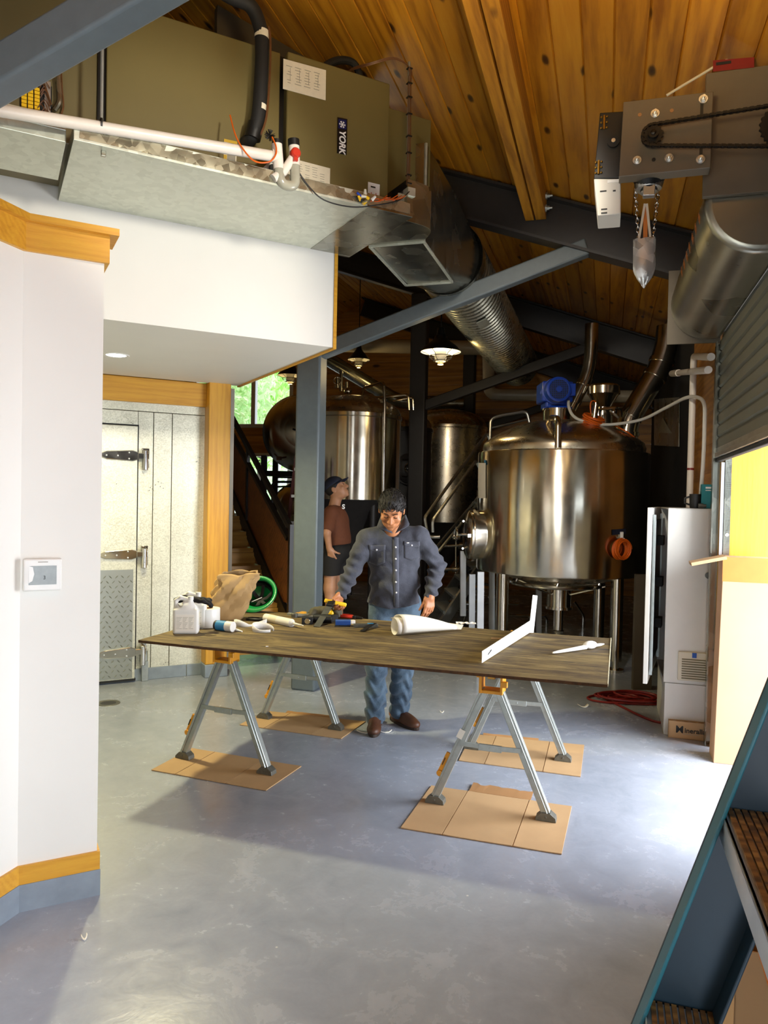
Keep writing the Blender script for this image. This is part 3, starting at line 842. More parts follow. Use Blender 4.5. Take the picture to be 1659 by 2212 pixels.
def rafter(k, label):
    b = MB(); s = sb + (BAY * k if k >= 0 else BAYN); D = 0.34
    for (t0, t1) in ((TR, T_W),):
        a = Vector((t0, s, roof(t0) - 0.012)); c = Vector((t1, s, roof(t1) - 0.012))
        dn = Vector((0, 0, 1)); 
        b.bar(a - dn * 0.01, c - dn * 0.01, 0.155, 0.018); b.bar(a - dn * (D - 0.01), c - dn * (D - 0.01), 0.155, 0.02)
        b.bar(a - dn * D / 2, c - dn * D / 2, 0.016, D - 0.02)
    o = b.build('steel_rafter', M['dark_steel'], rz=RZM, smooth=False)
    tag(o, label, 'rafter', 'steel rafters'); return struct(o)
rafter(-1, 'steel rafter over the near bay'); rafter(0, 'dark steel rafter under the pine ceiling in front'); rafter(1, 'second dark steel rafter beyond the spiral duct'); rafter(2, 'third dark steel rafter at the end wall')
# timber purlin bolted to the front rafter
pl_, pr_ = toM(ps(1133, 465, sb - 0.09)), toM(ps(1177, 472, sb - 0.09))
pw = 0.155
pu = thing('timber_purlin', 'heavy pine purlin bolted to the dark rafter', 'beam', MW(pl_.x, sb - 0.02), RZM, kind='structure')
b = MB(); zb_ = (pl_.z + pr_.z) / 2
b.prism([(0, 0, zb_), (pw * 0.42, 0, zb_), (pw * 0.42, 0, zb_ + 0.05), (pw * 0.5, 0, zb_ + 0.05), (pw * 0.5, 0, zb_), (pw, 0, zb_), (pw, 0, roof(pl_.x + pw)), (0, 0, roof(pl_.x))], (0, -8.4, 0))
b.build('timber', M['purlin'], pu, smooth=False, bevel=0.004)
for dz in (0.045, 0.135):
    b = MB(); b.cyl((pw, -0.10, zb_ + dz), (pw + 0.012, -0.10, zb_ + dz), 0.026, n=16); b.cyl((pw + 0.01, -0.10, zb_ + dz), (pw + 0.03, -0.10, zb_ + dz), 0.016, n=6); b.cyl((pw + 0.03, -0.10, zb_ + dz), (pw + 0.05, -0.10, zb_ + dz), 0.008, n=8)
    b.build('bolt', M['zinc'], pu, smooth=False)

# trees beyond the far windows
def tree(u, v, dep, r, m, label, seed):
    rr = random.Random(seed); p = pd(u, v, dep); root = thing('tree', label, 'tree', (p.x, p.y, -0.2), 0, 'trees outside the far windows')
    b = MB(); b.tube([(0, 0, 0), (0.1, 0, p.z * 0.5), (-0.05, 0.1, p.z + 0.3)], [0.16, 0.12, 0.05], 8); b.build('trunk', M['bark'], root)
    b = MB()
    for _ in range(4500):
        d = Vector((rr.gauss(0, 1), rr.gauss(0, 1), rr.gauss(0, 1))); d.normalize(); d *= r * rr.random() ** 0.45
        c = Vector((d.x, d.y * 0.7, d.z * 1.15 + p.z + 0.2)); s = 0.055 + 0.065 * rr.random()
        m_ = Euler((rr.random() * 6, rr.random() * 6, rr.random() * 6)).to_matrix()
        b.vf([c + m_ @ Vector(q) for q in ((-s, 0, 0), (0, -s * 0.5, 0.02), (s, 0, 0), (0, s * 0.5, 0.02))], [(0, 1, 2, 3)])
    b.build('foliage', m, root, smooth=False)
tree(470, 860, 17.6, 1.4, M['leaf2'], 'pale leafy tree left of the window mullion', 1)
tree(560, 850, 21.3, 2.0, M['leaf'], 'bright green tree behind the window mullion', 2)
tree(625, 860, 25.6, 2.1, M['leaf2'], 'sunlit tree at the right edge of the window', 3)
tree(545, 1030, 30.5, 2.4, M['leaf2'], 'low shrub like tree behind the lower window', 4)

# ================================================================== roots with their own frames
ORG = {}
def rootM(name, label, cat, t, s, z=0.0, **kw):
    o = thing(name, label, cat, MW(t, s, z), RZM, **kw); ORG[o.name] = Vector((t, s, z)); return o
def rootA(name, label, cat, a, b, z=0.0, **kw):
    o = thing(name, label, cat, AW(a, b, z), RZA, **kw); ORG[o.name] = Vector((a, b, z)); return o
def rootW(name, label, cat, p, **kw):
    p = Vector(p); o = thing(name, label, cat, p, 0.0, **kw); ORG[o.name] = p.copy(); return o
def top(o):
    while o.parent is not None: o = o.parent
    return o
def put(root, name, b, m, parent=None, **kw):
    g = ORG[root.name]
    for v in b.bm.verts: v.co -= g
    return b.build(name, m, parent or root, **kw)
def puttext(root, name, body, size, c, xdir, zdir, m, parent=None, **kw):
    """lettering centred at c (frame coordinates), reading along xdir, up along zdir"""
    x = Vector(xdir).normalized(); y = Vector(zdir).normalized(); n = x.cross(y)
    c = Vector(c) - ORG[root.name]
    m4 = Matrix(((x.x, y.x, n.x, c.x), (x.y, y.y, n.y, c.y), (x.z, y.z, n.z, c.z), (0, 0, 0, 1)))
    return text(name, body, size, m4, m, parent or root, **kw)
def quad_on(b, pts, n, th):
    b.prism(pts, Vector(n) * th); return b

# ------------------------------------------------------------------ plenum under the air handler
zP = 3.2
seam = toA(pz(721, 500, zP)).x
pl = rootA('supply_plenum', 'long flat galvanised plenum under the olive air handler', 'duct', 1.2, 3.63, zP)
b = MB(); b.lim(0.335, seam, 3.63, BS - 0.002, zP, zP + 0.03); b.lim(0.335, seam, 3.63, 3.635, zP + 0.02, zP + 0.075); b.lim(0.335, 0.34, 3.63, BS - 0.002, zP, zP + 0.075)
put(pl, 'pan', b, M['galv'], smooth=False, bevel=0.004)
b = MB(); b.lim(seam, 2.10, 3.63, BS - 0.002, zP - 0.002, zP + 0.03); b.lim(AE + 0.025, 2.10, BS - 0.002, 4.46, zP - 0.002, zP + 0.03); b.lim(seam, 2.10, 3.63, 3.635, zP + 0.02, zP + 0.075)
put(pl, 'pan', b, M['galv_dark'], smooth=False, bevel=0.004)['label'] = 'dull mottled end section'
b = MB()
rr = random.Random(3); rows = []
for i in range(61):
    a = 0.36 + (2.08 - 0.36) * i / 60
    rows.append([Vector((a, 3.627 + 0.002 * rr.random(), zP + 0.012)), Vector((a, 3.625 + 0.005 * rr.random(), zP + 0.042)), Vector((a, 3.627 + 0.004 * rr.random(), zP + 0.070 + 0.004 * rr.random()))])
vs = [p for r in rows for p in r]
b.vf(vs, [(i * 3 + k, i * 3 + k + 1, i * 3 + k + 4, i * 3 + k + 3) for i in range(60) for k in (0, 1)])
put(pl, 'foil_tape', b, M['foil'])['label'] = 'crinkled foil tape along the front lip'
rd = rootA('return_duct', 'short galvanised return duct left of the long plenum', 'duct', -0.2, 3.7, zP)
b = MB(); b.prism([(-1.0, 3.70, zP + 0.01), (0.31, 3.70, zP + 0.01), (0.31, 4.12, zP - 0.01), (-1.0, 4.12, zP - 0.01)], (0, 0, 0.09))
b.lim(-1.0, 0.31, 3.695, 3.70, zP + 0.06, zP + 0.12)
put(rd, 'duct_shell', b, M['galv'], smooth=False, bevel=0.004)
# ------------------------------------------------------------------ air handler
ah = rootA('air_handler', 'olive tan air handler cabinet hung under the roof', 'air handler', 1.2, 3.8, 3.27)
FB = 3.80
b = MB(); b.lim(1.405, 2.03, FB, 4.42, 3.27, 4.0)
cab = put(ah, 'fan_section', b, M['tan'], smooth=False, bevel=0.008)
b = MB(); b.lim(0.497, 1.375, FB + 0.03, 4.42, 3.27, 3.995)
coil = put(ah, 'coil_section', b, M['tan'], smooth=False, bevel=0.006)
for l_ in ((1.375, 1.405, FB + 0.05, 4.42, 3.27, 3.99), (0.46, 0.497, FB + 0.05, 4.42, 3.27, 4.1)):
    b = MB(); b.lim(*l_); put(ah, 'seam_strip', b, M['black_metal'], smooth=False)
b = MB(); b.lim(-0.5, 0.46, FB + 0.06, 4.42, 3.27, 4.35)
ctl = put(ah, 'control_cabinet', b, M['tan2'], smooth=False, bevel=0.006)
ctl['label'] = 'dark control cabinet with open wiring bay'
def on_face(u, v, bb): return toA(pb(u, v, bb))
def label_on(corners, bb, name, m, parent, root=ah, th=0.002):
    b = MB(); b.prism([toA(pb(u, v, bb)) for u, v in corners], (0, -th, 0)); return put(root, name, b, m, parent, smooth=False)
lab = label_on([(612, 127), (704, 152), (703, 217), (611, 192)], FB - 0.001, 'wiring_label', M['label'], cab)
b = MB(); rr = random.Random(5)
for k in range(4):
    u0 = 619 + 20 * k
    for j in range(7):
        if rr.random() < 0.8:
            p = on_face(u0, 141 + 5 * k + 6 * j, FB - 0.004); b.box(p + Vector((0.012 + 0.004 * rr.random(), 0, 0)), (0.016 + 0.022 * rr.random(), 0.001, 0.0025))
    p = on_face(u0 + 8, 160 + 5 * k, FB - 0.004)
    b.box(p, (0.002, 0.001, 0.07))
put(ah, 'diagram_lines', b, M['ink_grey'], lab, smooth=False)
badge = label_on([(729, 254), (750, 258), (748, 335), (728, 331)], FB - 0.001, 'badge', M['badge_black'], cab, th=0.004)
badge['label'] = 'black badge with white YORK lettering'
bt = label_on([(731, 257), (748, 260), (748, 280), (731, 277)], FB - 0.0055, 'badge_emblem', M['york_blue'], badge, th=0.001)
c_ = on_face(739.5, 269, FB - 0.007); b = MB()
for k in range(6):
    an = k * math.pi / 3
    d = Vector((math.cos(an), 0, math.sin(an))); b.bar(c_, c_ + d * 0.019, 0.0045, 0.001, (0, 1, 0))
    e = c_ + d * 0.012
    for sg in (-1, 1):
        d2 = Vector((math.cos(an + sg * 0.8), 0, math.sin(an + sg * 0.8))); b.bar(e, e + d2 * 0.007, 0.003, 0.001, (0, 1, 0))
put(ah, 'snowflake', b, M['badge_white'], bt, smooth=False)
puttext(ah, 'lettering', 'YORK', 0.052, on_face(739, 307, FB - 0.0065), (0, 0, -1), (1, 0, 0), M['badge_white'], badge, bold=0.0016, shear=0.12, sx=0.92)
lab2 = label_on([(621, 340), (713, 364), (712, 405), (621, 384)], FB - 0.001, 'rating_label', M['label'], cab)
b = MB()
for k in range(5):
    for j in range(6):
        if rr.random() < 0.85:
            p = on_face(632 + 16 * k, 350 + 4.2 * k + 5 * j, FB - 0.004); b.box(p, (0.02 + 0.012 * rr.random(), 0.001, 0.002))
put(ah, 'print_lines', b, M['ink_grey'], lab2, smooth=False)
lab3 = label_on([(795, 393), (820, 399), (819, 440), (794, 434)], FB - 0.001, 'meter_label', M['badge_white'], cab)
b = MB(); b.box(on_face(806, 404, FB - 0.004), (0.03, 0.001, 0.008)); put(ah, 'print_mark', b, M['ink'], lab3, smooth=False)
b = MB(); b.box(on_face(802, 425, FB - 0.004), (0.004, 0.001, 0.05)); b.box(on_face(812, 427, FB - 0.004), (0.004, 0.001, 0.05)); put(ah, 'red_bars', b, M['red'], lab3, smooth=False)
lab4 = label_on([(484, 300), (512, 306), (510, 357), (482, 351)], FB + 0.029, 'warning_label', M['label'], coil)
label_on([(484, 300), (512, 306), (512, 312), (484, 306)], FB + 0.0265, 'yellow_band', M['label_yellow'], lab4)
label_on([(483, 334), (490, 335), (490, 352), (483, 350)], FB + 0.0265, 'yellow_band', M['label_yellow'], lab4)
label_on([(490, 312), (509, 316), (508, 350), (491, 346)], FB + 0.0265, 'print_block', M['ink_grey'], lab4)
# open wiring bay in the control cabinet
CB = FB + 0.06
bay = label_on([(43, 170), (112, 188), (112, 275), (43, 258)], CB - 0.001, 'wiring_bay', M['black'], ctl, th=0.004)
b = MB()
for u in (52, 66, 80):
    for j in range(8):
        p = on_face(u, 188 + (u - 52) * 0.2 + j * 8, CB - 0.012); b.box(p, (0.022, 0.012, 0.014))
put(ah, 'terminal_block', b, M['yellow'], bay, smooth=False)['label'] = 'rows of yellow terminals'
b = MB()
for k in range(14):
    u = 78 + 12 * rr.random(); p = on_face(u, 180 + 70 * rr.random(), CB - 0.016)
    b.tube(spline([p, p + Vector((0.02, -0.012, 0.03 * rr.random())), p + Vector((0.045, 0, -0.04 * rr.random()))], 4), 0.0022, 5)
put(ah, 'wire_loom', b, M['copper'], bay)
b = MB(); b.lim(on_face(96, 200, CB).x, on_face(109, 200, CB).x, CB - 0.012, CB, on_face(96, 262, CB).z, on_face(96, 176, CB).z); put(ah, 'relay_rail', b, M['alu'], bay, smooth=False)
b = MB(); b.tube(spline([on_face(126, 165, CB - 0.03), on_face(128, 195, CB - 0.03), on_face(128, 220, CB - 0.03), on_face(118, 238, CB - 0.02)], 6), 0.012, 8); put(ah, 'flexible_conduit', b, M['galv_dark'], ctl)
b = MB(); b.tube(spline([on_face(132, 150, CB - 0.02), on_face(134, 190, CB - 0.03), on_face(137, 230, CB - 0.02), on_face(130, 252, CB - 0.02)], 6), 0.004, 6); put(ah, 'loose_wire', b, M['copper'], ctl)
b = MB(); b.box(on_face(95, 268, CB - 0.02), (0.14, 0.03, 0.018)); put(ah, 'bay_lid', b, M['alu'], ctl, smooth=False)
# grey inlet plate with two ports
b = MB(); pA, pB = on_face(569, 385, FB + 0.01), on_face(587, 366, FB + 0.01)
b.cyl(pA + Vector((0, 0.0, 0)), pA + Vector((0, -0.014, 0)), 0.036, n=20); b.cyl(pB, pB + Vector((0, -0.014, 0)), 0.036, n=20); b.bar(pA + Vector((0, -0.007, 0)), pB + Vector((0, -0.007, 0)), 0.072, 0.014, (0, 1, 0))
prt = put(ah, 'drain_plate', b, M['cab'], coil)
b = MB(); b.cyl(pA + Vector((0, -0.014, 0)), pA + Vector((0, -0.017, 0)), 0.022, n=16); b.cyl(pB + Vector((0, -0.014, 0)), pB + Vector((0, -0.017, 0)), 0.022, n=16)
put(ah, 'drain_port', b, M['black'], prt)

# metal transition, elbow, square to round, spiral duct
el = rootA('duct_elbow', 'shiny galvanised elbow between plenum and spiral duct', 'duct', 2.2, 4.0, zP)
b = MB(); b.lim(2.035, 2.42, 3.98, 4.46, 3.30, 3.97)
put(el, 'side_box', b, M['tan'], smooth=False, bevel=0.006)
T0, T1, SB0, SB1 = -1.465, -1.115, 4.45, 5.33
def MtoA(t, s, z): p = MW(t, s, z); return toA(p)
b = MB()
ztop = 3.80
A1, A2 = Vector((2.102, 3.70, 0)), Vector((2.102, 4.15, 0))
B1, B2 = MtoA(T1, SB0, 0), MtoA(T0, SB0, 0)
mid = [MtoA(T1 + 0.0, SB0 - 0.30, 0), MtoA(T1, SB0 - 0.14, 0)]
outer = spline([A1, A1.lerp(B1, 0.45) + Vector((0.07, -0.06, 0)), B1], 5)
inner = [A2.lerp(B2, i / (len(outer) - 1)) for i in range(len(outer))]
loop = outer + list(reversed(inner))
b.prism([Vector((p.x, p.y, zP)) for p in loop], (0, 0, 0.24))
put(el, 'elbow_body', b, M['galv_dark'], smooth=False, bevel=0.006)
b = MB()
def Mb(t, s, z): return MtoA(t, s, z)
SPC_T, SPC_Z, SPC_R = -1.235, 3.485, 0.272
N = 40; r0 = []; r1 = []; r2 = []
for k in range(N):
    an = 2 * math.pi * k / N; c, s_ = math.cos(an), math.sin(an); mm = max(abs(c), abs(s_))
    r0.append(Mb((T0 + T1) / 2 + c / mm * (T1 - T0) / 2, SB0, (zP + ztop) / 2 + s_ / mm * (ztop - zP) / 2))
    r1.append(Mb((T0 + T1) / 2 + 0.02 + c / mm * (T1 - T0) / 2 * 1.02, SB1 - 0.04, (zP + ztop) / 2 + s_ / mm * (ztop - zP) / 2))
    r2.append(Mb(SPC_T + c * SPC_R, SB1 + 0.42, SPC_Z + s_ * SPC_R))
b.rings([r0, r1, r2], caps=False); b.vf(r0, [tuple(range(N))])
put(el, 'square_to_round', b, M['galv_dark'], sharp=25)
b = MB()
for (p, q) in (((T0, SB0, zP), (T0, SB1, zP)), ((T1, SB0, zP), (T1, SB1, zP)), ((T0, SB1, zP), (T1, SB1, zP)), ((T0, SB0, zP), (T1, SB0, zP)), ((T1, SB0, zP), (T1, SB0, ztop)), ((T1, SB1 - 0.03, zP), (T1, SB1 - 0.03, ztop))):
    b.bar(Mb(*p) - Vector((0, 0, 0.004)), Mb(*q) - Vector((0, 0, 0.004)), 0.014, 0.014)
put(el, 'seam_flange', b, M['galv'], smooth=False)
sd = rootM('spiral_duct', 'round ribbed spiral duct running back under the rafters', 'duct', SPC_T, 5.75, SPC_Z)
prof = []; s = 5.73
rowsr = []
while s < 10.4:
    for ds, dr in ((0, 0), (0.066, 0), (0.074, 0.013), (0.082, 0.013), (0.090, 0)):
        rowsr.append((SPC_R + dr, s + ds))
    s += 0.096
m_ = Matrix(((1, 0, 0), (0, 0, 1), (0, 1, 0)))
b = MB(); b.lathe(rowsr, 56, (SPC_T, 0, SPC_Z), m_); put(sd, 'duct_shell', b, M['spiral'], sharp=20)
b = MB(); b.lathe([(0, 10.39), (SPC_R, 10.39), (SPC_R, 10.43), (0, 10.43)], 40, (SPC_T, 0, SPC_Z), m_); put(sd, 'end_cap', b, M['black_metal'])
b = MB(); b.lathe([(SPC_R + 0.012, 5.66), (SPC_R + 0.012, 5.80), (SPC_R, 5.81)], 56, (SPC_T, 0, SPC_Z), m_); put(sd, 'collar', b, M['galv_dark'])
an = -1.15
b = MB(); cc = Vector((SPC_T + math.cos(an) * (SPC_R + 0.016), 6.75, SPC_Z + math.sin(an) * (SPC_R + 0.016)))
b.box(cc, (0.10, 0.22, 0.008), (0, -(an + math.pi / 2) , 0)); put(sd, 'pale_plate', b, M['galv'], smooth=False)  # small plate in paler metal on the duct flank

# condensate drain pipe with trap
PB = 3.62
def A_(u, v, bb=PB): return toA(pb(u, v, bb))
cd = rootA('drain_pipe', 'white plastic drain pipe sloping along the air handler', 'pipe', 0.6, PB, 3.30)
b = MB(); b.cyl(A_(-40, 232), A_(592, 338), 0.0265, n=18); put(cd, 'pipe', b, M['pvc'])
b = MB(); b.cyl(A_(598, 312), A_(602, 366), 0.027, n=18); b.cyl(A_(586, 336), A_(599, 339), 0.032, n=18); put(cd, 'tee', b, M['pvc'])
b = MB(); b.cyl(A_(598, 303), A_(598, 314), 0.024, n=16); put(cd, 'black_plug', b, M['black'])
b = MB(); b.tube(rounded([A_(602, 358), A_(606, 398), A_(638, 404), A_(637, 355)], 0.055, 8), 0.0255, 16); put(cd, 'trap_bend', b, M['clear'])['label'] = 'cloudy clear u shaped trap'
b = MB(); b.cyl(A_(635, 312), A_(637, 358), 0.027, n=18); b.tube([A_(633, 340), A_(612, 372), A_(590, 386)], 0.022, 14); put(cd, 'wye', b, M['pvc'])
b = MB(); b.cyl(A_(634, 302), A_(635, 316), 0.030, n=18); put(cd, 'black_cap', b, M['black'])
b = MB(); p = A_(639, 330, PB - 0.03); b.lathe([(0, -0.02), (0.026, -0.02), (0.026, 0.005), (0.02, 0.012), (0, 0.012)], 18, p, Matrix(((1, 0, 0), (0, 0, -1), (0, 1, 0)))); b.box(A_(638, 344, PB - 0.03), (0.022, 0.02, 0.02)); put(cd, 'red_valve', b, M['red'])['label'] = 'red valve knob'
b = MB(); p = A_(583, 292, PB); 
for k in range(60):
    d = Vector((rr.gauss(0, 1), rr.gauss(0, 1), rr.gauss(0, 1))).normalized() * 0.028; b.tube([p, p + d], 0.0016, 3)
put(cd, 'brush', b, M['black'])['label'] = 'black bristle brush'
rw = rootA('red_wire', 'thin red wire looping over the white drain pipe', 'wire', 1.1, PB - 0.04, 3.35)
b = MB(); b.tube(spline([A_(497, 249, 3.70), A_(508, 290, 3.62), A_(525, 322, 3.58), A_(550, 348, 3.57), A_(580, 350, 3.57), A_(595, 335, 3.57), A_(596, 316, 3.58), A_(588, 296, 3.60)], 6), 0.004, 6); put(rw, 'conductor', b, M['orange_cord'])
hg = rootA('pipe_hanger', 'silver rod and strap holding the drain pipe', 'hanger', A_(218, 262).x, PB + 0.05, 3.3)
pr = A_(219, 262, PB + 0.05)
b = MB(); b.cyl(pr, pr + Vector((0, 0, 0.75)), 0.008, n=10); put(hg, 'rod', b, M['zinc'])
b = MB(); b.box(pr + Vector((0, 0.01, -0.02)), (0.05, 0.06, 0.03)); b.box(pr + Vector((0.012, 0.01, -0.09)), (0.022, 0.02, 0.13)); put(hg, 'bracket', b, M['galv_dark'], smooth=False, bevel=0.003)
b = MB(); b.lathe([(0.0275, -0.004), (0.031, -0.004), (0.031, 0.004), (0.0275, 0.004)], 16, A_(218, 270), Matrix(((0, 0, 1), (1, 0, 0), (0, 1, 0)))); put(hg, 'strap', b, M['black'])
rl = rootA('insulated_refrigerant_line', 'black insulated refrigerant line curving down to the air handler', 'pipe', 1.2, 3.72, 3.45)
pts = spline([A_(420, -60, 3.74), A_(490, -12, 3.74), A_(540, 12, 3.74), A_(562, 60, 3.74), A_(566, 110, 3.74), A_(563, 190, 3.74), A_(557, 255, 3.74), A_(545, 292, 3.76), A_(530, 312, 3.84)], 8)
b = MB(); b.tube(pts, 0.036, 18); put(rl, 'insulation', b, M['black_rubber'])
for (v0, v1) in ((68, 84), (228, 240)):
    b = MB(); b.tube([A_(566 - (v0 - 68) * 0.03, v0, 3.74), A_(565 - (v0 - 68) * 0.03, v1, 3.74)], 0.0375, 18, caps=False); put(rl, 'label_wrap', b, M['label'])
b = MB(); b.cyl(A_(553, 268, 3.75), A_(545, 300, 3.76), 0.043, n=16); put(rl, 'coupling', b, M['black'])
b = MB(); b.tube([p + Vector((0.035, -0.03, 0)) for p in pts[24:]], 0.006, 6); put(rl, 'liquid_line', b, M['copper'])
# threaded rod with wires, strut bracket
hr = rootA('hanger_rod', 'threaded rod with tied wires at the end of the air handler', 'hanger', 2.12, 3.72, 3.28)
RB = 3.72
b = MB(); b.cyl(A_(884, 134, RB), A_(880, 412, RB), 0.0075, n=10); put(hr, 'rod', b, M['zinc'])
b = MB(); b.box(A_(884, 418, RB) , (0.05, 0.06, 0.05)); b.box(A_(868, 428, RB + 0.02), (0.05, 0.012, 0.05)); b.cyl(A_(880, 440, RB), A_(880, 452, RB), 0.014, n=6); put(hr, 'strut_bracket', b, M['galv'], smooth=False, bevel=0.003)
b = MB()
for dx in (-1.5, 1.5, 4.0):
    b.tube(spline([A_(884 + dx, 148, RB - 0.012), A_(886 + dx, 160, RB - 0.012), A_(884 + dx, 180, RB - 0.012), A_(883 + dx, 300, RB - 0.012), A_(880 + dx, 400, RB - 0.012)], 6), 0.003, 5)
put(hr, 'wire_bundle', b, M['copper'])
b = MB()
for v in (150, 182, 212, 248, 296, 332, 380, 398):
    p = A_(883 - (v - 80) * 0.008, v, RB); b.box(p + Vector((0.002, -0.008, 0)), (0.028, 0.026, 0.006))
put(hr, 'cable_tie', b, M['black'], smooth=False)
wl = rootA('wire_loop', 'brown wires arching from the rod to the air handler top', 'wire', 1.9, 3.8, 4.0)
b = MB()
for k in range(3):
    b.tube(spline([A_(740, 158 + 2 * k, 3.95), A_(765, 150 - 2 * k, 3.85), A_(800, 140 - 2 * k, 3.75), A_(850, 128 - 2 * k, RB - 0.02), A_(882, 142, RB - 0.02), A_(884, 156, RB - 0.014)], 6), 0.0032, 5)
put(wl, 'conductor', b, M['copper'])
bh = rootA('black_hose', 'black hose arching over the air handler top', 'hose', 1.8, 4.1, 4.0)
b = MB(); b.tube(spline([A_(690, 165, 4.0), A_(705, 142, 4.0), A_(735, 130, 4.0), A_(765, 138, 4.0), A_(780, 172, 4.0)], 6), 0.022, 10); put(bh, 'hose', b, M['black_rubber'])
sw = rootA('signal_wire', 'thin black wire sagging below the fan section', 'wire', 1.9, 3.6, 3.25)
b = MB(); b.tube(spline([A_(642, 366), A_(665, 400), A_(700, 432, 3.60), A_(760, 447, 3.60), A_(820, 442, 3.60), A_(862, 432, 3.62), A_(884, 414, 3.66)], 6), 0.0035, 6); put(sw, 'conductor', b, M['black'])
wn = rootA('wire_nuts', 'cluster of yellow and blue wire nuts on the plenum lip', 'wire', 1.98, 3.62, 3.27)
rr2 = random.Random(8)
for k, mm in enumerate(('yellow', 'cream', 'yellow', 'tan', 'blue', 'cream', 'yellow', 'black', 'white_plastic')):
    p = A_(778 + 28 * rr2.random(), 418 + 24 * rr2.random(), 3.61); d = Vector((rr2.gauss(0, 1), -0.3, rr2.gauss(0, 1))).normalized()
    b = MB(); b.cyl(p, p + d * 0.028, 0.010, 0.006, 10); put(wn, 'wire_nut', b, M[mm])
b = MB()
for k in range(7):
    p = A_(800 + 8 * k, 436 - k, 3.63); b.tube(spline([p, p + Vector((0.03, -0.01, 0.02 * rr2.random())), p + Vector((0.08, 0, 0.05 * rr2.random()))], 4), 0.003, 5)
put(wn, 'pigtail', b, M['orange_cord'])

# ================================================================== roller door and its operator
rdoor = rootM('door_2', 'half raised grey slatted roller door', 'roller door', T_W, 4.44, 0.0, kind='structure')
CTD = 0.712; zb = 1.93
b = MB(); prof = []
z = zb + 0.06
while z < 2.68:
    prof += [(CTD, z), (CTD - 0.014, z + 0.010), (CTD - 0.016, z + 0.060), (CTD - 0.004, z + 0.078), (CTD, z + 0.082)]; z += 0.082
vs = []; 
for (t, zz) in prof: vs += [Vector((t, DS0, zz)), Vector((t, DS1 - 0.03, zz))]
b.vf(vs, [(2 * i, 2 * i + 1, 2 * i + 3, 2 * i + 2) for i in range(len(prof) - 1)])
b.lim(CTD + 0.003, CTD + 0.008, DS0, DS1 - 0.03, zb + 0.05, 2.76)
put(rdoor, 'slat_curtain', b, M['slat'], sharp=15)
b = MB(); b.lim(CTD - 0.035, CTD + 0.03, DS0, DS1 - 0.02, zb, zb + 0.03); b.lim(CTD - 0.012, CTD + 0.008, DS0, DS1 - 0.02, zb + 0.03, zb + 0.085)
put(rdoor, 'bottom_bar', b, M['alu'], smooth=False, bevel=0.003)
b = MB(); b.lim(CTD - 0.02, CTD + 0.02, DS0, DS1 - 0.02, zb - 0.025, zb); put(rdoor, 'bottom_seal', b, M['black_rubber'], smooth=False, bevel=0.008)
b = MB(); b.lim(0.672, 0.680, DS1 - 0.07, DS1 + 0.0, 0, 2.70); b.lim(0.672, 0.76, DS1 - 0.012, DS1, 0, 2.70); b.lim(0.745, 0.752, DS1 - 0.09, DS1, 0, 2.70); b.lim(0.752, 0.79, DS1 - 0.05, DS1 - 0.03, 0, 2.7)
gd = put(rdoor, 'guide_rail', b, M['galv_dark'], smooth=False)
b = MB(); b.lim(0.722, 0.742, DS1 - 0.082, DS1 - 0.074, 0.4, 1.9); put(rdoor, 'guide_lip', b, M['alu'], gd, smooth=False)
for z in (0.5, 1.2, 1.42):
    b = MB(); b.cyl((0.772, DS1 - 0.05, z), (0.772, DS1 - 0.058, z), 0.012, n=10); put(rdoor, 'bolt', b, M['galv'], gd)
# hood
HC_T, HC_Z, HR = 0.615, 2.955, 0.235
poly = [(T_W, HC_Z + 0.24)] + [(HC_T + HR * math.cos(a), HC_Z + HR * math.sin(a)) for a in [math.pi * (0.5 + 1.0 * i / 22) for i in range(23)]] + [(T_W, HC_Z - HR)]
b = MB(); b.prism([Vector((t, 3.552, z)) for t, z in poly], (0, 5.385 - 3.552, 0)); put(rdoor, 'hood', b, M['hood'], sharp=30, bevel=0.03, segs=4)['label'] = 'rounded galvanised hood over the rolled curtain'
b = MB(); b.lim(0.365, T_W, 5.385, 5.40, HC_Z - 0.255, HC_Z + 0.24); put(rdoor, 'end_plate', b, M['bronze'], smooth=False)
b = MB(); b.lim(0.368, T_W + 0.05, 3.52, 3.548, 2.965, 3.50); ep = put(rdoor, 'end_plate', b, M['bronze'], smooth=False, bevel=0.003)
ep['label'] = 'tall taupe end plate nearest the camera'
def pM(u, v, s): return toM(ps(u, v, s))
b = MB(); b.prism([pM(1540, 131, 3.519), pM(1629, 124, 3.519), pM(1629, 146, 3.519), pM(1540, 155, 3.519)], (0, -0.002, 0)); st = put(rdoor, 'warning_sticker', b, M['red_dark'], ep, smooth=False)
b = MB(); b.box(pM(1563, 136, 3.515), (0.06, 0.001, 0.012)); put(rdoor, 'print_line', b, M['ink'], st, smooth=False)
# faint red lettering on the hood
b = MB()
for k in range(7):
    z = HC_Z + 0.03 - 0.0 * k; s = 3.75 + k * 0.14
    for j in range(3): b.box((HC_T - HR - 0.001, s + 0.03 * (j - 1), HC_Z + 0.02 * ((j * 7 + k * 3) % 3 - 1)), (0.002, 0.010, 0.035))
put(rdoor, 'faded_marking', b, M['carton_tape'], smooth=False)

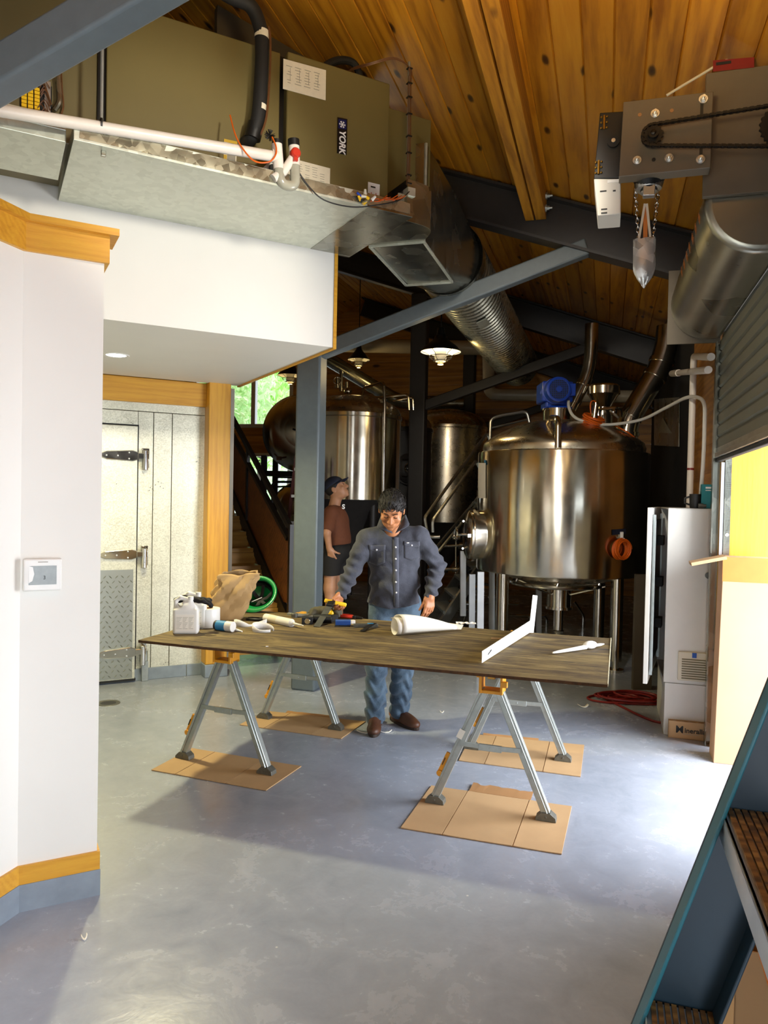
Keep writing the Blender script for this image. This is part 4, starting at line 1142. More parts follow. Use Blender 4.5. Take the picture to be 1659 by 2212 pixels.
op = rootM('door_operator', 'chain drive door operator bolted to the roller door plate', 'motor', pM(1440, 290, 3.40).x, 3.40, 2.9)
S1 = 3.40
c1, c2, c3, c4 = pM(1347, 220, S1), pM(1541, 197, S1), pM(1535, 362, S1), pM(1337, 382, S1)
b = MB(); b.prism([c1, c2, c3, c4], (0, 0.008, 0))
b.prism([c1, c2, c2 + Vector((0, 0.06, 0.006)), c1 + Vector((0, 0.06, 0.006))], (0, 0, -0.006)); b.prism([c4, c3, c3 + Vector((0, 0.06, -0.006)), c4 + Vector((0, 0.06, -0.006))], (0, 0, 0.006))
mp = put(op, 'mounting_plate', b, M['bronze'], smooth=False, bevel=0.004)
for (u, v) in ((1415, 246), (1519, 215), (1376, 347), (1445, 342), (1513, 345)):
    b = MB(); p = pM(u, v, S1); b.cyl(p, p + Vector((0, -0.006, 0)), 0.018, n=18); b.cyl(p + Vector((0, -0.006, 0)), p + Vector((0, -0.020, 0)), 0.012, n=6); b.cyl(p + Vector((0, -0.02, 0)), p + Vector((0, -0.034, 0)), 0.006, n=8); put(op, 'bolt', b, M['alu'], mp, smooth=False)
for (u, v, h) in ((1516, 232, 0.07), (1514, 332, 0.05)):
    b = MB(); p = pM(u, v, S1); b.box(p + Vector((0, -0.001, 0)), (0.012, 0.002, h)); put(op, 'slot', b, M['black'], mp, smooth=False)
for (u, v) in ((1382, 248), (1451, 239), (1412, 345)):
    b = MB(); p = pM(u, v, S1); b.cyl(p, p + Vector((0, -0.002, 0)), 0.008, n=12); put(op, 'hole', b, M['card_dark'] if v < 300 else M['black'], mp)
sp = pM(1411, 290, S1 - 0.05)
b = MB()
N = 26
ring = []
for k in range(N):
    a = 2 * math.pi * k / N; r = 0.042 if k % 2 else 0.035
    ring.append(sp + Vector((r * math.cos(a), 0, r * math.sin(a))))
b.prism(ring, (0, 0.014, 0)); b.cyl(sp + Vector((0, -0.02, 0)), sp + Vector((0, 0.05, 0)), 0.022, n=18); b.ball(sp + Vector((0, -0.02, 0)), (0.012, 0.006, 0.012), 10)
put(op, 'sprocket', b, M['black_metal'], smooth=False)
# second sprocket on the door shaft and the chain around both
sp2 = pM(1690, 268, S1 - 0.05); r1, r2 = 0.044, 0.085
b = MB(); ring = []
for k in range(44):
    a = 2 * math.pi * k / 44; r = r2 if k % 2 else r2 - 0.008
    ring.append(sp2 + Vector((r * math.cos(a), 0, r * math.sin(a))))
b.prism(ring, (0, 0.014, 0)); b.cyl(sp2 + Vector((0, -0.02, 0)), sp2 + Vector((0, 0.16, 0)), 0.03, n=18)
put(op, 'door_sprocket', b, M['black_metal'], smooth=False)
d = (sp2 - sp); d.y = 0; Ld = d.length; base_a = math.atan2(d.z, d.x); off_a = math.acos((r1 - r2) / Ld)
path = []
for i in range(17):
    a = base_a + off_a + (2 * math.pi - 2 * off_a) * i / 16; path.append(sp + Vector((r1 * math.cos(a), 0.007, r1 * math.sin(a))))
for i in range(17):
    a = base_a - off_a + 2 * off_a * i / 16; path.append(sp2 + Vector((r2 * math.cos(a), 0.007, r2 * math.sin(a))))
path.append(path[0]); b = MB(); 
def along(path, step):
    out = []; acc = 0
    for p, q in zip(path[:-1], path[1:]):
        l = (q - p).length; x = acc
        while x < l: out.append((p.lerp(q, x / l), (q - p).normalized())); x += step
        acc = x - l
    return out
for i, (p, tg) in enumerate(along(path, 0.0125)):
    x = tg; y = Vector((0, 1, 0)); zz = x.cross(y); m = Matrix((x, y, zz)).transposed()
    w = 0.020 if i % 2 else 0.012
    b.box(p + Vector((0, -w / 2, 0)), (0.0155, 0.003, 0.010), m); b.box(p + Vector((0, w / 2, 0)), (0.0155, 0.003, 0.010), m); b.box(p, (0.006, w, 0.006), m)
put(op, 'drive_chain', b, M['black_metal'], smooth=False)
# gear box housing to the left
S2 = 3.47
g1, g2, g3, g4 = pM(1296, 243, S2), pM(1348, 240, S2), pM(1342, 384, S2), pM(1283, 386, S2)
b = MB(); b.prism([g1, g2, g3, g4], (0, 0.20, 0)); gb = put(op, 'gear_housing', b, M['black'], smooth=False, bevel=0.004)
for (u, v) in ((1305, 265), (1293, 362)):
    p = pM(u, v, S2 - 0.002); b = MB(); b.cyl(p + Vector((0, -0.004, -0.03)), p + Vector((0, -0.004, 0.03)), 0.005, n=8)
    for dx in (-0.012, 0.012):
        for dz in (-0.024, 0, 0.024): b.ball(p + Vector((dx, -0.003, dz)), 0.005, 8)
    put(op, 'hinge', b, M['brass'], gb)
p = pM(1325, 307, S2 - 0.002); b = MB(); b.cyl(p, p + Vector((0, -0.012, 0)), 0.026, n=22); put(op, 'adjuster_knob', b, M['black_rubber'], gb)
b = MB(); b.cyl(p + Vector((0, -0.012, 0)), p + Vector((0, -0.02, 0)), 0.009, n=10); put(op, 'knob_screw', b, M['alu'], gb)
h1, h2, h3, h4 = pM(1283, 386, S2), pM(1341, 386, S2), pM(1341, 462, S2), pM(1291, 466, S2)
b = MB(); b.prism([h1, h2, h3, h4], (0, 0.17, 0)); jb = put(op, 'junction_box', b, M['cab'], smooth=False, bevel=0.004)
for (u, v, w) in ((1303, 413, 0.028), (1327, 412, 0.012), (1305, 452, 0.026), (1305, 460, 0.026)):
    b = MB(); b.box(pM(u, v, S2 - 0.001), (w, 0.003, 0.006)); put(op, 'slot', b, M['black'], jb, smooth=False)
b = MB(); b.box(pM(1325, 391, S2 - 0.001), (0.05, 0.003, 0.012)); put(op, 'name_tag', b, M['badge_white'], jb, smooth=False)
# motor under the plate, hand chain ring
mc = pM(1402, 382, 3.50)
b = MB(); b.lathe([(0, 0), (0.06, 0), (0.062, -0.03), (0.055, -0.055), (0.03, -0.075), (0, -0.075)], 24, mc); b.box(mc + Vector((0.0, -0.03, -0.075)), (0.05, 0.04, 0.05)); mt = put(op, 'motor_cap', b, M['alu'], bevel=0.003)
b = MB(); b.lathe([(0.03, -0.06), (0.063, -0.02), (0.066, -0.02), (0.035, -0.07)], 24, mc + Vector((0, -0.01, 0))); put(op, 'cable_ring', b, M['black'], mt)
def chain(b, p, q, pitch=0.018, w=0.006, r=0.0022):
    d = q - p; n = max(2, int(d.length / pitch)); dn = d.normalized()
    for i in range(n):
        c = p.lerp(q, (i + 0.5) / n); side = Vector((1, 0, 0)) if i % 2 else Vector((0, 1, 0)); L2 = pitch * 0.62
        b.tube([c - dn * L2 + side * w * 0.5, c - dn * L2 * 0.6 + side * w, c + dn * L2 * 0.6 + side * w, c + dn * L2 + side * w * 0.5, c + dn * L2 - side * w * 0.5, c + dn * L2 * 0.6 - side * w, c - dn * L2 * 0.6 - side * w, c - dn * L2 - side * w * 0.5], r, 5, closed=True)
for (u0, v0, u1, v1) in ((1372, 408, 1380, 520), (1422, 412, 1410, 520)):
    b = MB(); chain(b, pM(u0, v0, 3.48), pM(u1, v1, 3.48)); put(op, 'hand_chain', b, M['chrome'])
ib = rootM('silver_bag', 'silver bag hanging by straps under the door operator', 'bag', pM(1392, 560, 3.47).x, 3.47, pM(1392, 622, 3.47).z)
cz0, cz1 = pM(1392, 516, 3.47), pM(1391, 622, 3.47)
b = MB(); rings = []
for i in range(15):
    q = i / 14; c = cz0.lerp(cz1, q); w = 0.047 * (1.0 if q < 0.55 else max(0.03, math.cos((q - 0.55) / 0.45 * math.pi / 2))); rings.append([c + Vector((w * math.cos(2 * math.pi * k / 20), 0.4 * w * math.sin(2 * math.pi * k / 20) + 0.004 * rr.random(), 0.003 * math.sin(k * 2.1 + i))) for k in range(20)])
b.rings(rings); put(ib, 'pouch', b, M['silver_bag'], sharp=20)
for (u0, u1) in ((1393, 1380), (1397, 1405)):
    b = MB(); b.bar(pM(u0, 440, 3.47), pM(u1, 517, 3.47), 0.010, 0.003, (0, 1, 0)); put(ib, 'strap', b, M['cream'], smooth=False)
b = MB(); b.bar(pM(1394, 445, 3.475), pM(1394, 520, 3.475), 0.018, 0.002, (0, 1, 0)); put(ib, 'red_tag', b, M['carton_tape'], smooth=False)
# rope behind plate
rp = rootM('pull_rope', 'pale braided rope rising behind the operator plate', 'rope', pM(1470, 190, 3.6).x, 3.6, pM(1440, 205, 3.6).z)
b = MB(); b.tube(spline([pM(1440, 206, 3.60), pM(1500, 170, 3.60), pM(1580, 125, 3.6), pM(1670, 98, 3.6)], 6), 0.006, 8); put(rp, 'rope', b, M['cream'])

# ================================================================== the brewhouse
def torus(b, c, R, r, n=40, m=10, mat=None):
    pts = [Vector((R * math.cos(2 * math.pi * k / n), R * math.sin(2 * math.pi * k / n), 0)) for k in range(n)]
    if mat is not None: pts = [mat @ p for p in pts]
    return b.tube([Vector(c) + p for p in pts], r, m, closed=True)
def manway(root, c, nrm, rw, rh, m, parent=None):
    """oval door with rim, cover, swing arm and handwheel; c on the shell, nrm horizontal outward"""
    n = Vector(nrm).normalized(); x = Vector((0, 0, 1)).cross(n).normalized(); z = Vector((0, 0, 1)); c = Vector(c)
    def ell(s, d, k=36): return [c + n * d + x * (math.cos(2 * math.pi * i / k) * rw * s) + z * (math.sin(2 * math.pi * i / k) * rh * s) for i in range(k)]
    b = MB(); b.rings([ell(1.0, -0.06), ell(1.0, 0.07), ell(1.08, 0.075), ell(1.08, 0.10), ell(0.9, 0.10)]); o = put(root, 'manway_rim', b, m, parent)
    b = MB(); b.rings([ell(0.98, 0.10), ell(0.98, 0.125), ell(0.85, 0.145), ell(0.3, 0.165)]); cv = put(root, 'manway_cover', b, m, parent)
    b = MB(); b.bar(c + n * 0.17 - x * rw * 0.2, c + n * 0.17 + x * rw * 1.25, 0.03, 0.03); b.cyl(c + n * 0.15, c + n * 0.25, 0.012, n=10); torus(b, c + n * 0.25, 0.06, 0.008, 20, 6, Matrix((x, z, n)).transposed())
    for zz in (-0.55, 0.55): b.cyl(c + n * 0.15 + z * rh * zz, c + n * 0.20 + z * rh * zz - x * 0.0, 0.010, n=8); b.cyl(c + n * 0.19 + z * rh * zz - x * 0.09, c + n * 0.19 + z * rh * zz + x * 0.05, 0.010, n=8)
    put(root, 'manway_clamp', b, M['chrome'], parent)
    return o
mc_ = pd(1212, 1100, 7.4); MX, MY = mc_.x, mc_.y; MR = 0.832
zB = pd(1212, 1251, MY - MR).z; zT = pd(1212, 968, MY - MR).z
mt = rootW('mash_tun', 'big shiny stainless mash tun with a blue motor on its dome', 'tank', (MX, MY, 0))
def mp(x, y, z): return Vector((MX + x, MY + y, z))
b = MB(); b.lathe([(MR - 0.10, zB), (MR - 0.006, zB), (MR, zB + 0.012), (MR, zT - 0.012), (MR - 0.006, zT), (MR - 0.05, zT + 0.002)], 96, (MX, MY, 0)); put(mt, 'shell', b, M['tank'], sharp=30)
RD = MR - 0.055; zD = pd(1212, 906, MY - 0.14).z
prof = [(RD + 0.005, zT - 0.01), (RD + 0.012, zT + 0.05), (RD - 0.005, zT + 0.10)]
for i in range(1, 13):
    q = i / 12; r = (RD - 0.005) * (1 - q) + 0.13 * q; prof.append((r, zT + 0.10 + (zD - zT - 0.10) * math.sin(q * math.pi / 2) ** 0.85))
prof.append((0, zD + 0.004))
b = MB(); b.lathe(prof, 80, (MX, MY, 0)); put(mt, 'dome', b, M['tank_dull'], sharp=50)
nx, ny = pd(1204, 900, MY - 0.10).x - MX, -0.10
zN = pd(1204, 884, MY - 0.2).z
b = MB(); b.lathe([(0.137, zD - 0.06), (0.137, zN), (0.15, zN), (0.15, zN + 0.012), (0, zN + 0.012)], 40, mp(nx, ny, 0)); put(mt, 'motor_neck', b, M['steel'])
# legs, underside
for (x, y) in ((-0.605, -0.26), (0.475, -0.34), (-0.52, 0.36), (0.52, 0.40)):
    b = MB(); b.cyl(mp(x, y, 0.10), mp(x, y, zB + 0.05), 0.058, n=24); b.cyl(mp(x, y, 0.02), mp(x, y, 0.10), 0.035, n=16); b.cyl(mp(x, y, 0), mp(x, y, 0.022), 0.08, n=20); put(mt, 'leg', b, M['steel'])
b = MB(); b.lathe([(MR - 0.10, zB + 0.01), (0.55, zB - 0.06), (0.2, zB - 0.16), (0.15, zB - 0.18), (0, zB - 0.18)], 48, (MX, MY, 0)); put(mt, 'bottom_dish', b, M['tank_dull'])
zr_ = pd(1205, 1270, MY - 0.45).z
b = MB(); torus(b, mp(-0.03, 0, zr_), 0.45, 0.022, 48, 10); 
for k in range(6):
    a = k * math.pi / 3 + 0.3; b.cyl(mp(-0.03 + 0.45 * math.cos(a), 0.45 * math.sin(a), zr_), mp(0.45 * math.cos(a), 0.45 * math.sin(a), zB - 0.04), 0.016, n=10)
put(mt, 'spray_ring', b, M['steel'])
for a in (-2.5, -0.6, 0.6, 2.5):
    b = MB(); b.bar(mp(0.47 * math.cos(a), 0.47 * math.sin(a), zr_), mp(0.12 * math.cos(a), 0.12 * math.sin(a), zr_ - 0.11), 0.025, 0.012); put(mt, 'brace_bar', b, M['steel'], smooth=False)
z1_, z2_ = pd(1212, 1288, MY).z, pd(1212, 1312, MY).z
b = MB(); b.lathe([(0, z1_ + 0.12), (0.12, z1_ + 0.10), (0.12, z2_ + 0.012), (0.135, z2_ + 0.012), (0.135, z2_ - 0.012), (0.05, z2_ - 0.02), (0.05, 0.33), (0.06, 0.32), (0.05, 0.30), (0.05, 0.22), (0, 0.22)], 32, mp(0.0, 0, 0)); put(mt, 'drain_sump', b, M['steel'])
b = MB(); b.tube(rounded([mp(0, 0, 0.26), mp(0, -0.02, 0.18), mp(-0.5, -0.1, 0.18), mp(-1.1, 0.2, 0.18)], 0.08), 0.028, 12); put(mt, 'drain_pipe_run', b, M['steel'])
# front stand pipe
sp_x = pd(1201, 930, MY - MR + 0.10).x - MX
b = MB(); b.tube(rounded([mp(sp_x, -0.40, zD - 0.10), mp(sp_x, -0.50, pd(1201, 905, MY - 0.6).z + 0.02), mp(sp_x, -MR + 0.03, pd(1201, 905, MY - 0.75).z), mp(sp_x, -MR + 0.01, zT + 0.0)], 0.07, 8), 0.029, 16); put(mt, 'vent_pipe', b, M['steel'])
manway(mt, mp(-MR * 0.985, -0.16, pd(1030, 1155, MY - 0.16).z), (-0.985, -0.17, 0), 0.16, 0.24, M['steel'])
# orange hook with cable holder, paper tag
b = MB(); yy = -0.35; xx = -math.sqrt(MR ** 2 - yy ** 2)
def onshell(u, v, e=0.004):
    d = ray(u, v); o = Vector((0, 0, EYE)); a = d.x ** 2 + d.y ** 2; bb = -2 * (d.x * MX + d.y * MY); c = MX ** 2 + MY ** 2 - (MR + e) ** 2
    disc = bb * bb - 4 * a * c
    k = (-bb - math.sqrt(max(disc, 0))) / (2 * a); return o + d * k
tagp = rootW('paper_tag', 'white paper sheet taped to the left side of the mash tun', 'paper', onshell(1040, 1035))
b = MB(); vs = []; rows_ = 6
for j in range(rows_):
    for u in (1033, 1038, 1043, 1049):
        p = onshell(u, 1000 + 76 * j / (rows_ - 1), 0.006); vs.append(p)
b.vf(vs, [(j * 4 + i, j * 4 + i + 1, j * 4 + i + 5, j * 4 + i + 4) for j in range(rows_ - 1) for i in range(3)]); put(tagp, 'sheet', b, M['paper'])
b = MB(); b.vf([onshell(1032, 1000, 0.008), onshell(1049, 993, 0.008), onshell(1050, 1003, 0.008), onshell(1032, 1011, 0.008)], [(0, 1, 2, 3)]); put(tagp, 'blue_tape', b, M['cyan'], smooth=False)
# agitator motor: a thing bolted on, seen as its own unit
ag = rootW('agitator_motor', 'bright blue gear motor on top of the mash tun', 'motor', mp(nx, ny, zN + 0.012))
fc = pd(1205, 842, MY - 0.33); bz = zN + 0.012
b = MB(); b.lathe([(0.145, bz), (0.145, bz + 0.02), (0.10, bz + 0.03), (0.09, bz + 0.05)], 32, mp(nx, ny, 0))
b.box(mp(nx - 0.03, ny + 0.02, fc.z + 0.0), (0.30, 0.30, 0.20)); b.box(mp(nx - 0.02, ny + 0.02, bz + 0.07), (0.24, 0.24, 0.14)); put(ag, 'gearbox', b, M['blue'], bevel=0.02, segs=3)
my_ = Matrix(((1, 0, 0), (0, 0, 1), (0, -1, 0))); fx = fc.x
b = MB(); b.lathe([(0.0, -0.02), (0.112, -0.02), (0.115, 0.10), (0.118, 0.10), (0.122, 0.22), (0.116, 0.255), (0.10, 0.262)], 40, (fx, MY + ny - 0.02, fc.z), Matrix(((1, 0, 0), (0, 0, -1), (0, 1, 0)))); mo = put(ag, 'motor_body', b, M['blue'], sharp=40)
b = MB()
for k in range(-5, 6):
    w = math.sqrt(max(0.094 ** 2 - (k * 0.0175) ** 2, 0)); yy = MY + ny - 0.285
    b.bar((fx - w, yy, fc.z + k * 0.0175), (fx + w, yy, fc.z + k * 0.0175), 0.003, 0.003); b.bar((fx + k * 0.0175, yy, fc.z - w), (fx + k * 0.0175, yy, fc.z + w), 0.003, 0.003, (1, 0, 0))
b.cyl((fx, yy + 0.004, fc.z), (fx, yy - 0.004, fc.z), 0.028, n=18); torus(b, (fx, yy + 0.003, fc.z), 0.098, 0.006, 36, 6, Matrix(((1, 0, 0), (0, 0, -1), (0, 1, 0))))
put(ag, 'fan_guard', b, M['blue'], mo, smooth=False)
b = MB(); b.cyl((fx, MY + ny - 0.262, fc.z), (fx, MY + ny - 0.268, fc.z), 0.099, n=32); put(ag, 'fan_shade', b, M['black'], mo)  # black disc stands for the shade behind the fan guard
b = MB(); b.box((fx + 0.145, MY + ny - 0.14, fc.z + 0.01), (0.07, 0.12, 0.12)); put(ag, 'terminal_box', b, M['blue'], bevel=0.008)
b = MB()
for k in range(7): b.lathe([(0.112, 0), (0.127, 0.002), (0.127, 0.006), (0.112, 0.008)], 36, (fx, MY + ny - 0.03 - k * 0.02, fc.z), Matrix(((1, 0, 0), (0, 0, -1), (0, 1, 0))))
put(ag, 'cooling_fins', b, M['blue'], mo)
cdt = rootW('grey_conduit', 'pale flexible conduit from the blue motor to the right wall', 'conduit', pd(1300, 915, 7.0))
b = MB(); b.tube(spline([pd(1228, 866, 7.15), pd(1229, 880, 7.1), pd(1238, 898, 7.05), pd(1258, 909, 7.0), pd(1300, 917, 6.95), pd(1340, 915, 6.9), pd(1390, 905, 6.7), pd(1440, 880, 6.3), pd(1480, 860, 5.9), pd(1505, 858, 5.6), pd(1521, 872, 5.25), pd(1522, 920, 5.2), pd(1519, 1000, 5.2), pd(1513, 1075, 5.25)], 8), 0.014, 10); put(cdt, 'conduit', b, M['cab'])
def coil(root_name, label, c, R, n, axis_m, m, r=0.006, seed=1, spread=0.02):
    root = rootW(root_name, label, 'cable', c); q = random.Random(seed); b = MB(); pts = []
    for k in range(n * 20):
        a = 2 * math.pi * k / 20; rad = R * (0.86 + 0.2 * math.sin(k * 0.173 + seed) * 0.6 + 0.10 * q.random() * 0.3)
        pts.append(Vector(c) + axis_m @ Vector((rad * math.cos(a), rad * math.sin(a) , spread * math.sin(k * 0.071 + seed))))
    b.tube(pts, r, 6); put(root, 'cable', b, m); return root
oc = pd(1281, 908, MY - 0.38)
coil('orange_cable', 'orange cable bundle tied on the mash tun dome', oc, 0.105, 9, Euler((0.35, 0.25, 0)).to_matrix(), M['orange_cord'], 0.008, 1, 0.035)
oc2 = onshell(1343, 1186, 0.05)
c2_ = coil('orange_cable', 'orange cable coil hung low on the right of the mash tun', oc2, 0.095, 8, Euler((R_(90), 0, R_(30))).to_matrix(), M['orange_cord'], 0.007, 2, 0.03)
b = MB(); b.tube(spline([pd(1330, 920, 7.0), pd(1362, 938, 6.95), pd(1384, 962, 7.1), pd(1390, 1000, 7.15), pd(1390, 1060, 7.15), pd(1384, 1120, 7.1), pd(1370, 1160, 7.0), onshell(1352, 1180, 0.05)], 8), 0.007, 6); put(c2_, 'lead', b, M['orange_cord'])
hk = rootW('adhesive_hook', 'white hook on blue tape above the orange coil', 'hook', onshell(1340, 1152, 0.004))
b = MB(); b.vf([onshell(1322, 1144, 0.005), onshell(1352, 1142, 0.005), onshell(1352, 1153, 0.005), onshell(1322, 1156, 0.005)], [(0, 1, 2, 3)]); put(hk, 'tape', b, M['navy'], smooth=False)
b = MB(); p = onshell(1343, 1156, 0.012); b.box(p, (0.03, 0.02, 0.06)); b.box(p + Vector((0, -0.03, -0.03)), (0.025, 0.05, 0.015)); put(hk, 'hook', b, M['white_plastic'], bevel=0.005)
sn = rootW('temperature_probe', 'small steel probe with orange lead on the dome', 'probe', pd(1284, 900, 6.98))
b = MB(); b.cyl(pd(1283, 905, 6.99), pd(1287, 876, 6.99), 0.030, n=18); b.cyl(pd(1287, 876, 6.99), pd(1287, 870, 6.99), 0.010, n=10); put(sn, 'probe_body', b, M['steel'])
b = MB(); b.tube(spline([pd(1287, 871, 6.99), pd(1284, 866, 6.98), pd(1277, 868, 6.97), pd(1275, 880, 6.96), pd(1277, 894, 6.95)], 6), 0.006, 6); put(sn, 'lead', b, M['orange_cord'])
# grist hopper and its neck
gh = rootW('grist_hopper', 'stainless funnel hopper behind the mash tun dome', 'hopper', pd(1304, 900, 7.75))
gx = pd(1304, 838, 7.75)
def lz(v): return pd(1304, v, 7.75).z
b = MB(); b.lathe([(0.15, lz(836) + 0.02), (0.165, lz(836)), (0.165, lz(852)), (0.155, lz(853)), (0.075, lz(880)), (0.075, lz(890)), (0.10, lz(891)), (0.10, lz(925) - 0.12)], 40, (gx.x, gx.y, 0)); put(gh, 'funnel', b, M['steel'], sharp=25)
b = MB(); b.tube(rounded([pd(1292, 905, 7.4), pd(1292, 884, 7.4), pd(1340, 880, 7.4), pd(1342, 900, 7.45)], 0.06), 0.016, 10); b.ball(pd(1325, 890, 7.4), 0.04, 10); b.cyl(pd(1318, 886, 7.38), pd(1336, 902, 7.38), 0.014, n=8); put(gh, 'side_valve', b, M['chrome'])
def pipe(name, label, pts, r, m, cat='pipe', rad=0.2, rings=(), parent_group=None, n=20):
    root = rootW(name, label, cat, pts[0]);
    if parent_group: root['group'] = parent_group
    pp = rounded(pts, rad, 6); b = MB(); b.tube(pp, r, n); put(root, 'pipe', b, m)
    for (i, q) in rings:
        p = Vector(pts[i]).lerp(Vector(pts[i + 1]), q); d = (Vector(pts[i + 1]) - Vector(pts[i])).normalized()
        b = MB(); b.cyl(p - d * 0.02, p + d * 0.02, r * 1.12, n=n); put(root, 'clamp', b, m)
    return root
pipe('steam_stack', 'tall stainless steam stack leaning right of the mash tun', [pd(1352, 965, 7.9), pd(1354, 912, 7.9), pd(1425, 795, 7.9), pd(1440, 745, 7.9), pd(1443, 705, 7.9)], 0.118, M['steel'], 'stack', 0.15, [(0, 0.5), (1, 0.12), (1, 0.85), (2, 0.3)])
pipe('vent_stack', 'short stainless vent stack behind the blue motor', [pd(1232, 885, 7.8), pd(1270, 810, 7.8), pd(1277, 765, 7.8), pd(1278, 700, 7.8)], 0.068, M['steel'], 'stack', 0.12, [(0, 0.25), (0, 0.75)])
GP = 'pale duct pipes along the end wall'
pipe('vent_duct', 'long pale round duct running high along the end wall', [pd(560, 742, 12.6), pd(1048, 752, 12.2)], 0.115, M['pvc_dim'], 'duct', parent_group=GP)
pipe('vent_duct', 'pale round duct dropping and turning behind the blue motor', [pd(1054, 720, 11.5), pd(1056, 852, 11.5), pd(1392, 857, 11.0)], 0.092, M['pvc_dim'], 'duct', 0.14, parent_group=GP)
pipe('vent_duct', 'dim round duct sloping down behind the upright tank', [pd(640, 735, 12.9), pd(860, 868, 12.8), pd(1000, 872, 12.8)], 0.125, M['galv_dark'], 'duct', 0.2, parent_group=GP)
# access platform stair beside the tun
stx = rootW('platform_stair', 'stainless stair with tube handrails left of the mash tun', 'stair', pd(985, 1330, 7.6) * 1.0)
d0, d1 = 8.2, 9.3
b = MB(); b.tube(rounded([pd(950, 1160, d0), pd(925, 1160, d0) + Vector((0, 0, 0.0)), pd(917, 1118, d0), pd(1052, 936, d1), pd(1062, 960, d1)], 0.05), 0.019, 10); put(stx, 'handrail', b, M['alu'])
b = MB(); b.tube(rounded([pd(935, 1150, d0 - 0.4), pd(934, 1125, d0 - 0.4), pd(1028, 995, d1 - 0.8), pd(1036, 1010, d1 - 0.8)], 0.05), 0.019, 10); put(stx, 'handrail', b, M['alu'])
b = MB(); b.cyl(pd(940, 1185, d0), pd(1045, 1060, d1), 0.016, n=8); put(stx, 'mid_rail', b, M['alu'])
b = MB(); b.cyl(pd(940, 1200, d0 - 0.4), pd(1030, 1090, d1 - 0.8), 0.016, n=8); put(stx, 'mid_rail', b, M['alu'])
n0, n1_ = pd(962, 1338, 8.0), pd(1062, 1190, 8.5)
o0, o1_ = pd(940, 1322, 8.7), pd(1046, 1166, 9.15)
for p, q in ((n0, n1_), (o0, o1_)):
    b = MB(); b.bar(p - (q - p) * ((p.z - 0.06) / (q.z - p.z)), q, 0.03, 0.125); put(stx, 'stringer', b, M['alu'], smooth=False)
hx = (n1_ - n0); hx.z = 0; hx.normalize()
for k in range(5):
    q = (k + 0.5) / 5; pA_, pB_ = n0.lerp(n1_, q), o0.lerp(o1_, q); pA_.z = pB_.z = (pA_.z + pB_.z) / 2
    b = MB(); b.prism([pA_ - hx * 0.11, pB_ - hx * 0.11, pB_ + hx * 0.11, pA_ + hx * 0.11], (0, 0, 0.03)); put(stx, 'tread', b, M['zinc'], smooth=False)
for (u, v0, v1, dd) in ((1038, 1235, 1372, 6.9), (1062, 1215, 1372, 8.2), (1020, 1240, 1340, 7.6), (1000, 1190, 1330, 8.0), (1163, 1270, 1385, 8.3)):
    b = MB(); p, q = pd(u, v0, dd), pd(u, v1, dd); q.z = 0.0 if dd < 8 else q.z; b.bar(p, q, 0.06, 0.06, (0, 1, 0)); put(stx, 'post', b, M['alu'], smooth=False)
b = MB(); b.tube(rounded([pd(1058, 965, d1), pd(1060, 905, d1), pd(1080, 898, d1), pd(1138, 888, d1), pd(1144, 912, d1)], 0.06), 0.021, 10); b.cyl(pd(1060, 925, d1), pd(1140, 906, d1), 0.012, n=8); put(stx, 'platform_rail', b, M['alu'])
b = MB(); b.box(pd(1110, 1090, 8.9), (0.9, 0.9, 0.05)); put(stx, 'platform', b, M['zinc'], smooth=False)
# pipework manifold under and left of the tun
mf = rootW('pipe_manifold', 'stainless pipe manifold with valves behind the platform stair', 'pipework', pd(1000, 1330, 8.3))
rq = random.Random(21)
for (pts, r) in (([(955, 1180), (1000, 1178), (1010, 1150), (1012, 1110)], 0.018), ([(945, 1230), (1030, 1228)], 0.022), ([(960, 1320), (960, 1300), (1120, 1305)], 0.018), ([(985, 1130), (985, 1300)], 0.016), ([(1100, 1330), (1180, 1332), (1182, 1385)], 0.02), ([(1005, 1260), (1060, 1262), (1062, 1340)], 0.02), ([(1240, 1300), (1260, 1330), (1258, 1385)], 0.02), ([(940, 1345), (1000, 1350), (1008, 1318)], 0.018)):
    b = MB(); b.tube(rounded([pd(u, v, 9.5) for u, v in pts], 0.05), r, 10); put(mf, 'pipe_run', b, M['chrome'])
for (u, v) in ((1000, 1178), (985, 1230), (1030, 1228), (1012, 1305), (1062, 1290), (1090, 1304), (1150, 1332), (985, 1160)):
    b = MB(); p = pd(u, v, 9.46); b.ball(p, 0.036, 10); b.cyl(p, p + Vector((0.02, -0.04, 0.09)), 0.008, n=8); b.cyl(p + Vector((-0.05, 0, 0)), p + Vector((0.05, 0, 0)), 0.034, n=12); put(mf, 'valve', b, M['chrome'])
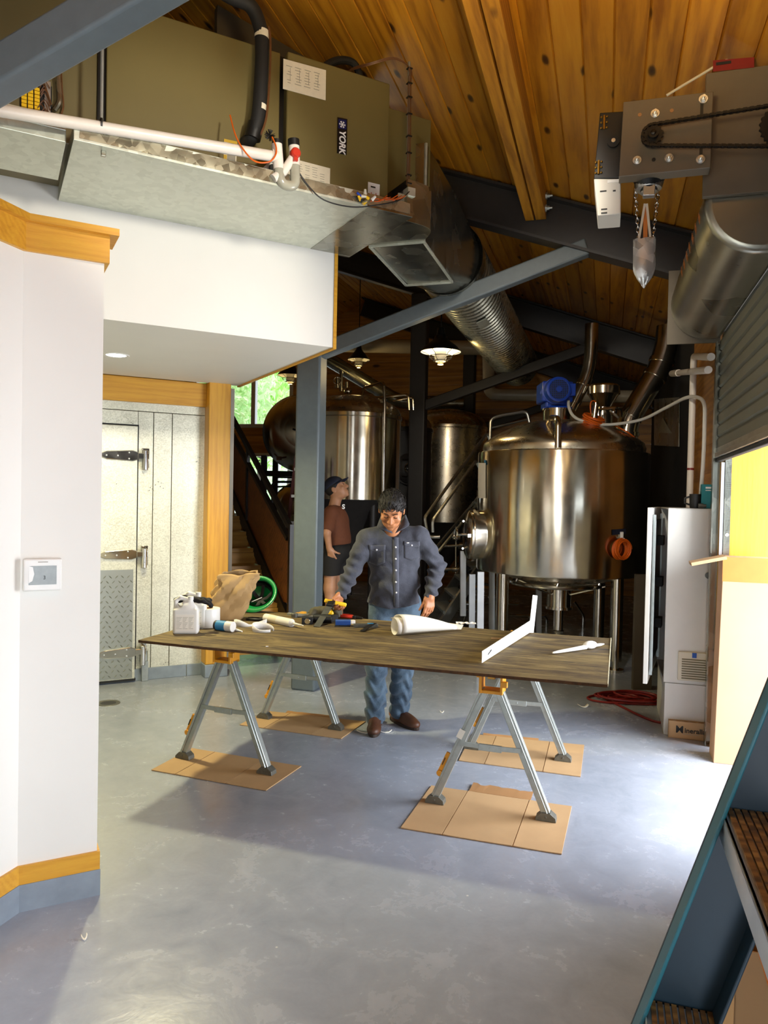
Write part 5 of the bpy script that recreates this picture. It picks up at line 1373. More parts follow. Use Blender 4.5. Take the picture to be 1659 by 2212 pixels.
# tanks behind
def upright(name, label, u, d, r, z0, z1, m, dome=0.3, legs=True):
    c = pd(u, 1000, d); root = rootW(name, label, 'tank', (c.x, c.y, 0)); root['group'] = 'upright tanks'
    b = MB(); b.lathe([(r - 0.02, z0 - 0.01), (r, z0), (r, z1), (r + 0.012, z1 + 0.01), (r + 0.012, z1 + 0.05), (r, z1 + 0.06)], 72, (c.x, c.y, 0)); put(root, 'shell', b, m, sharp=30)
    b = MB(); b.lathe([(r + 0.004, z1 + 0.055)] + [(r * math.cos(q * math.pi / 2 / 10), z1 + 0.06 + dome * math.sin(q * math.pi / 2 / 10)) for q in range(11)], 56, (c.x, c.y, 0)); put(root, 'dome', b, M['tank_dull'])
    b = MB(); b.lathe([(r - 0.005, z0), (0.06, max(0.5, z0 - 0.75)), (0.05, 0.42), (0, 0.42)], 48, (c.x, c.y, 0)); put(root, 'cone', b, M['dark_steel'])  # dark steel on the cone stands for shade beneath the tank
    for k in range(4):
        a = k * math.pi / 2 + 0.6; p = Vector((c.x + r * 0.85 * math.cos(a), c.y + r * 0.85 * math.sin(a), 0)); b = MB(); b.cyl(p, p + Vector((0, 0, z0)), 0.045, n=12); put(root, 'leg', b, M['dark_steel'])
    return root, c
D2 = 9.0; R2_ = 0.605
zb2, zt2 = pd(758, 1079, D2 - R2_).z, pd(758, 898, D2 - R2_).z
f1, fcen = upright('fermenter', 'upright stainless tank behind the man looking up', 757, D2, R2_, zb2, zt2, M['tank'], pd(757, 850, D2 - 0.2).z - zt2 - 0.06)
b = MB(); dd = D2 - R2_ - 0.12; b.tube(rounded([pd(783, 858, dd + 0.5), pd(785, 838, dd + 0.4), pd(829, 825, dd), pd(831, 870, dd), pd(828, 1078, dd)], 0.06), 0.017, 10); put(f1, 'cleaning_pipe', b, M['steel'])
b = MB(); b.tube(rounded([pd(790, 862, dd + 0.6), pd(882, 852, dd + 0.4), pd(884, 886, dd + 0.4)], 0.05), 0.017, 8); b.tube(rounded([pd(850, 866, dd + 0.6), pd(892, 858, dd + 0.5), pd(893, 886, dd + 0.5)], 0.04), 0.013, 8); put(f1, 'top_piping', b, M['steel'])
b = MB()
for (u, v0, v1) in ((737, 800, 845), (749, 825, 850), (729, 815, 838)):
    b.cyl(pd(u, v1, D2), pd(u, v0, D2), 0.022, n=10)
b.cyl(pd(722, 836, D2), pd(750, 836, D2), 0.016, n=8); torus(b, pd(729, 822, D2 - 0.03), 0.045, 0.006, 18, 6, Matrix(((1, 0, 0), (0, 0, -1), (0, 1, 0)))); b.ball(pd(752, 845, D2), 0.05, 10); put(f1, 'top_valves', b, M['steel'])
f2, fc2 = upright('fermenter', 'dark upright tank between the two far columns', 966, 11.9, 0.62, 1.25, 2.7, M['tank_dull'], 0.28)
f3, fc3 = upright('fermenter', 'dim upright tank beside the dark second column', 870, 10.75, 0.42, 1.1, 2.55, M['dark_steel'], 0.25)  # shell takes dark steel to stand for stainless in unlit depth
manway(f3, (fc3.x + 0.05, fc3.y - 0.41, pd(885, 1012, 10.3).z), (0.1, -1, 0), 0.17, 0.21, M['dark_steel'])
def lying(label, u, v, d, r, m, Lh=1.8):
    c = pd(u, v, d); root = rootW('horizontal_tank', label, 'tank', c); root['group'] = 'horizontal tanks behind the stair'
    ax = Vector((math.sin(R_(-4)), math.cos(R_(-4)), 0)); mm = Matrix((Vector((ax.y, -ax.x, 0)), Vector((0, 0, 1)), ax)).transposed()
    prof = [(0, -0.16)] + [(r * 0.96 * math.sin(q * math.pi / 2 / 10), 0.04 - 0.20 * math.cos(q * math.pi / 2 / 10)) for q in range(1, 11)] + [(r, 0.07), (r, Lh), (r * 0.9, Lh + 0.1), (0, Lh + 0.18)]
    b = MB(); b.lathe(prof, 64, c, mm); put(root, 'shell', b, m, sharp=40)
    b = MB(); b.lathe([(0.20, -0.10), (0.20, -0.19), (0.215, -0.195), (0.215, -0.215), (0.18, -0.225), (0.06, -0.245), (0, -0.25)], 40, c, mm); put(root, 'manway', b, m, sharp=40)
    b = MB(); q = c - ax * 0.27
    b.cyl(q + Vector((-0.10, 0, 0.02)), q + Vector((0.06, 0, -0.02)), 0.012, n=8); b.cyl(q + Vector((0, 0, -0.12)), q + Vector((0, 0, 0.16)), 0.012, n=8); b.cyl(q, c - ax * 0.2, 0.02, n=10); put(root, 'handle', b, M['black_metal'])
    return root, c
ht, hc = lying('round dished end of a high horizontal tank beside the column', 650, 934, 10.2, 0.53, M['tank'])
b = MB(); p = pd(603, 990, 9.95); b.box(p, (0.07, 0.03, 0.05)); b.cyl(p, p + Vector((0.1, -0.03, 0.02)), 0.012, n=8); b.cyl(p, p + Vector((-0.06, -0.03, 0.06)), 0.008, n=8); put(ht, 'drain_fitting', b, M['copper'])
lying('lower horizontal tank under the high one', 652, 1110, 10.2, 0.45, M['tank'])
cr = rootW('tank_cradle', 'dark steel frame carrying the two horizontal tanks', 'frame', pd(600, 1300, 10.3)); 
for x_ in (-0.58, 0.58):
    for y_ in (0.5, 1.6):
        b = MB(); b.lim(hc.x + x_ - 0.04, hc.x + x_ + 0.04, hc.y + y_ - 0.04, hc.y + y_ + 0.04, 0, hc.z - 0.30); put(cr, 'post', b, M['dark_steel'], smooth=False)
for y_ in (0.5, 1.6):
    b = MB(); b.lim(hc.x - 0.6, hc.x + 0.6, hc.y + y_ - 0.04, hc.y + y_ + 0.04, hc.z - 0.60, hc.z - 0.52); put(cr, 'cross_bar', b, M['dark_steel'], smooth=False)
gr = rootW('tube_railing', 'black tube railing in front of the lower horizontal tank', 'railing', pd(590, 1110, 9.6))
b = MB(); b.tube(rounded([pd(588, 1090, 9.6), pd(588, 1046, 9.6), pd(596, 1041, 9.6), pd(640, 1041, 9.6)], 0.05), 0.016, 8); b.cyl(pd(588, 1052, 9.6), pd(640, 1050, 9.6), 0.012, n=8); b.cyl(pd(588, 1090, 9.6), Vector((pd(588, 1090, 9.6).x, 9.6, 0)), 0.016, n=8); put(gr, 'rail', b, M['black_metal'])
# ------------------------------------------------------------------ pendant barn lamps
def barn(label, u, v, d, r, lit):
    c = pd(u, v, d); root = rootW('barn_lamp', label, 'lamp', c); root['group'] = 'black barn lamps over the brewhouse'
    sh = [(0.06 * r / 0.2, 0.16), (0.07, 0.13), (0.10, 0.10), (r * 0.8, 0.055), (r * 0.97, 0.012), (r, 0.0), (r * 1.02, -0.004)]
    b = MB(); b.lathe([(0, 0.24), (0.035, 0.24), (0.045, 0.17)] + sh, 40, c); put(root, 'shade', b, M['lamp_black'])
    b = MB(); b.lathe([(r * 0.99, -0.002), (r * 0.94, 0.010), (r * 0.77, 0.048), (0.09, 0.09), (0, 0.10)], 40, c); put(root, 'shade_lining', b, M['lamp_white'])['label'] = 'white enamel inside of the shade'
    b = MB(); b.lathe([(0, 0.09), (0.07, 0.09), (0.07, 0.02), (0.0, 0.02)], 24, c); put(root, 'lens', b, M['lens'] if lit else M['lamp_white'])
    b = MB(); b.lathe([(0, 0.02), (0.055, 0.02), (0.062, -0.06), (0.05, -0.10), (0, -0.10)], 20, c); b.cyl(c - Vector((0, 0, 0.10)), c - Vector((0, 0, 0.13)), 0.03, n=12); put(root, 'lamp_body', b, M['glassy'])
    b = MB()
    torus(b, c - Vector((0, 0, 0.045)), 0.115, 0.004, 28, 5); torus(b, c - Vector((0, 0, 0.09)), 0.07, 0.004, 24, 5)
    for k in range(6):
        a = k * math.pi / 3; e = Vector((math.cos(a), math.sin(a), 0))
        b.tube(spline([c + e * r * 0.95, c + e * 0.125 - Vector((0, 0, 0.03)), c + e * 0.10 - Vector((0, 0, 0.07)), c - Vector((0, 0, 0.115))], 4), 0.003, 5)
    put(root, 'cage', b, M['black_metal'])
    zt_ = roof(toM(c).x); b = MB(); b.cyl(c + Vector((0, 0, 0.24)), Vector((c.x, c.y, zt_ - 0.002)), 0.007, n=8); put(root, 'stem', b, M['black_metal'])
    return root, c
barn('largest black barn lamp hanging left of the spiral duct', 952, 760, 7.5, 0.202, True)
barn('small barn lamp in front of the end wall boards', 775, 777, 12.0, 0.175, False)
barn('barn lamp half hidden behind the slate column top', 627, 811, 11.0, 0.19, False)

# ================================================================== timber stair behind the post
AS = 2.67
def PA(u, v): return toA(pa(u, v, AS))
ws = rootA('timber_stair', 'timber stair with black steel guard rising behind the pine post', 'stair', 2.3, 7.0, 0.0)
e0, e1 = PA(627, 1139), PA(499, 896)
def ext(p, q, k): return q + (q - p) * k
b = MB(); b.bar(e0, ext(e0, e1, 0.25), 0.045, 0.05); put(ws, 'top_rail', b, M['black_metal'], smooth=False)
f0, f1_ = PA(623, 1164), PA(499, 933)
h0, h1 = PA(612, 1300), PA(497, 1040)
b = MB(); b.prism([f0, ext(f0, f1_, 0.25), ext(h0, h1, 0.25), h0, Vector((AS, f0.y, h0.z))], (0.03, 0, 0))
put(ws, 'guard_panel', b, M['stairwood'], smooth=False)['label'] = 'brown stained board panel of the guard'
b = MB(); b.bar(f0, ext(f0, f1_, 0.25), 0.05, 0.04); put(ws, 'panel_rail', b, M['black_metal'], smooth=False)
b = MB(); dn = Vector((0, 0, 0.16)); b.bar(h0 - dn * 0.5, ext(h0, h1, 0.25) - dn * 0.5, 0.05, 0.14); b.bar(h0 - dn * 0.5, h0 - dn * 0.5 - (h1 - h0) * 0.28, 0.05, 0.14); put(ws, 'stringer', b, M['black_metal'], smooth=False)
nb = e0 + Vector((0, -0.03, 0))
b = MB(); b.lim(AS - 0.025, AS + 0.025, nb.y - 0.03, nb.y + 0.02, 0, nb.z + 0.03); put(ws, 'newel_post', b, M['black_metal'], smooth=False)
b = MB(); b.lim(AS + 0.026, AS + 0.045, nb.y - 0.04, nb.y + 0.0, 0, f0.z); put(ws, 'galvanised_angle', b, M['galv'], smooth=False)
mb = PA(535, 1030); b = MB(); b.lim(AS - 0.02, AS + 0.02, mb.y - 0.02, mb.y + 0.02, PA(535, 1140).z, PA(535, 965).z); put(ws, 'guard_post', b, M['black_metal'], smooth=False)
sl = (h1.z - h0.z) / (h1.y - h0.y)
b = MB(); zz0 = h0.z - 0.1
b.bar((1.99, h0.y - 0.3, zz0 - 0.3 * sl), (1.99, h1.y + 1.0, zz0 + (h1.y + 1.0 - h0.y) * sl), 0.05, 0.24); put(ws, 'stringer', b, M['black_metal'], smooth=False)
b = MB(); b.tube([(2.03, h0.y - 0.1, zz0 + 0.55), (2.03, h1.y + 1.0, zz0 + 0.55 + (h1.y + 1.1 - h0.y) * sl)], 0.02, 10); put(ws, 'wall_rail', b, M['chrome'])['label'] = 'bright inner handrail'
b0 = h0.y - 0.35
for k in range(12):
    z = 0.17 * (k + 1); bb = b0 + (z - (zz0 - 0.35 * sl)) / sl
    b = MB(); b.lim(2.02, AS - 0.01, bb, bb + 0.27, z - 0.045, z); b.lim(2.02, AS - 0.01, bb + 0.24, bb + 0.265, z, z + 0.125); put(ws, 'step', b, M['tread'], smooth=False, bevel=0.004)
# red stepladder behind the column
sl_ = rootW('red_stepladder', 'dark red stepladder standing behind the slate column', 'ladder', pd(615, 1330, 8.2))
for (u0, v0, u1, v1, d) in ((640, 985, 600, 1330, 8.2), (680, 985, 668, 1330, 8.2), (648, 985, 640, 1330, 8.6)):
    p, q = pd(u0, v0, d), pd(u1, v1, d); b = MB(); b.bar(p, q + (q - p) * ((q.z) / (p.z - q.z)), 0.03, 0.075, (0, 1, 0)); put(sl_, 'side_rail', b, M['red_paint'], smooth=False)
for k in range(6):
    q = (k + 0.5) / 6; p0_, p1_ = pd(640, 985, 8.2).lerp(pd(600, 1330, 8.2), q), pd(680, 985, 8.2).lerp(pd(668, 1330, 8.2), q)
    b = MB(); b.bar(p0_, p1_, 0.08, 0.03); put(sl_, 'tread', b, M['alu'], smooth=False)

# ================================================================== cooler door, wall fittings
FD = BC - 0.045
cdr = rootA('door_1', 'embossed metal walk-in cooler door with strap hinges', 'door', doorR, FD, 0.0, kind='structure')
b = MB(); b.lim(doorL, doorR - 0.008, FD, BC + 0.06, 0.03, 2.18); put(cdr, 'door_leaf', b, M['cooler'], smooth=False, bevel=0.004)
b = MB(); b.lim(doorL, doorR + 0.006, BC - 0.012, BC + 0.02, 2.18, 2.195); b.lim(doorR - 0.008, doorR + 0.006, BC - 0.012, BC + 0.02, 0.02, 2.195); b.lim(doorL, doorR, FD, BC + 0.02, 0.012, 0.032); put(cdr, 'gasket', b, M['black_rubber'], smooth=False)
zk = 0.965
b = MB(); b.lim(doorL, doorR - 0.03, FD - 0.003, FD, 0.04, zk)
rows_ = int((zk - 0.06) / 0.042)
for j in range(rows_):
    for i in range(15):
        a = doorL + 0.02 + i * 0.048 + (0.024 if j % 2 else 0)
        if a > doorR - 0.045: continue
        z = 0.065 + j * 0.042; an = R_(45 if (i + j) % 2 else -45); d = Vector((math.cos(an), 0, math.sin(an))); n = Vector((-d.z, 0, d.x)); c = Vector((a, FD - 0.003, z))
        b.vf([c - d * 0.019, c - n * 0.0055, c + d * 0.019, c + n * 0.0055, c + Vector((0, -0.004, 0)) - d * 0.008, c + Vector((0, -0.004, 0)) + d * 0.008], [(0, 1, 4), (1, 5, 4), (1, 2, 5), (2, 3, 5), (3, 4, 5), (3, 0, 4)])
put(cdr, 'kick_plate', b, M['plate'], smooth=False)['label'] = 'diamond tread kick plate'
for v in (985, 1197, 1407):
    z = pb(300, v, FD).z; hg_ = MB()
    hg_.prism([(doorR - 0.30, FD - 0.006, z - 0.018), (doorR - 0.26, FD - 0.006, z - 0.036), (doorR - 0.05, FD - 0.006, z - 0.045), (doorR - 0.0, FD - 0.006, z - 0.03), (doorR - 0.0, FD - 0.006, z + 0.03), (doorR - 0.05, FD - 0.006, z + 0.045), (doorR - 0.26, FD - 0.006, z + 0.030), (doorR - 0.30, FD - 0.006, z + 0.012)], (0, -0.018, 0))
    hg_.box((doorR + 0.035, FD - 0.014, z), (0.09, 0.03, 0.05))
    hi = put(cdr, 'hinge', hg_, M['chrome'], smooth=False, bevel=0.006)
    b = MB(); b.lim(doorR + 0.035, doorR + 0.095, BC - 0.02, BC, z - 0.10, z + 0.07); b.cyl((doorR + 0.055, FD - 0.012, z - 0.12), (doorR + 0.055, FD - 0.012, z + 0.05), 0.024, n=18); put(cdr, 'hinge_post', b, M['chrome'], hi, bevel=0.006)
    b = MB()
    for (da, dz) in ((-0.26, -0.005), (-0.17, -0.005), (-0.08, 0.025), (-0.08, -0.027)): b.ball((doorR + da, FD - 0.025, z + dz), (0.008, 0.004, 0.008), 10)
    put(cdr, 'screw_heads', b, M['alu'], hi)
pk = rootA('pipe_post', 'short galvanised post at the foot of the cooler wall', 'post', toA(pb(311, 1440, BC)).x, BC - 0.03, 0)
aa = toA(pb(311, 1440, BC)).x; zt_ = pb(311, 1405, BC - 0.03).z
b = MB(); b.lim(aa - 0.028, aa + 0.028, BC - 0.05, BC - 0.012, 0, zt_ - 0.09); b.cyl((aa, BC - 0.035, zt_ - 0.09), (aa, BC - 0.035, zt_), 0.024, n=16); put(pk, 'post', b, M['zinc'], bevel=0.004)
b = MB(); b.cyl((aa, BC - 0.05, 0.2), (aa, BC - 0.053, 0.2), 0.008, n=10); put(pk, 'bolt', b, M['black'])
# recessed light
dl = pz(251, 767, 2.592); lamp = rootW('downlight', 'lit round recessed light in the white soffit', 'light', dl)
b = MB(); b.lathe([(0.070, -0.004), (0.088, -0.006), (0.092, 0.0), (0.070, 0.0)], 36, dl); put(lamp, 'trim_ring', b, M['white_plastic'])
M['downlight'] = glow('downlight_lens', (1.0, 0.95, 0.85, 1), 14.0)
b = MB(); b.lathe([(0, -0.004), (0.06, -0.004), (0.07, -0.001), (0.07, 0.0), (0, 0.0)], 32, dl); put(lamp, 'lens', b, M['downlight'])
# thermostat
BT = 3.143
def T_(u, v, e): return toA(pb(u, v, BT - e))
th = rootA('thermostat', 'white square thermostat with grey display on the partition end', 'thermostat', T_(92, 1240, 0).x, BT, T_(92, 1240, 0).z)
c0, c1_ = T_(51, 1207, 0.03), T_(133, 1276, 0.03)
b = MB(); b.lim(c0.x, c1_.x, BT - 0.03, BT - 0.001, c1_.z + 0.002, c0.z - 0.002); put(th, 'case', b, M['white_plastic'], bevel=0.006, segs=3)
d0_, d1_ = T_(62, 1223, 0.031), T_(122, 1262, 0.031)
b = MB(); b.lim(d0_.x, d1_.x, BT - 0.0312, BT - 0.029, d1_.z, d0_.z); dp = put(th, 'display', b, M['lcd'], smooth=False)
puttext(th, 'lettering', '3', 0.020, T_(96, 1248, 0.0318), (1, 0, 0), (0, 0, 1), M['ink'], dp)
b = MB(); b.prism([T_(62, 1223, 0.0316), T_(71, 1225, 0.0316), T_(74, 1240, 0.0316), T_(70, 1255, 0.0316), T_(62, 1260, 0.0316)], (0, -0.002, 0)); put(th, 'side_tab', b, M['white_plastic'], smooth=False)
b = MB(); b.box(T_(93, 1214, 0.0306), (0.035, 0.001, 0.003)); put(th, 'maker_mark', b, M['ink_grey'], smooth=False)
# floor drain and scraps
fd = pz(234, 1519, 0.0); dr = rootW('floor_drain', 'round dark drain in the floor by the cooler door', 'drain', fd)
b = MB(); b.lathe([(0.055, 0.0), (0.06, 0.004), (0.085, 0.004), (0.088, 0.0)], 32, fd); put(dr, 'rim', b, M['zinc_foot'])
b = MB(); b.lathe([(0, 0.0015), (0.058, 0.0015)], 32, fd); put(dr, 'grate', b, M['black'])
for (u, v, l, w, an, lab_) in ((790, 1584, 0.13, 0.018, -0.1, 'white strip under the boot toe beside the cardboard'), (836, 1583, 0.09, 0.008, 0.4, 'curled white offcut beside the boot'), (1262, 1528, 0.085, 0.03, 0.2, 'white offcut near the red cord pile'), (955, 1540, 0.03, 0.012, 0, 'tiny white chip behind the right trestle'), (183, 2031, 0.02, 0.012, 0.5, 'tiny white chip near the partition base')):
    p = pz(u, v, 0.0); o = MB(); x = Vector((math.cos(an), math.sin(an), 0)); y = Vector((-x.y, x.x, 0)); n = 6; vs = []
    for i in range(n + 1):
        q = i / n - 0.5; cpos = p + x * l * q + y * (0.02 * q * q * 4) + Vector((0, 0, 0.003 + 0.016 * (4 * q * q) * (0.5 if w < 0.02 else 1)))
        vs += [cpos - y * w / 2, cpos + y * w / 2]
    for v_ in vs: v_ -= p
    o.vf(vs, [(2 * i, 2 * i + 1, 2 * i + 3, 2 * i + 2) for i in range(n)])
    tag(o.build('plastic_offcut', M['paper'], None, p, thick=0.003), lab_, 'offcut')

# ================================================================== electrical cabinet by the door
CT0, CS0, CS1 = 0.414, 5.51, 6.245
ec = rootM('electrical_cabinet', 'tall light grey electrical cabinet with its door ajar', 'cabinet', CT0, CS0, 0)
b = MB(); w = 0.012
b.lim(CT0, T_W - 0.002, CS0, CS0 + w, 0.37, 1.59); b.lim(CT0, T_W - 0.002, CS1 - w, CS1, 0.37, 1.59); b.lim(CT0, T_W - 0.002, CS0, CS1, 0.37, 0.382); b.lim(CT0, T_W - 0.002, CS0, CS1, 1.578, 1.59); b.lim(T_W - 0.03, T_W - 0.002, CS0, CS1, 0.37, 1.59)
put(ec, 'case', b, M['cab'], smooth=False, bevel=0.003)
b = MB(); b.lim(CT0 + 0.01, T_W - 0.002, CS0 + 0.006, CS1 - 0.006, 0, 0.366); put(ec, 'plinth', b, M['cab'], smooth=False, bevel=0.003)
hz = Vector((CT0, CS1, 0)); fr_ = toM(pz(1398, 1478, 0.37)); fr_.z = 0; dd = (fr_ - hz).normalized(); ln = (fr_ - hz).length; nn = Vector((dd.y, -dd.x, 0))
b = MB(); b.prism([hz + Vector((0, 0, 0.37)), hz + dd * ln + Vector((0, 0, 0.37)), hz + dd * ln + nn * 0.03 + Vector((0, 0, 0.37)), hz + nn * 0.03 + Vector((0, 0, 0.37))], (0, 0, 1.22))
cdo = put(ec, 'door', b, M['cab'], smooth=False, bevel=0.004)
sgn = -1 if (toM(Vector((0, 0, 0))) - hz).dot(nn) > 0 else 1
inn = hz + nn * (0.03 if (toM(Vector((0, 0, 0))) - hz).dot(nn) > 0 else 0); od = nn if (toM(Vector((0, 0, 0))) - hz).dot(nn) > 0 else -nn
for q in (0.12, 0.9):
    b = MB(); b.bar(inn + dd * ln * q + od * 0.012 + Vector((0, 0, 0.42)), inn + dd * ln * q + od * 0.012 + Vector((0, 0, 1.54)), 0.02, 0.02, (1, 0, 0)); put(ec, 'locking_rod', b, M['zinc'], cdo, smooth=False)
b = MB(); b.bar(inn + dd * ln * 0.94 + od * 0.02 + Vector((0, 0, 0.45)), inn + dd * ln * 0.94 + od * 0.02 + Vector((0, 0, 1.5)), 0.012, 0.012, (1, 0, 0))
put(ec, 'locking_rod', b, M['zinc'], cdo, smooth=False)
b = MB(); b.box(inn + dd * ln * 0.5 + od * 0.006 + Vector((0, 0, 1.0)), (0.02, 0.5, 1.0), Matrix((od, dd, Vector((0, 0, 1)))).transposed()); put(ec, 'inner_panel', b, M['black'], cdo, smooth=False)
for z in (0.75, 1.05, 1.35):
    b = MB(); b.box(inn + dd * ln * 0.55 + od * 0.035 + Vector((0, 0, z)), (0.05, 0.12, 0.07), Matrix((od, dd, Vector((0, 0, 1)))).transposed()); put(ec, 'switch_block', b, M['black_rubber'], cdo, smooth=False, bevel=0.004)
b = MB(); b.lim(T_W - 0.06, T_W - 0.03, CS0 + 0.05, CS1 - 0.05, 0.45, 1.52); put(ec, 'back_panel', b, M['dark_steel'], smooth=False)
q_ = random.Random(4)
for k, (z, mm) in enumerate(((1.45, 'orange_cord'), (1.36, 'black'), (1.25, 'orange_cord'), (1.12, 'black'), (0.98, 'cab'), (0.84, 'black'), (0.7, 'red_dark'), (0.56, 'black'))):
    b = MB()
    for i in range(8): b.lim(T_W - 0.13, T_W - 0.06, CS0 + 0.08 + i * 0.07, CS0 + 0.14 + i * 0.07, z - 0.035, z + 0.035)
    put(ec, 'terminal_row', b, M[mm], smooth=False)
b = MB()
for k in range(16):
    s_ = CS0 + 0.05 + 0.6 * q_.random(); z = 1.3 * q_.random() * 0.7 + 0.5; b.tube(spline([(0.56, s_, z), (0.52, s_ + 0.06, z + 0.08), (0.50, s_ + 0.12, z - 0.1), (0.57, s_ + 0.1, z - 0.2)], 4), 0.005, 5)
put(ec, 'wiring', b, M['red_dark'])
va, vb_ = toM(ps(1465, 1406, CS0)), toM(ps(1536, 1478, CS0))
b = MB(); b.lim(va.x, vb_.x, CS0 - 0.016, CS0, vb_.z + 0.012, va.z); vt = put(ec, 'vent_filter', b, M['vent'], bevel=0.005)
for k in range(9):
    z = vb_.z + 0.03 + k * (va.z - vb_.z - 0.065) / 9; b = MB(); b.box(((va.x + vb_.x) / 2, CS0 - 0.0165, z), ((vb_.x - va.x) * 0.78, 0.004, 0.008)); put(ec, 'louvre', b, M['tan2'], vt, smooth=False)
b = MB(); b.box(toM(ps(1500, 1416, CS0 - 0.018)), (0.028, 0.006, 0.034)); put(ec, 'blue_badge', b, M['blue_tape'], vt, smooth=False)
hp = toM(ps(1530, 1243, CS0)); b = MB(); b.cyl(hp, hp + Vector((0, -0.03, 0)), 0.022, n=16); b.tube([hp + Vector((0, -0.03, 0)), hp + Vector((0.03, -0.035, 0.012)), hp + Vector((0.06, -0.035, 0.03))], 0.012, 10); put(ec, 'side_knob', b, M['zinc_foot'])
CZ = 1.59
mg = rootM('black_mug', 'black mug on top of the electrical cabinet', 'mug', toM(pz(1502, 1098, CZ)).x, CS0 + 0.10, CZ)
mo_ = toM(ps(1502, 1098, CS0 + 0.10)); mo_.z = CZ
b = MB(); b.lathe([(0, 0), (0.036, 0), (0.04, 0.02), (0.042, 0.10), (0.038, 0.10), (0.036, 0.02), (0, 0.015)], 28, mo_); put(mg, 'cup', b, M['black'])
b = MB(); b.tube([mo_ + Vector((-0.04, 0, 0.08)), mo_ + Vector((-0.07, 0, 0.07)), mo_ + Vector((-0.07, 0, 0.035)), mo_ + Vector((-0.04, 0, 0.025))], 0.007, 8); put(mg, 'handle', b, M['black'])
tb = rootM('teal_carton', 'small teal product box on top of the electrical cabinet', 'box', 0.66, CS0 + 0.10, CZ)
ta, tb_ = toM(ps(1516, 1046, CS0 + 0.06)), toM(ps(1549, 1100, CS0 + 0.06))
b = MB(); b.lim(ta.x, tb_.x + 0.03, CS0 + 0.06, CS0 + 0.16, CZ, ta.z); tbo = put(tb, 'carton', b, M['teal_box'], smooth=False, bevel=0.002)
b = MB(); b.lim(ta.x + 0.025, ta.x + 0.085, CS0 + 0.058, CS0 + 0.06, ta.z - 0.03, ta.z - 0.018); b.lim(ta.x + 0.025, ta.x + 0.06, CS0 + 0.058, CS0 + 0.06, ta.z - 0.045, ta.z - 0.04); put(tb, 'print', b, M['badge_white'], tbo, smooth=False)
b = MB(); b.cyl((ta.x + 0.085, CS0 + 0.06, CZ + 0.05), (ta.x + 0.085, CS0 + 0.058, CZ + 0.05), 0.022, n=18); put(tb, 'yellow_dot', b, M['yellow'], tbo)
kn = rootM('pipe_fitting', 'small grey fitting between mug and teal box', 'fitting', 0.6, CS0 + 0.07, CZ)
p = toM(ps(1515, 1094, CS0 + 0.04)); p.z = CZ + 0.018; b = MB(); b.cyl(p - Vector((0.02, 0, 0)), p + Vector((0.012, 0, 0)), 0.018, n=8); b.cyl(p + Vector((0.01, 0, 0)), p + Vector((0.03, 0, 0)), 0.012, n=12); put(kn, 'body', b, M['zinc_foot'], smooth=False)
# PVC conduit on the boarded wall
TP = 0.63
def P_(u, v, t=TP): return toM(pt(u, v, t))
pv = rootM('wall_pipe', 'white plastic pipe running down the boarded wall', 'pipe', TP, P_(1495, 900).y, P_(1490, 1088).z)
s_ = P_(1495, 900).y
b = MB(); b.tube(rounded([Vector((TP, s_, CZ)), Vector((TP, s_, P_(1495, 776).z)), P_(1536, 771)], 0.07, 6), 0.026, 14); put(pv, 'pipe', b, M['pvc'])
b = MB(); b.cyl((TP, s_, P_(1495, 1012).z - 0.008), (TP, s_, P_(1495, 1012).z + 0.008), 0.0275, n=14); put(pv, 'red_band', b, M['red_dark'])
b = MB(); b.cyl(P_(1530, 799, 0.58), P_(1460, 806, 0.58), 0.024, n=14); b.cyl(P_(1466, 805.5, 0.58), P_(1452, 807, 0.58), 0.031, n=14); put(pv, 'capped_branch', b, M['pvc'])
fs = rootM('metal_flashing', 'bent metal sheet fixed to the dark right wall', 'sheet', 0.69, P_(1440, 910, 0.69).y, P_(1440, 960, 0.69).z)
cs_ = [P_(1413, 862, 0.685), P_(1467, 858, 0.685), P_(1466, 965, 0.685), P_(1413, 962, 0.685)]
b = MB(); b.prism(cs_, (0.006, 0, 0)); put(fs, 'sheet', b, M['hood'], smooth=False)
mid_ = (cs_[0] + cs_[2]) / 2; b = MB(); b.prism([mid_ + Vector((-0.012, 0, 0)), cs_[2].lerp(mid_, 0.4) + Vector((-0.004, 0, 0)), cs_[3].lerp(mid_, 0.5) + Vector((-0.002, 0, 0))], (0.004, 0, 0)); put(fs, 'fold', b, M['galv'], smooth=False)
# little carton with lettering at the cabinet foot
MB0, MB1 = toM(pz(1443, 1591, 0)), toM(pz(1531, 1604, 0))
bs = (MB0.y + MB1.y) / 2
bx = rootM('parts_box', 'open cardboard box lettered Minerallac at the cabinet foot', 'box', MB0.x, bs, 0)
hB = ps(1443, 1556, bs).z; dB = 0.13; t0_, t1_ = MB0.x, MB1.x
b = MB(); b.lim(t0_, t1_, bs, bs + 0.004, 0, hB); b.lim(t0_, t1_, CS0 - 0.012, CS0 - 0.008, 0, hB); b.lim(t0_, t0_ + 0.004, bs, CS0 - 0.008, 0, hB); b.lim(t1_ - 0.004, t1_, bs, CS0 - 0.008, 0, hB * 0.92); b.lim(t0_, t1_, bs, CS0 - 0.008, 0, 0.004)
bxo = put(bx, 'carton', b, M['card'], smooth=False)
b = MB(); 
for k in range(5): b.ball((t0_ + 0.04 + k * 0.05, bs + 0.05, hB * 0.78), (0.035, 0.03, 0.022), 8)
put(bx, 'packing', b, M['cream'])
puttext(bx, 'lettering', 'M', 0.068, (t0_ + 0.045, bs - 0.0012, hB * 0.52), (1, 0, 0), (0, 0, 1), M['ink'], bxo, bold=0.0014, align='LEFT')
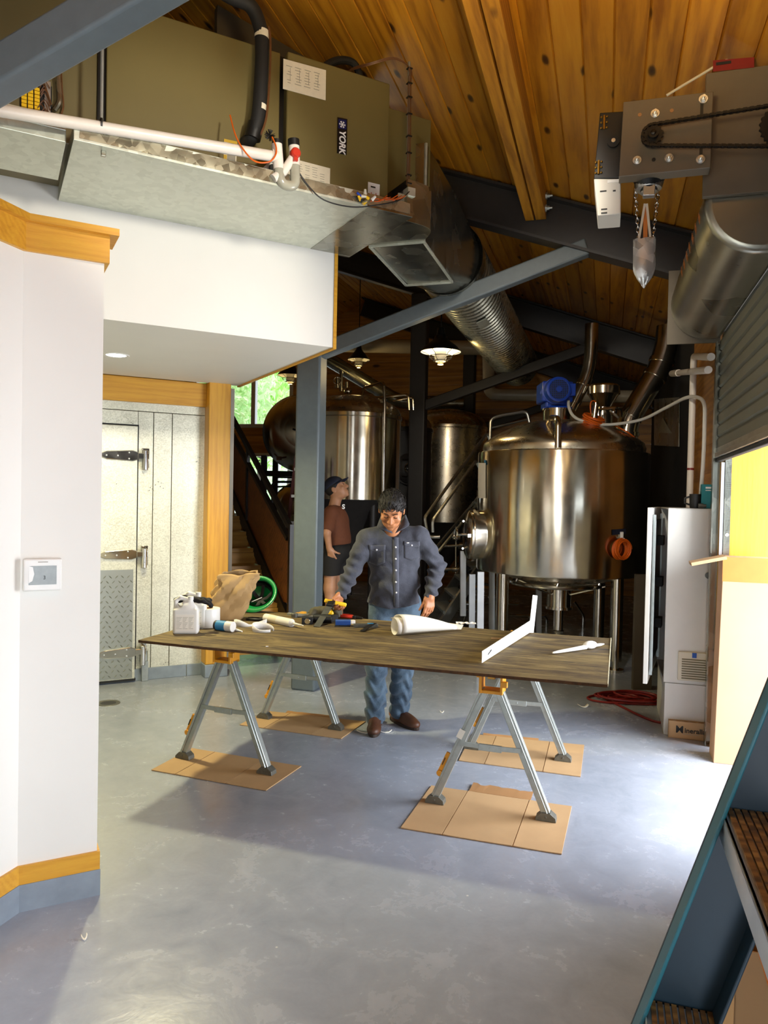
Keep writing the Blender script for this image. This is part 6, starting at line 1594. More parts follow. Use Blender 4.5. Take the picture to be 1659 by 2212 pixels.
puttext(bx, 'lettering', 'inerallac', 0.047, (t0_ + 0.103, bs - 0.0012, hB * 0.50), (1, 0, 0), (0, 0, 1), M['ink'], bxo, bold=0.0010, align='LEFT')
b = MB(); b.lim(t0_ + 0.09, t1_ - 0.06, bs - 0.001, bs, hB * 0.28, hB * 0.28 + 0.003); put(bx, 'underline', b, M['ink_grey'], bxo, smooth=False)
# red cord pile
def cord(label, cu, cv, Rx, Ry, turns, seed, m, name='extension_cord', r=0.009, tail=None):
    c = pz(cu, cv, 0.0); root = rootW(name, label, 'cord', c); q = random.Random(seed); pts = []
    for k in range(turns * 14):
        a = k / 14 * 2 * math.pi; j = math.sin(k * 0.37 + seed) * 0.25 + math.sin(k * 0.11 + 2 * seed) * 0.2
        pts.append(c + Vector(((Rx * (0.72 + j)) * math.cos(a) + 0.05 * math.sin(k * 0.09), (Ry * (0.72 + j)) * math.sin(a), r + 0.05 * (0.5 + 0.5 * math.sin(k * 0.23 + seed)) * (k / (turns * 14)))))
    if tail: pts = [pz(u, v, r) for u, v in tail] + pts
    b = MB(); b.tube(spline(pts, 3), r, 6); put(root, 'cord', b, m); return root
cord('red extension cord heaped on the floor by the cabinet', 1352, 1512, 0.28, 0.15, 8, 3, M['red_dark'], tail=[(1445, 1562), (1410, 1557), (1350, 1530), (1300, 1500)])
bt_ = rootW('brown_crate', 'brown panel standing in the shade behind the cabinet door', 'panel', pd(1390, 1400, 6.3))
p = pd(1390, 1480, 6.35); b = MB(); b.box((p.x, 6.4, 0.50), (0.16, 0.05, 1.0)); put(bt_, 'panel', b, M['brown_panel'], smooth=False)
# tall carton in the doorway
tc_ = rootM('tall_carton', 'tall tan cardboard carton standing in the sunlit doorway', 'carton', 0.64, 5.05, 0)
lb, rb_ = toM(pz(1541, 1648, 0)), None
s0_ = lb.y; tR = toM(ps(1657, 1400, s0_)).x; tL0 = lb.x; tLt = toM(ps(1565, 1205, s0_)).x; hT = ps(1565, 1205, s0_).z
b = MB(); b.vf([(tL0, s0_, 0), (tR, s0_, 0), (tR + 0.03, s0_ + 0.04, hT), (tLt, s0_ + 0.04, hT), (tL0, s0_ + 0.2, 0), (tR, s0_ + 0.2, 0), (tR + 0.03, s0_ + 0.24, hT), (tLt, s0_ + 0.24, hT)], [(0, 1, 2, 3), (4, 7, 6, 5), (0, 3, 7, 4), (1, 5, 6, 2), (3, 2, 6, 7), (0, 4, 5, 1)])
put(tc_, 'carton', b, M['carton'], smooth=False, bevel=0.003)
b = MB(); zc = hT - 0.15; b.prism([(tLt - 0.004, s0_ + 0.033, zc), (tR + 0.034, s0_ + 0.033, zc), (tR + 0.034, s0_ + 0.038, hT + 0.003), (tLt - 0.004, s0_ + 0.038, hT + 0.003)], (0, 0.002, 0)); put(tc_, 'tape_band', b, M['carton_tape'], smooth=False)['label'] = 'orange brown tape band'
b = MB(); fl0, fl1 = toM(ps(1491, 1217, s0_ + 0.1)), toM(ps(1566, 1203, s0_ + 0.1)); b.bar(fl0, fl1, 0.16, 0.02); put(tc_, 'flap', b, M['card'], smooth=False)
# ladder close by on the right and a carton under it
LS = 1.25; K = LS / 1.92
def lt(z): return (0.10 * K) + 0.317 * (z - (EYE - (EYE - 0.355) * K))
ld = rootM('stepladder', 'blue green stepladder with worn wooden treads close on the right', 'ladder', lt(0), LS, 0)
def rail(s0, flip, web=True):
    b = MB(); ax = Vector((0.317, 0, 1)).normalized(); n = Vector((ax.z, 0, -ax.x)); p0 = Vector((lt(0), s0, 0)); Lr = 1.95
    w = 0.105; f = 0.042
    b.prism([p0, p0 + n * w, p0 + n * w + Vector((0, 0.006, 0)), p0 + Vector((0, 0.006, 0))], ax * Lr)
    o = put(ld, 'side_rail', b, M['teal_dark'], smooth=False)
    for k in (0, 1):
        q = p0 + n * (w - 0.006) * k; b = MB(); b.prism([q, q + n * 0.006, q + n * 0.006 + Vector((0, -f * flip, 0)), q + Vector((0, -f * flip, 0))], ax * Lr); put(ld, 'flange', b, M['teal'] if k == 0 else M['teal_dark'], o, smooth=False, bevel=0.002)
    b = MB(); b.box(p0 + n * w / 2 + Vector((0, 0, 0.02)), (w + 0.02, 0.05, 0.04)); put(ld, 'foot', b, M['black_rubber'], smooth=False)
rail(LS, 1); rail(0.74, -1)
stz = EYE - (EYE - 0.9) * K
for k in (-3, -2, -1, 0, 1):
    z = stz + 0.325 * k; t = lt(z) + 0.004
    b = MB(); b.lim(t, t + 0.006, 0.745, LS - 0.002, z - 0.045, z); b.lim(t + 0.10, t + 0.106, 0.745, LS - 0.002, z - 0.03, z); b.lim(t, t + 0.106, 0.745, LS - 0.002, z - 0.006, z); so = put(ld, 'tread', b, M['alu'], smooth=False, bevel=0.0015)
    b = MB()
    for j in range(9): b.lim(t + 0.009 + j * 0.0105, t + 0.0165 + j * 0.0105, 0.747, LS - 0.004, z, z + 0.004)
    put(ld, 'wood_grip', b, M['steps'], so, smooth=False)
for s0 in (LS - 0.05, 0.80):
    b = MB(); b.bar((lt(1.9) + 0.10, s0, 1.9), (lt(0) + 1.15, s0, 0.0), 0.03, 0.06); put(ld, 'rear_leg', b, M['teal_dark'], smooth=False)
b = MB(); b.lim(lt(1.93) - 0.02, lt(1.93) + 0.14, 0.72, LS + 0.02, 1.93, 1.96); put(ld, 'top_cap', b, M['black'], smooth=False, bevel=0.008)
lc = toM(pz(1575, 2215, 0.25)); 
bc_ = rootM('open_carton', 'open brown carton on the floor behind the stepladder', 'carton', lc.x + 0.12, lc.y + 0.25, 0)
t0_, s0_ = toM(pd(1590, 2040, 1.85)).x, toM(pd(1590, 2040, 1.85)).y; hC = pd(1600, 2050, 1.85).z
b = MB(); b.lim(t0_, t0_ + 0.004, s0_, s0_ + 0.4, 0, hC); b.lim(t0_ + 0.33, t0_ + 0.334, s0_, s0_ + 0.4, 0, hC); b.lim(t0_, t0_ + 0.334, s0_, s0_ + 0.004, 0, hC); b.lim(t0_, t0_ + 0.334, s0_ + 0.4, s0_ + 0.404, 0, hC); b.lim(t0_, t0_ + 0.33, s0_, s0_ + 0.4, 0, 0.004); put(bc_, 'carton', b, M['card'], smooth=False)
b = MB(); b.prism([(t0_ + 0.05, s0_ - 0.004, hC), (t0_ + 0.33, s0_ - 0.004, hC), (t0_ + 0.30, s0_ - 0.12, hC - 0.10), (t0_ + 0.08, s0_ - 0.12, hC - 0.10)], (0, 0, 0.004)); put(bc_, 'flap', b, M['carton_tape'], smooth=False)

# ================================================================== work table
TZ = 0.815
fl, frr = pz(298, 1385, TZ), pz(1312, 1479, TZ)
tx = (frr - fl); TL = tx.length; tx.normalize(); ty = Vector((-tx.y, tx.x, 0)); TWD = 1.19
TROT = math.atan2(tx.y, tx.x)
def TP_(x, y, z=0.0): return fl + tx * x + ty * y + Vector((0, 0, z))
tb0 = thing('plywood_sheet', 'weathered brown plywood sheet laid over two trestles as a table', 'table', TP_(TL / 2, TWD / 2, -0.012), TROT)
def warp(x, y): return 0.006 * math.sin(x * 2.1 + 0.6) - 0.004 * math.cos(y * 3 + x) + 0.010 * max(0, 1 - x / 0.35) * (1 - y / TWD)
b = MB(); nx_, ny_ = 60, 24; vs = []; fs = []
rq = random.Random(9); edge = [0.004 * rq.random() for _ in range(nx_ + 1)]
for i in range(nx_ + 1):
    for j in range(ny_ + 1):
        x = TL * i / nx_; y = TWD * j / ny_
        if j == 0: y += edge[i]
        vs.append(Vector((x - TL / 2, y - TWD / 2, warp(x, y) * 0.6 + 0.012)))
for i in range(nx_):
    for j in range(ny_): a = i * (ny_ + 1) + j; fs.append((a, a + ny_ + 1, a + ny_ + 2, a + 1))
b.vf(vs, fs); put_top = b.build('board_face', M['ply'], tb0, smooth=True)
b = MB(); n0 = len(vs)
per = [i * (ny_ + 1) for i in range(nx_ + 1)] + [nx_ * (ny_ + 1) + j for j in range(1, ny_ + 1)] + [i * (ny_ + 1) + ny_ for i in range(nx_ - 1, -1, -1)] + [j for j in range(ny_ - 1, 0, -1)]
pv_ = [vs[k] for k in per]; m_ = len(pv_); zt2_ = Vector((0, 0, -0.014))
b.vf(pv_ + [p + zt2_ for p in pv_], [(k, (k + 1) % m_, m_ + (k + 1) % m_, m_ + k) for k in range(m_)] + [tuple(range(m_, 2 * m_))])
b.build('board_edge', M['ply_edge'], tb0, smooth=False)
b = MB(); b.prism([Vector((TL / 2, -TWD / 2 + 0.01, 0.001)), Vector((TL / 2, TWD / 2 - 0.01, 0.001)), Vector((TL / 2 + 0.004, TWD / 2 - 0.01, 0.001)), Vector((TL / 2 + 0.004, -TWD / 2 + 0.01, 0.001))], (0, 0, 0.012)); b.build('pale_end_grain', M['ply_pale'], tb0, smooth=False)

# trestles
def make_trestle(c, rz, label):
    root = thing('sawhorse', label, 'sawhorse', (c.x, c.y, 0.0065), rz, 'folding metal sawhorses under the plywood')
    HX, HY, ZB = 0.290, 0.455, 0.625
    b = MB(); b.lim(-0.019, 0.019, -HY - 0.04, HY + 0.04, ZB + 0.07, 0.792); b.build('top_rail', M['pineX'], root, smooth=False, bevel=0.003)
    for sy in (-1, 1):
        y = sy * HY
        b = MB(); b.lim(-0.062, 0.062, y - 0.045, y + 0.045, ZB - 0.005, ZB + 0.012); b.lim(-0.062, -0.048, y - 0.05, y + 0.05, ZB - 0.005, 0.780); b.lim(0.048, 0.062, y - 0.05, y + 0.05, ZB - 0.005, 0.775)
        b.lim(-0.075, -0.05, y - 0.05, y - 0.02, 0.70, 0.74); b.lim(0.05, 0.085, y - 0.055, y - 0.03, 0.66, 0.69)
        b.build('rail_bracket', M['orange'], root, smooth=False, bevel=0.003)
        for sx in (-1, 1):
            b = MB(); p, q = Vector((sx * 0.036, y, ZB + 0.01)), Vector((sx * HX, y, 0.035)); b.bar(p, q, 0.044, 0.040, (0, 1, 0)); b.bar(p + Vector((sx * 0.008, -0.022, 0)), q + Vector((sx * 0.008, -0.022, 0)), 0.006, 0.012, (0, 1, 0))
            lg = b.build('leg', M['zinc'], root, smooth=False, bevel=0.004)
            b = MB(); b.prism([(sx * HX - 0.052, y - 0.028, 0), (sx * HX + 0.052, y - 0.028, 0), (sx * HX + 0.048, y - 0.028, 0.022), (sx * HX + 0.022, y - 0.028, 0.042), (sx * HX - 0.022, y - 0.028, 0.042), (sx * HX - 0.05, y - 0.028, 0.016)], (0, 0.056, 0)); b.cyl((sx * HX, y - 0.029, 0.022), (sx * HX, y - 0.033, 0.022), 0.006, n=10)
            b.build('foot', M['zinc_foot'], lg, smooth=False, bevel=0.004)
            if sx < 0:
                d = (q - p).normalized(); c0_ = p.lerp(q, 0.62); n = Vector((d.z, 0, -d.x)); n = n if n.x < 0 else -n
                b = MB(); b.bar(c0_ + n * 0.028, c0_ + d * 0.125 + n * 0.030, 0.03, 0.016, (0, 1, 0)); b.cyl(c0_ + d * 0.122 + n * 0.03 + Vector((0, -0.016, 0)), c0_ + d * 0.122 + n * 0.03 + Vector((0, 0.016, 0)), 0.017, n=14); la = b.build('latch', M['orange'], lg, smooth=False, bevel=0.004)
                b = MB(); b.bar(c0_ + d * 0.03 + n * 0.036 + Vector((0, -0.017, 0)), c0_ + d * 0.07 + n * 0.036 + Vector((0, -0.017, 0)), 0.004, 0.006, (0, 1, 0)); b.build('latch_slot', M['black'], la, smooth=False)
        zz = 0.335; xs = 0.036 + (HX - 0.036) * (ZB - zz) / (ZB - 0.03)
        b = MB(); b.bar((-xs, y - 0.02, zz + 0.004), (0.0, y - 0.022, zz), 0.006, 0.026); b.bar((0.0, y - 0.024, zz), (xs, y - 0.02, zz + 0.004), 0.006, 0.026); b.box((0.0, y - 0.024, zz), (0.12, 0.014, 0.034)); b.cyl((0, y - 0.03, zz), (0, y - 0.036, zz), 0.006, n=8)
        b.build('spreader', M['zinc'], root, smooth=False, bevel=0.002)
    return root
f = [pz(u, v, 0) for u, v in ((397, 1638), (582, 1671), (565, 1552), (730, 1579))]
cA = sum(f, Vector()) / 4; yd = ((f[2] + f[3]) - (f[0] + f[1])).normalized(); rzA = math.atan2(-yd.x, yd.y)
s1 = make_trestle(cA, rzA, 'folding metal sawhorse under the left end of the plywood')
g_ = [pz(u, v, 0) for u, v in ((933, 1737), (1186, 1774), (1015, 1617), (1221, 1644))]
cB = sum(g_, Vector()) / 4; yd2 = ((g_[2] + g_[3]) - (g_[0] + g_[1])).normalized()
s2_t = copy_tree(s1); s2_t.location = (cB.x, cB.y, 0.0065); s2_t.rotation_euler = (0, 0, math.atan2(-yd2.x, yd2.y)); s2_t['label'] = 'folding metal sawhorse under the right end of the plywood'
b = MB(); b.box((-0.155, -0.483, 0.39), (0.032, 0.004, 0.05), (0, 0.42, 0)); b.build('white_sticker', M['paper'], s2_t, smooth=False)
# cardboard under the feet
def sheet(pts, label, folds, flap=None, z=0.004):
    P3 = [pz(u, v, 0) for u, v in pts]; c = sum(P3, Vector()) / len(P3); root = thing('cardboard_sheet', label, 'cardboard', (c.x, c.y, 0), 0, 'cardboard sheets under the sawhorse feet')
    A, B, C, D_ = [p - c for p in P3]      # left, bottom-right, right-top, left-top
    qs = [0] + folds + [1]
    for i in range(len(qs) - 1):
        a0, a1 = qs[i], qs[i + 1]; g0 = 0.003 if i else 0; g1 = 0.003 if i < len(qs) - 2 else 0
        e0 = a0 + g0; e1 = a1 - g1; b = MB()
        p = [A.lerp(B, e0), A.lerp(B, e1), D_.lerp(C, e1), D_.lerp(C, e0)]
        n = 8; vs = []
        for j in range(n + 1):
            for i2 in range(n + 1):
                u_, v_ = i2 / n, j / n; q = p[0].lerp(p[1], u_).lerp(p[3].lerp(p[2], u_), v_); vs.append(Vector((q.x, q.y, z + 0.0012 * (2 * abs(u_ - 0.5)) ** 4)))
        b.vf(vs, [(j * (n + 1) + i2, j * (n + 1) + i2 + 1, (j + 1) * (n + 1) + i2 + 1, (j + 1) * (n + 1) + i2) for j in range(n) for i2 in range(n)])
        b.build('panel', M['card'], root, smooth=False, thick=0.004)
    b = MB(); b.prism([Vector((q.x, q.y, 0.0012)) for q in (A, B, C, D_)], (0, 0, 0.001)); b.build('liner', M['card_dark'], root, smooth=False)
    if flap:
        a0, a1, w = flap; e = (D_ - A).normalized(); p, q = D_.lerp(C, a0), D_.lerp(C, a1); b = MB(); rr_ = random.Random(2); n = 14; top_ = []; bot = []
        for i in range(n + 1):
            k = p.lerp(q, i / n); bot.append(Vector((k.x, k.y, 0.006))); k2 = k + e * (w * (0.85 + 0.3 * rr_.random())); top_.append(Vector((k2.x, k2.y, 0.012)))
        b.vf(bot + top_, [(i, i + 1, n + 2 + i, n + 1 + i) for i in range(n)]); b.build('torn_flap', M['card_dark'], root, smooth=False, thick=0.003)
    return root
sheet([(327, 1665), (575, 1709), (651, 1657), (415, 1618)], 'folded cardboard sheet under the near feet of the left sawhorse', [0.22, 0.66])
sheet([(518, 1567), (737, 1597), (790, 1560), (575, 1537)], 'folded cardboard sheet under the far feet of the left sawhorse', [0.25, 0.72], (0.2, 0.7, 0.03))
sheet([(866, 1790), (1213, 1847), (1235, 1744), (932, 1699)], 'largest cardboard sheet under the near feet of the right sawhorse', [0.27, 0.71], (0.28, 0.72, 0.10))
sheet([(991, 1644), (1254, 1679), (1262, 1611), (1020, 1587)], 'pale cardboard sheet under the far feet of the right sawhorse', [0.22, 0.70], (0.1, 0.6, 0.02))

# ------------------------------------------------------------------ things on the table
Z = TZ + 0.003
def tz(u, v, h=0.0): return pz(u, v, Z + h)
def rot2(a): return Matrix.Rotation(a, 3, 'Z')
def jug(u, v, label, rz, capm=None):
    p = tz(u, v); root = thing('jug', label, 'jug', p, rz, 'white plastic jugs on the plywood')
    w, d, h = 0.098, 0.055, 0.20
    s = SDF((-0.13, -0.09, -0.01), (0.13, 0.09, 0.31), 0.0045)
    s.rbox((0, 0, h / 2), (w * 2, d * 2, h), 0.022, None, 0); s.ell((0, 0, h - 0.005), (w * 0.92, d * 0.9, 0.055), None, 0.015); s.cap((0.025, 0, h + 0.02), (0.03, 0, h + 0.065), 0.024, 0.02, 0.02)
    s.chain([(-0.083, 0, h - 0.02), (-0.080, 0, h + 0.055), (-0.045, 0, h + 0.078), (0.015, 0, h + 0.062)], [0.016, 0.015, 0.016, 0.018], 0.012)
    s.cap((-0.045, -0.1, h + 0.030), (-0.045, 0.1, h + 0.030), 0.018, 0.018, 0.006, cut=True)
    s.cap((-0.5, 0, 0.035), (0.5, 0, 0.035), 0.001, 0.001, 0)
    s.build('bottle', M['white_plastic'], root)
    b = MB(); b.cyl((0.03, 0, h + 0.062), (0.03, 0, h + 0.088), 0.023, n=20); b.build('cap', capm or M['white_plastic'], root)
    b = MB(); b.lim(-0.074, 0.066, -d - 0.0015, -d + 0.001, 0.03, 0.155); lb_ = b.build('label', M['paper'], root, smooth=False)
    b = MB()
    for j in range(9):
        for x0, x1 in ((-0.068, -0.026), (-0.02, 0.018), (0.024, 0.060)): b.lim(x0, x1 - 0.006 * ((j * 3) % 4), -d - 0.0022, -d - 0.0015, 0.045 + j * 0.011, 0.0475 + j * 0.011)
    b.build('print_lines', M['ink_grey'], lb_, smooth=False)
    b = MB(); b.box((w - 0.002, 0, 0.12), (0.006, 0.06, 0.10)); b.build('side_label', M['label'], root, smooth=False)
    return root
j1 = jug(402, 1368, 'front white plastic jug with printed label at the left end', R_(8))
j1.scale = (0.74,) * 3
j2 = copy_tree(j1); p2 = tz(427, 1362); j2.location = p2 + Vector((-0.045, 0.09, 0)); j2['label'] = 'second white jug standing just behind the front jug'
gl_ = rootW('black_glove', 'crumpled black glove draped over the two jugs', 'glove', tz(410, 1362, 0.28))
c = pd(411, 1297, 4.28); s = SDF(c - Vector((0.14, 0.07, 0.06)), c + Vector((0.14, 0.12, 0.06)), 0.005)
for (x, y, z, r) in ((-0.07, 0, 0.005, 0.022), (-0.03, -0.01, 0.012, 0.026), (0.01, 0.0, 0.004, 0.024), (0.05, 0.03, 0.0, 0.026), (0.085, 0.06, -0.008, 0.022)): s.ell(c + Vector((x, y, z)), (r * 1.3, r, r * 0.75), None, 0.02)
s.chain([c + Vector((0.06, 0.02, 0)), c + Vector((0.10, 0.03, -0.012)), c + Vector((0.115, 0.03, -0.035))], [0.015, 0.013, 0.011], 0.01); s.chain([c + Vector((0.02, -0.01, 0.01)), c + Vector((0.075, -0.02, 0.004)), c + Vector((0.11, -0.02, -0.015))], [0.014, 0.012, 0.01], 0.01); s.wrinkle(0.006, 130, 3)
s.D = s.D
go = s.build('fabric', M['shorts'], gl_); 
for v in go.data.vertices: v.co -= c
gl_.location = c
tr = rootW('tape_roll', 'wide white roll of tape standing behind the jugs', 'tape', tz(446, 1360))
p = tz(446, 1353); b = MB(); b.lathe([(0.038, 0), (0.078, 0), (0.08, 0.004), (0.08, 0.108), (0.078, 0.112), (0.038, 0.112)], 40, p); put(tr, 'roll', b, M['white_plastic'])
b = MB(); b.lathe([(0.034, 0.001), (0.039, 0.001), (0.039, 0.113), (0.034, 0.113)], 32, p); put(tr, 'core', b, M['card_dark'])
def lying_tube(name, label, pA, pB, r, parts, cat='tube'):
    root = rootW(name, label, cat, pA)
    for (nm, q0, q1, r0, r1, m) in parts:
        b = MB(); b.cyl(pA.lerp(pB, q0), pA.lerp(pB, q1), r0, r1, 24); put(root, nm, b, M[m])
    return root
pA_, pB_ = tz(466, 1350, 0.030), tz(502, 1354, 0.030)
lying_tube('sealant_bottle', 'round white bottle with blue label lying by the tape roll', pA_, pB_, 0.030, (('body', 0, 1.0, 0.0285, 0.0285, 'black'), ('blue_label', 0.12, 0.66, 0.0295, 0.0295, 'cyan'), ('white_cap', 0.66, 1.04, 0.0305, 0.0305, 'white_plastic')), 'bottle')
lying_tube('nozzle', 'white cone nozzle lying in front of the blue bottle', tz(491, 1355, 0.012), tz(523, 1364, 0.006), 0.012, (('cone', 0, 1, 0.014, 0.004, 'white_plastic'), ('collar', -0.06, 0.02, 0.018, 0.018, 'white_plastic')), 'nozzle')
# brown bag
bp = tz(490, 1338); bg = thing('paper_bag', 'crumpled brown paper bag standing beside the hard hat', 'bag', bp, R_(12))
rb = random.Random(12); b = MB(); NU, NV = 40, 26; grid = []
for j in range(NV + 1):
    q = j / NV; z = 0.30 * q; lean = 0.075 * q ** 1.3; ring = []
    wx = 0.095 * (1 + 0.22 * math.sin(q * 2.6)) ; wy = 0.06 * (1 + 0.15 * math.sin(q * 3.2) - 0.55 * q ** 2)
    for i in range(NU):
        a = 2 * math.pi * i / NU; c, s_ = math.cos(a), math.sin(a); k = (abs(c) ** 5 + abs(s_) ** 5) ** (-0.2)
        n1 = 0.010 * math.sin(a * 3 + q * 9) + 0.009 * math.sin(a * 7 - q * 14 + 1) + 0.003 * math.sin(a * 13 + q * 23)
        r = 1 + (n1 / 0.08) * (0.25 + q)
        ring.append(Vector((wx * c * k * r + lean, wy * s_ * k * r + 0.02 * q, z + (0.012 * math.sin(a + 0.4) + 0.006 * math.sin(a * 5)) * q ** 4)))
    grid.append(ring)
b.rings(grid, caps=False); b.vf(list(grid[0]), [tuple(range(NU))]); b.build('bag', M['bag'], bg, sharp=18, thick=0.0015)
# hard hat
hp_ = tz(555, 1322); hh = thing('hard_hat', 'green hard hat lying upside down behind the paper bag', 'helmet', hp_ + Vector((0, 0.03, 0.125)), Euler((R_(52), R_(-14), R_(8))))
prof = [(0.108, 0.0)] + [(0.108 * math.cos(q * math.pi / 2 / 12) + 0.0, -0.135 * math.sin(q * math.pi / 2 / 12)) for q in range(1, 13)]
b = MB(); b.lathe([(r, z) for r, z in prof], 48); b.build('shell', M['green'], hh, thick=0.004, sharp=60)
b = MB(); ring0 = []; ring1 = []
for k in range(48):
    a = 2 * math.pi * k / 48; e = 0.024 + 0.03 * max(0, math.cos(a + 2.4)) ** 2
    ring0.append(Vector((0.106 * math.cos(a), 0.106 * math.sin(a), 0.0))); ring1.append(Vector(((0.108 + e) * math.cos(a), (0.108 + e) * math.sin(a), 0.012)))
b.rings([ring0, ring1], caps=False); b.build('brim', M['green'], hh, thick=0.004)
b = MB(); b.lathe([(0.098, 0.004), (0.102, -0.03), (0.085, -0.05), (0.092, -0.02)], 40); b.build('headband', M['black'], hh)
b = MB()
for k in range(3):
    a = k * math.pi / 3; d = Vector((math.cos(a), math.sin(a), 0)); b.tube([d * 0.095 + Vector((0, 0, -0.03)), d * 0.05 + Vector((0, 0, -0.085)), Vector((0, 0, -0.10)), -d * 0.05 + Vector((0, 0, -0.085)), -d * 0.095 + Vector((0, 0, -0.03))], 0.012, 6, flat=(1, 0.2))
b.build('suspension', M['black_rubber'], hh)
b = MB(); b.box((-0.02, -0.03, -0.03), (0.075, 0.004, 0.032), (0.5, 0.2, 0.3)); b.build('white_tag', M['paper'], hh, smooth=False)
def hat_patch(a, el, w, h, m, nm):
    cx = Vector((math.cos(a) * math.cos(el) * 0.113, math.sin(a) * math.cos(el) * 0.113, -0.140 * math.sin(el))); n = Vector((math.cos(a) * math.cos(el), math.sin(a) * math.cos(el), -math.sin(el))); x = Vector((-math.sin(a), math.cos(a), 0)); y = n.cross(x)
    bb_ = MB(); bb_.box(cx, (w, h, 0.003), Matrix((x, y, n)).transposed()); bb_.build(nm, m, hh, smooth=False)
hat_patch(-1.75, 0.25, 0.055, 0.022, M['label'], 'sticker'); hat_patch(-1.15, 0.2, 0.028, 0.028, M['paper'], 'sticker'); hat_patch(-0.75, 0.25, 0.03, 0.045, M['label'], 'sticker')
pA_, pB_ = tz(574, 1334, 0.025), tz(630, 1346, 0.025)
lying_tube('caulk_tube', 'white caulking cartridge lying right of the hard hat', pA_, pB_, 0.025, (('cartridge', 0, 1, 0.0255, 0.0255, 'white_plastic'), ('shoulder', 1.0, 1.06, 0.0255, 0.014, 'white_plastic'), ('nozzle', 1.06, 1.42, 0.009, 0.003, 'white_plastic'), ('print_band', 0.2, 0.5, 0.0258, 0.0258, 'label')), 'cartridge')
def band(label, u, v, R, h, a0, a1, tail=False):
    p = tz(u, v); root = thing('curved_offcut', label, 'offcut', p, 0); b = MB(); n = 24; vs = []
    for i in range(n + 1):
        q = i / n; a = a0 + (a1 - a0) * q; hh_ = h * (0.35 + 0.65 * math.sin(math.pi * min(1, q * 1.25)))
        vs += [Vector((R * math.cos(a), R * 0.75 * math.sin(a), 0.0)), Vector((R * math.cos(a), R * 0.75 * math.sin(a), hh_))]
    b.vf(vs, [(2 * i, 2 * i + 2, 2 * i + 3, 2 * i + 1) for i in range(n)])
    if tail: b.vf([Vector((R * 0.9, 0, 0)), Vector((R * 2.2, 0.0, 0)), Vector((R * 2.2, 0.0, h)), Vector((R * 1.0, 0.0, h * 0.4))], [(0, 1, 2, 3)])
    b.build('strip', M['white_plastic'], root, thick=0.004); return root
band('curved white plastic offcut with a pointed tail near the blue bottle', 528, 1352, 0.062, 0.045, 2.6, 6.0, True)
band('loose curved white ring offcut at the middle of the near edge', 568, 1364, 0.062, 0.05, 0.2, 5.6)
ch = tz(577, 1397); o = MB(); o.box((0, 0, 0.002), (0.014, 0.006, 0.004), (0, 0, 0.3)); tag(o.build('plastic_chip', M['paper'], None, ch, smooth=False), 'tiny white chip on the bare part of the plywood', 'chip')
def tool(name, label, cat, u, v, rz, parts):
    p = tz(u, v); root = thing(name, label, cat, p, rz)
    for nm, fn, m in parts:
        b = MB(); fn(b); b.build(nm, M[m], root, bevel=0.002)
    return root
tool('pliers', 'dark pliers lying in front of the caulking cartridge', 'pliers', 568, 1342, R_(-14), (('jaw', lambda b: (b.cyl((0.03, 0, 0.010), (0.085, 0, 0.008), 0.012, 0.005, 10), b.cyl((0.02, 0, 0.002), (0.02, 0, 0.018), 0.016, n=14)), 'zinc_foot'), ('handle', lambda b: b.tube(spline([(0.01, 0.005, 0.010), (-0.04, 0.025, 0.012), (-0.11, 0.018, 0.010)], 5), 0.008, 8), 'black'), ('handle', lambda b: b.tube(spline([(0.01, -0.005, 0.010), (-0.04, -0.022, 0.012), (-0.11, -0.012, 0.010)], 5), 0.008, 8), 'black')))
tool('ratchet', 'dark steel ratchet among the tools', 'wrench', 655, 1334, R_(20), (('shaft', lambda b: b.cyl((-0.05, 0, 0.014), (0.07, 0, 0.014), 0.010, 0.013, 12), 'zinc'), ('head', lambda b: b.cyl((-0.06, 0, 0.002), (-0.06, 0, 0.03), 0.022, n=16), 'zinc_foot'), ('grip', lambda b: b.cyl((0.06, 0, 0.014), (0.10, 0, 0.014), 0.016, n=12), 'black')))
tool('tape_measure', 'black and chrome tape measure at the near side of the tools', 'tape measure', 664, 1348, R_(5), (('case', lambda b: b.lim(-0.035, 0.035, -0.03, 0.03, 0, 0.045), 'black'), ('side_plate', lambda b: b.cyl((0.0, -0.031, 0.022), (0.0, -0.034, 0.022), 0.018, n=18), 'chrome')))
tool('drill_chuck', 'black cordless driver lying on its side behind the saw', 'driver', 700, 1346, R_(-5), (('motor', lambda b: b.cyl((-0.07, 0, 0.028), (0.05, 0, 0.028), 0.028, n=18), 'black'), ('chuck', lambda b: b.cyl((-0.115, 0, 0.028), (-0.07, 0, 0.028), 0.014, 0.022, 14), 'chrome'), ('grip', lambda b: b.bar((0.03, 0.0, 0.024), (0.06, 0.10, 0.024), 0.036, 0.036), 'black_rubber')))
tool('utility_knife', 'folded silver knife beside the caulk nozzle', 'knife', 641, 1331, R_(-25), (('body', lambda b: b.lim(-0.07, 0.06, -0.013, 0.013, 0, 0.018), 'zinc'), ('blade_nose', lambda b: b.prism([(0.06, -0.01, 0.004), (0.095, 0.0, 0.004), (0.06, 0.01, 0.004)], (0, 0, 0.003)), 'chrome')))
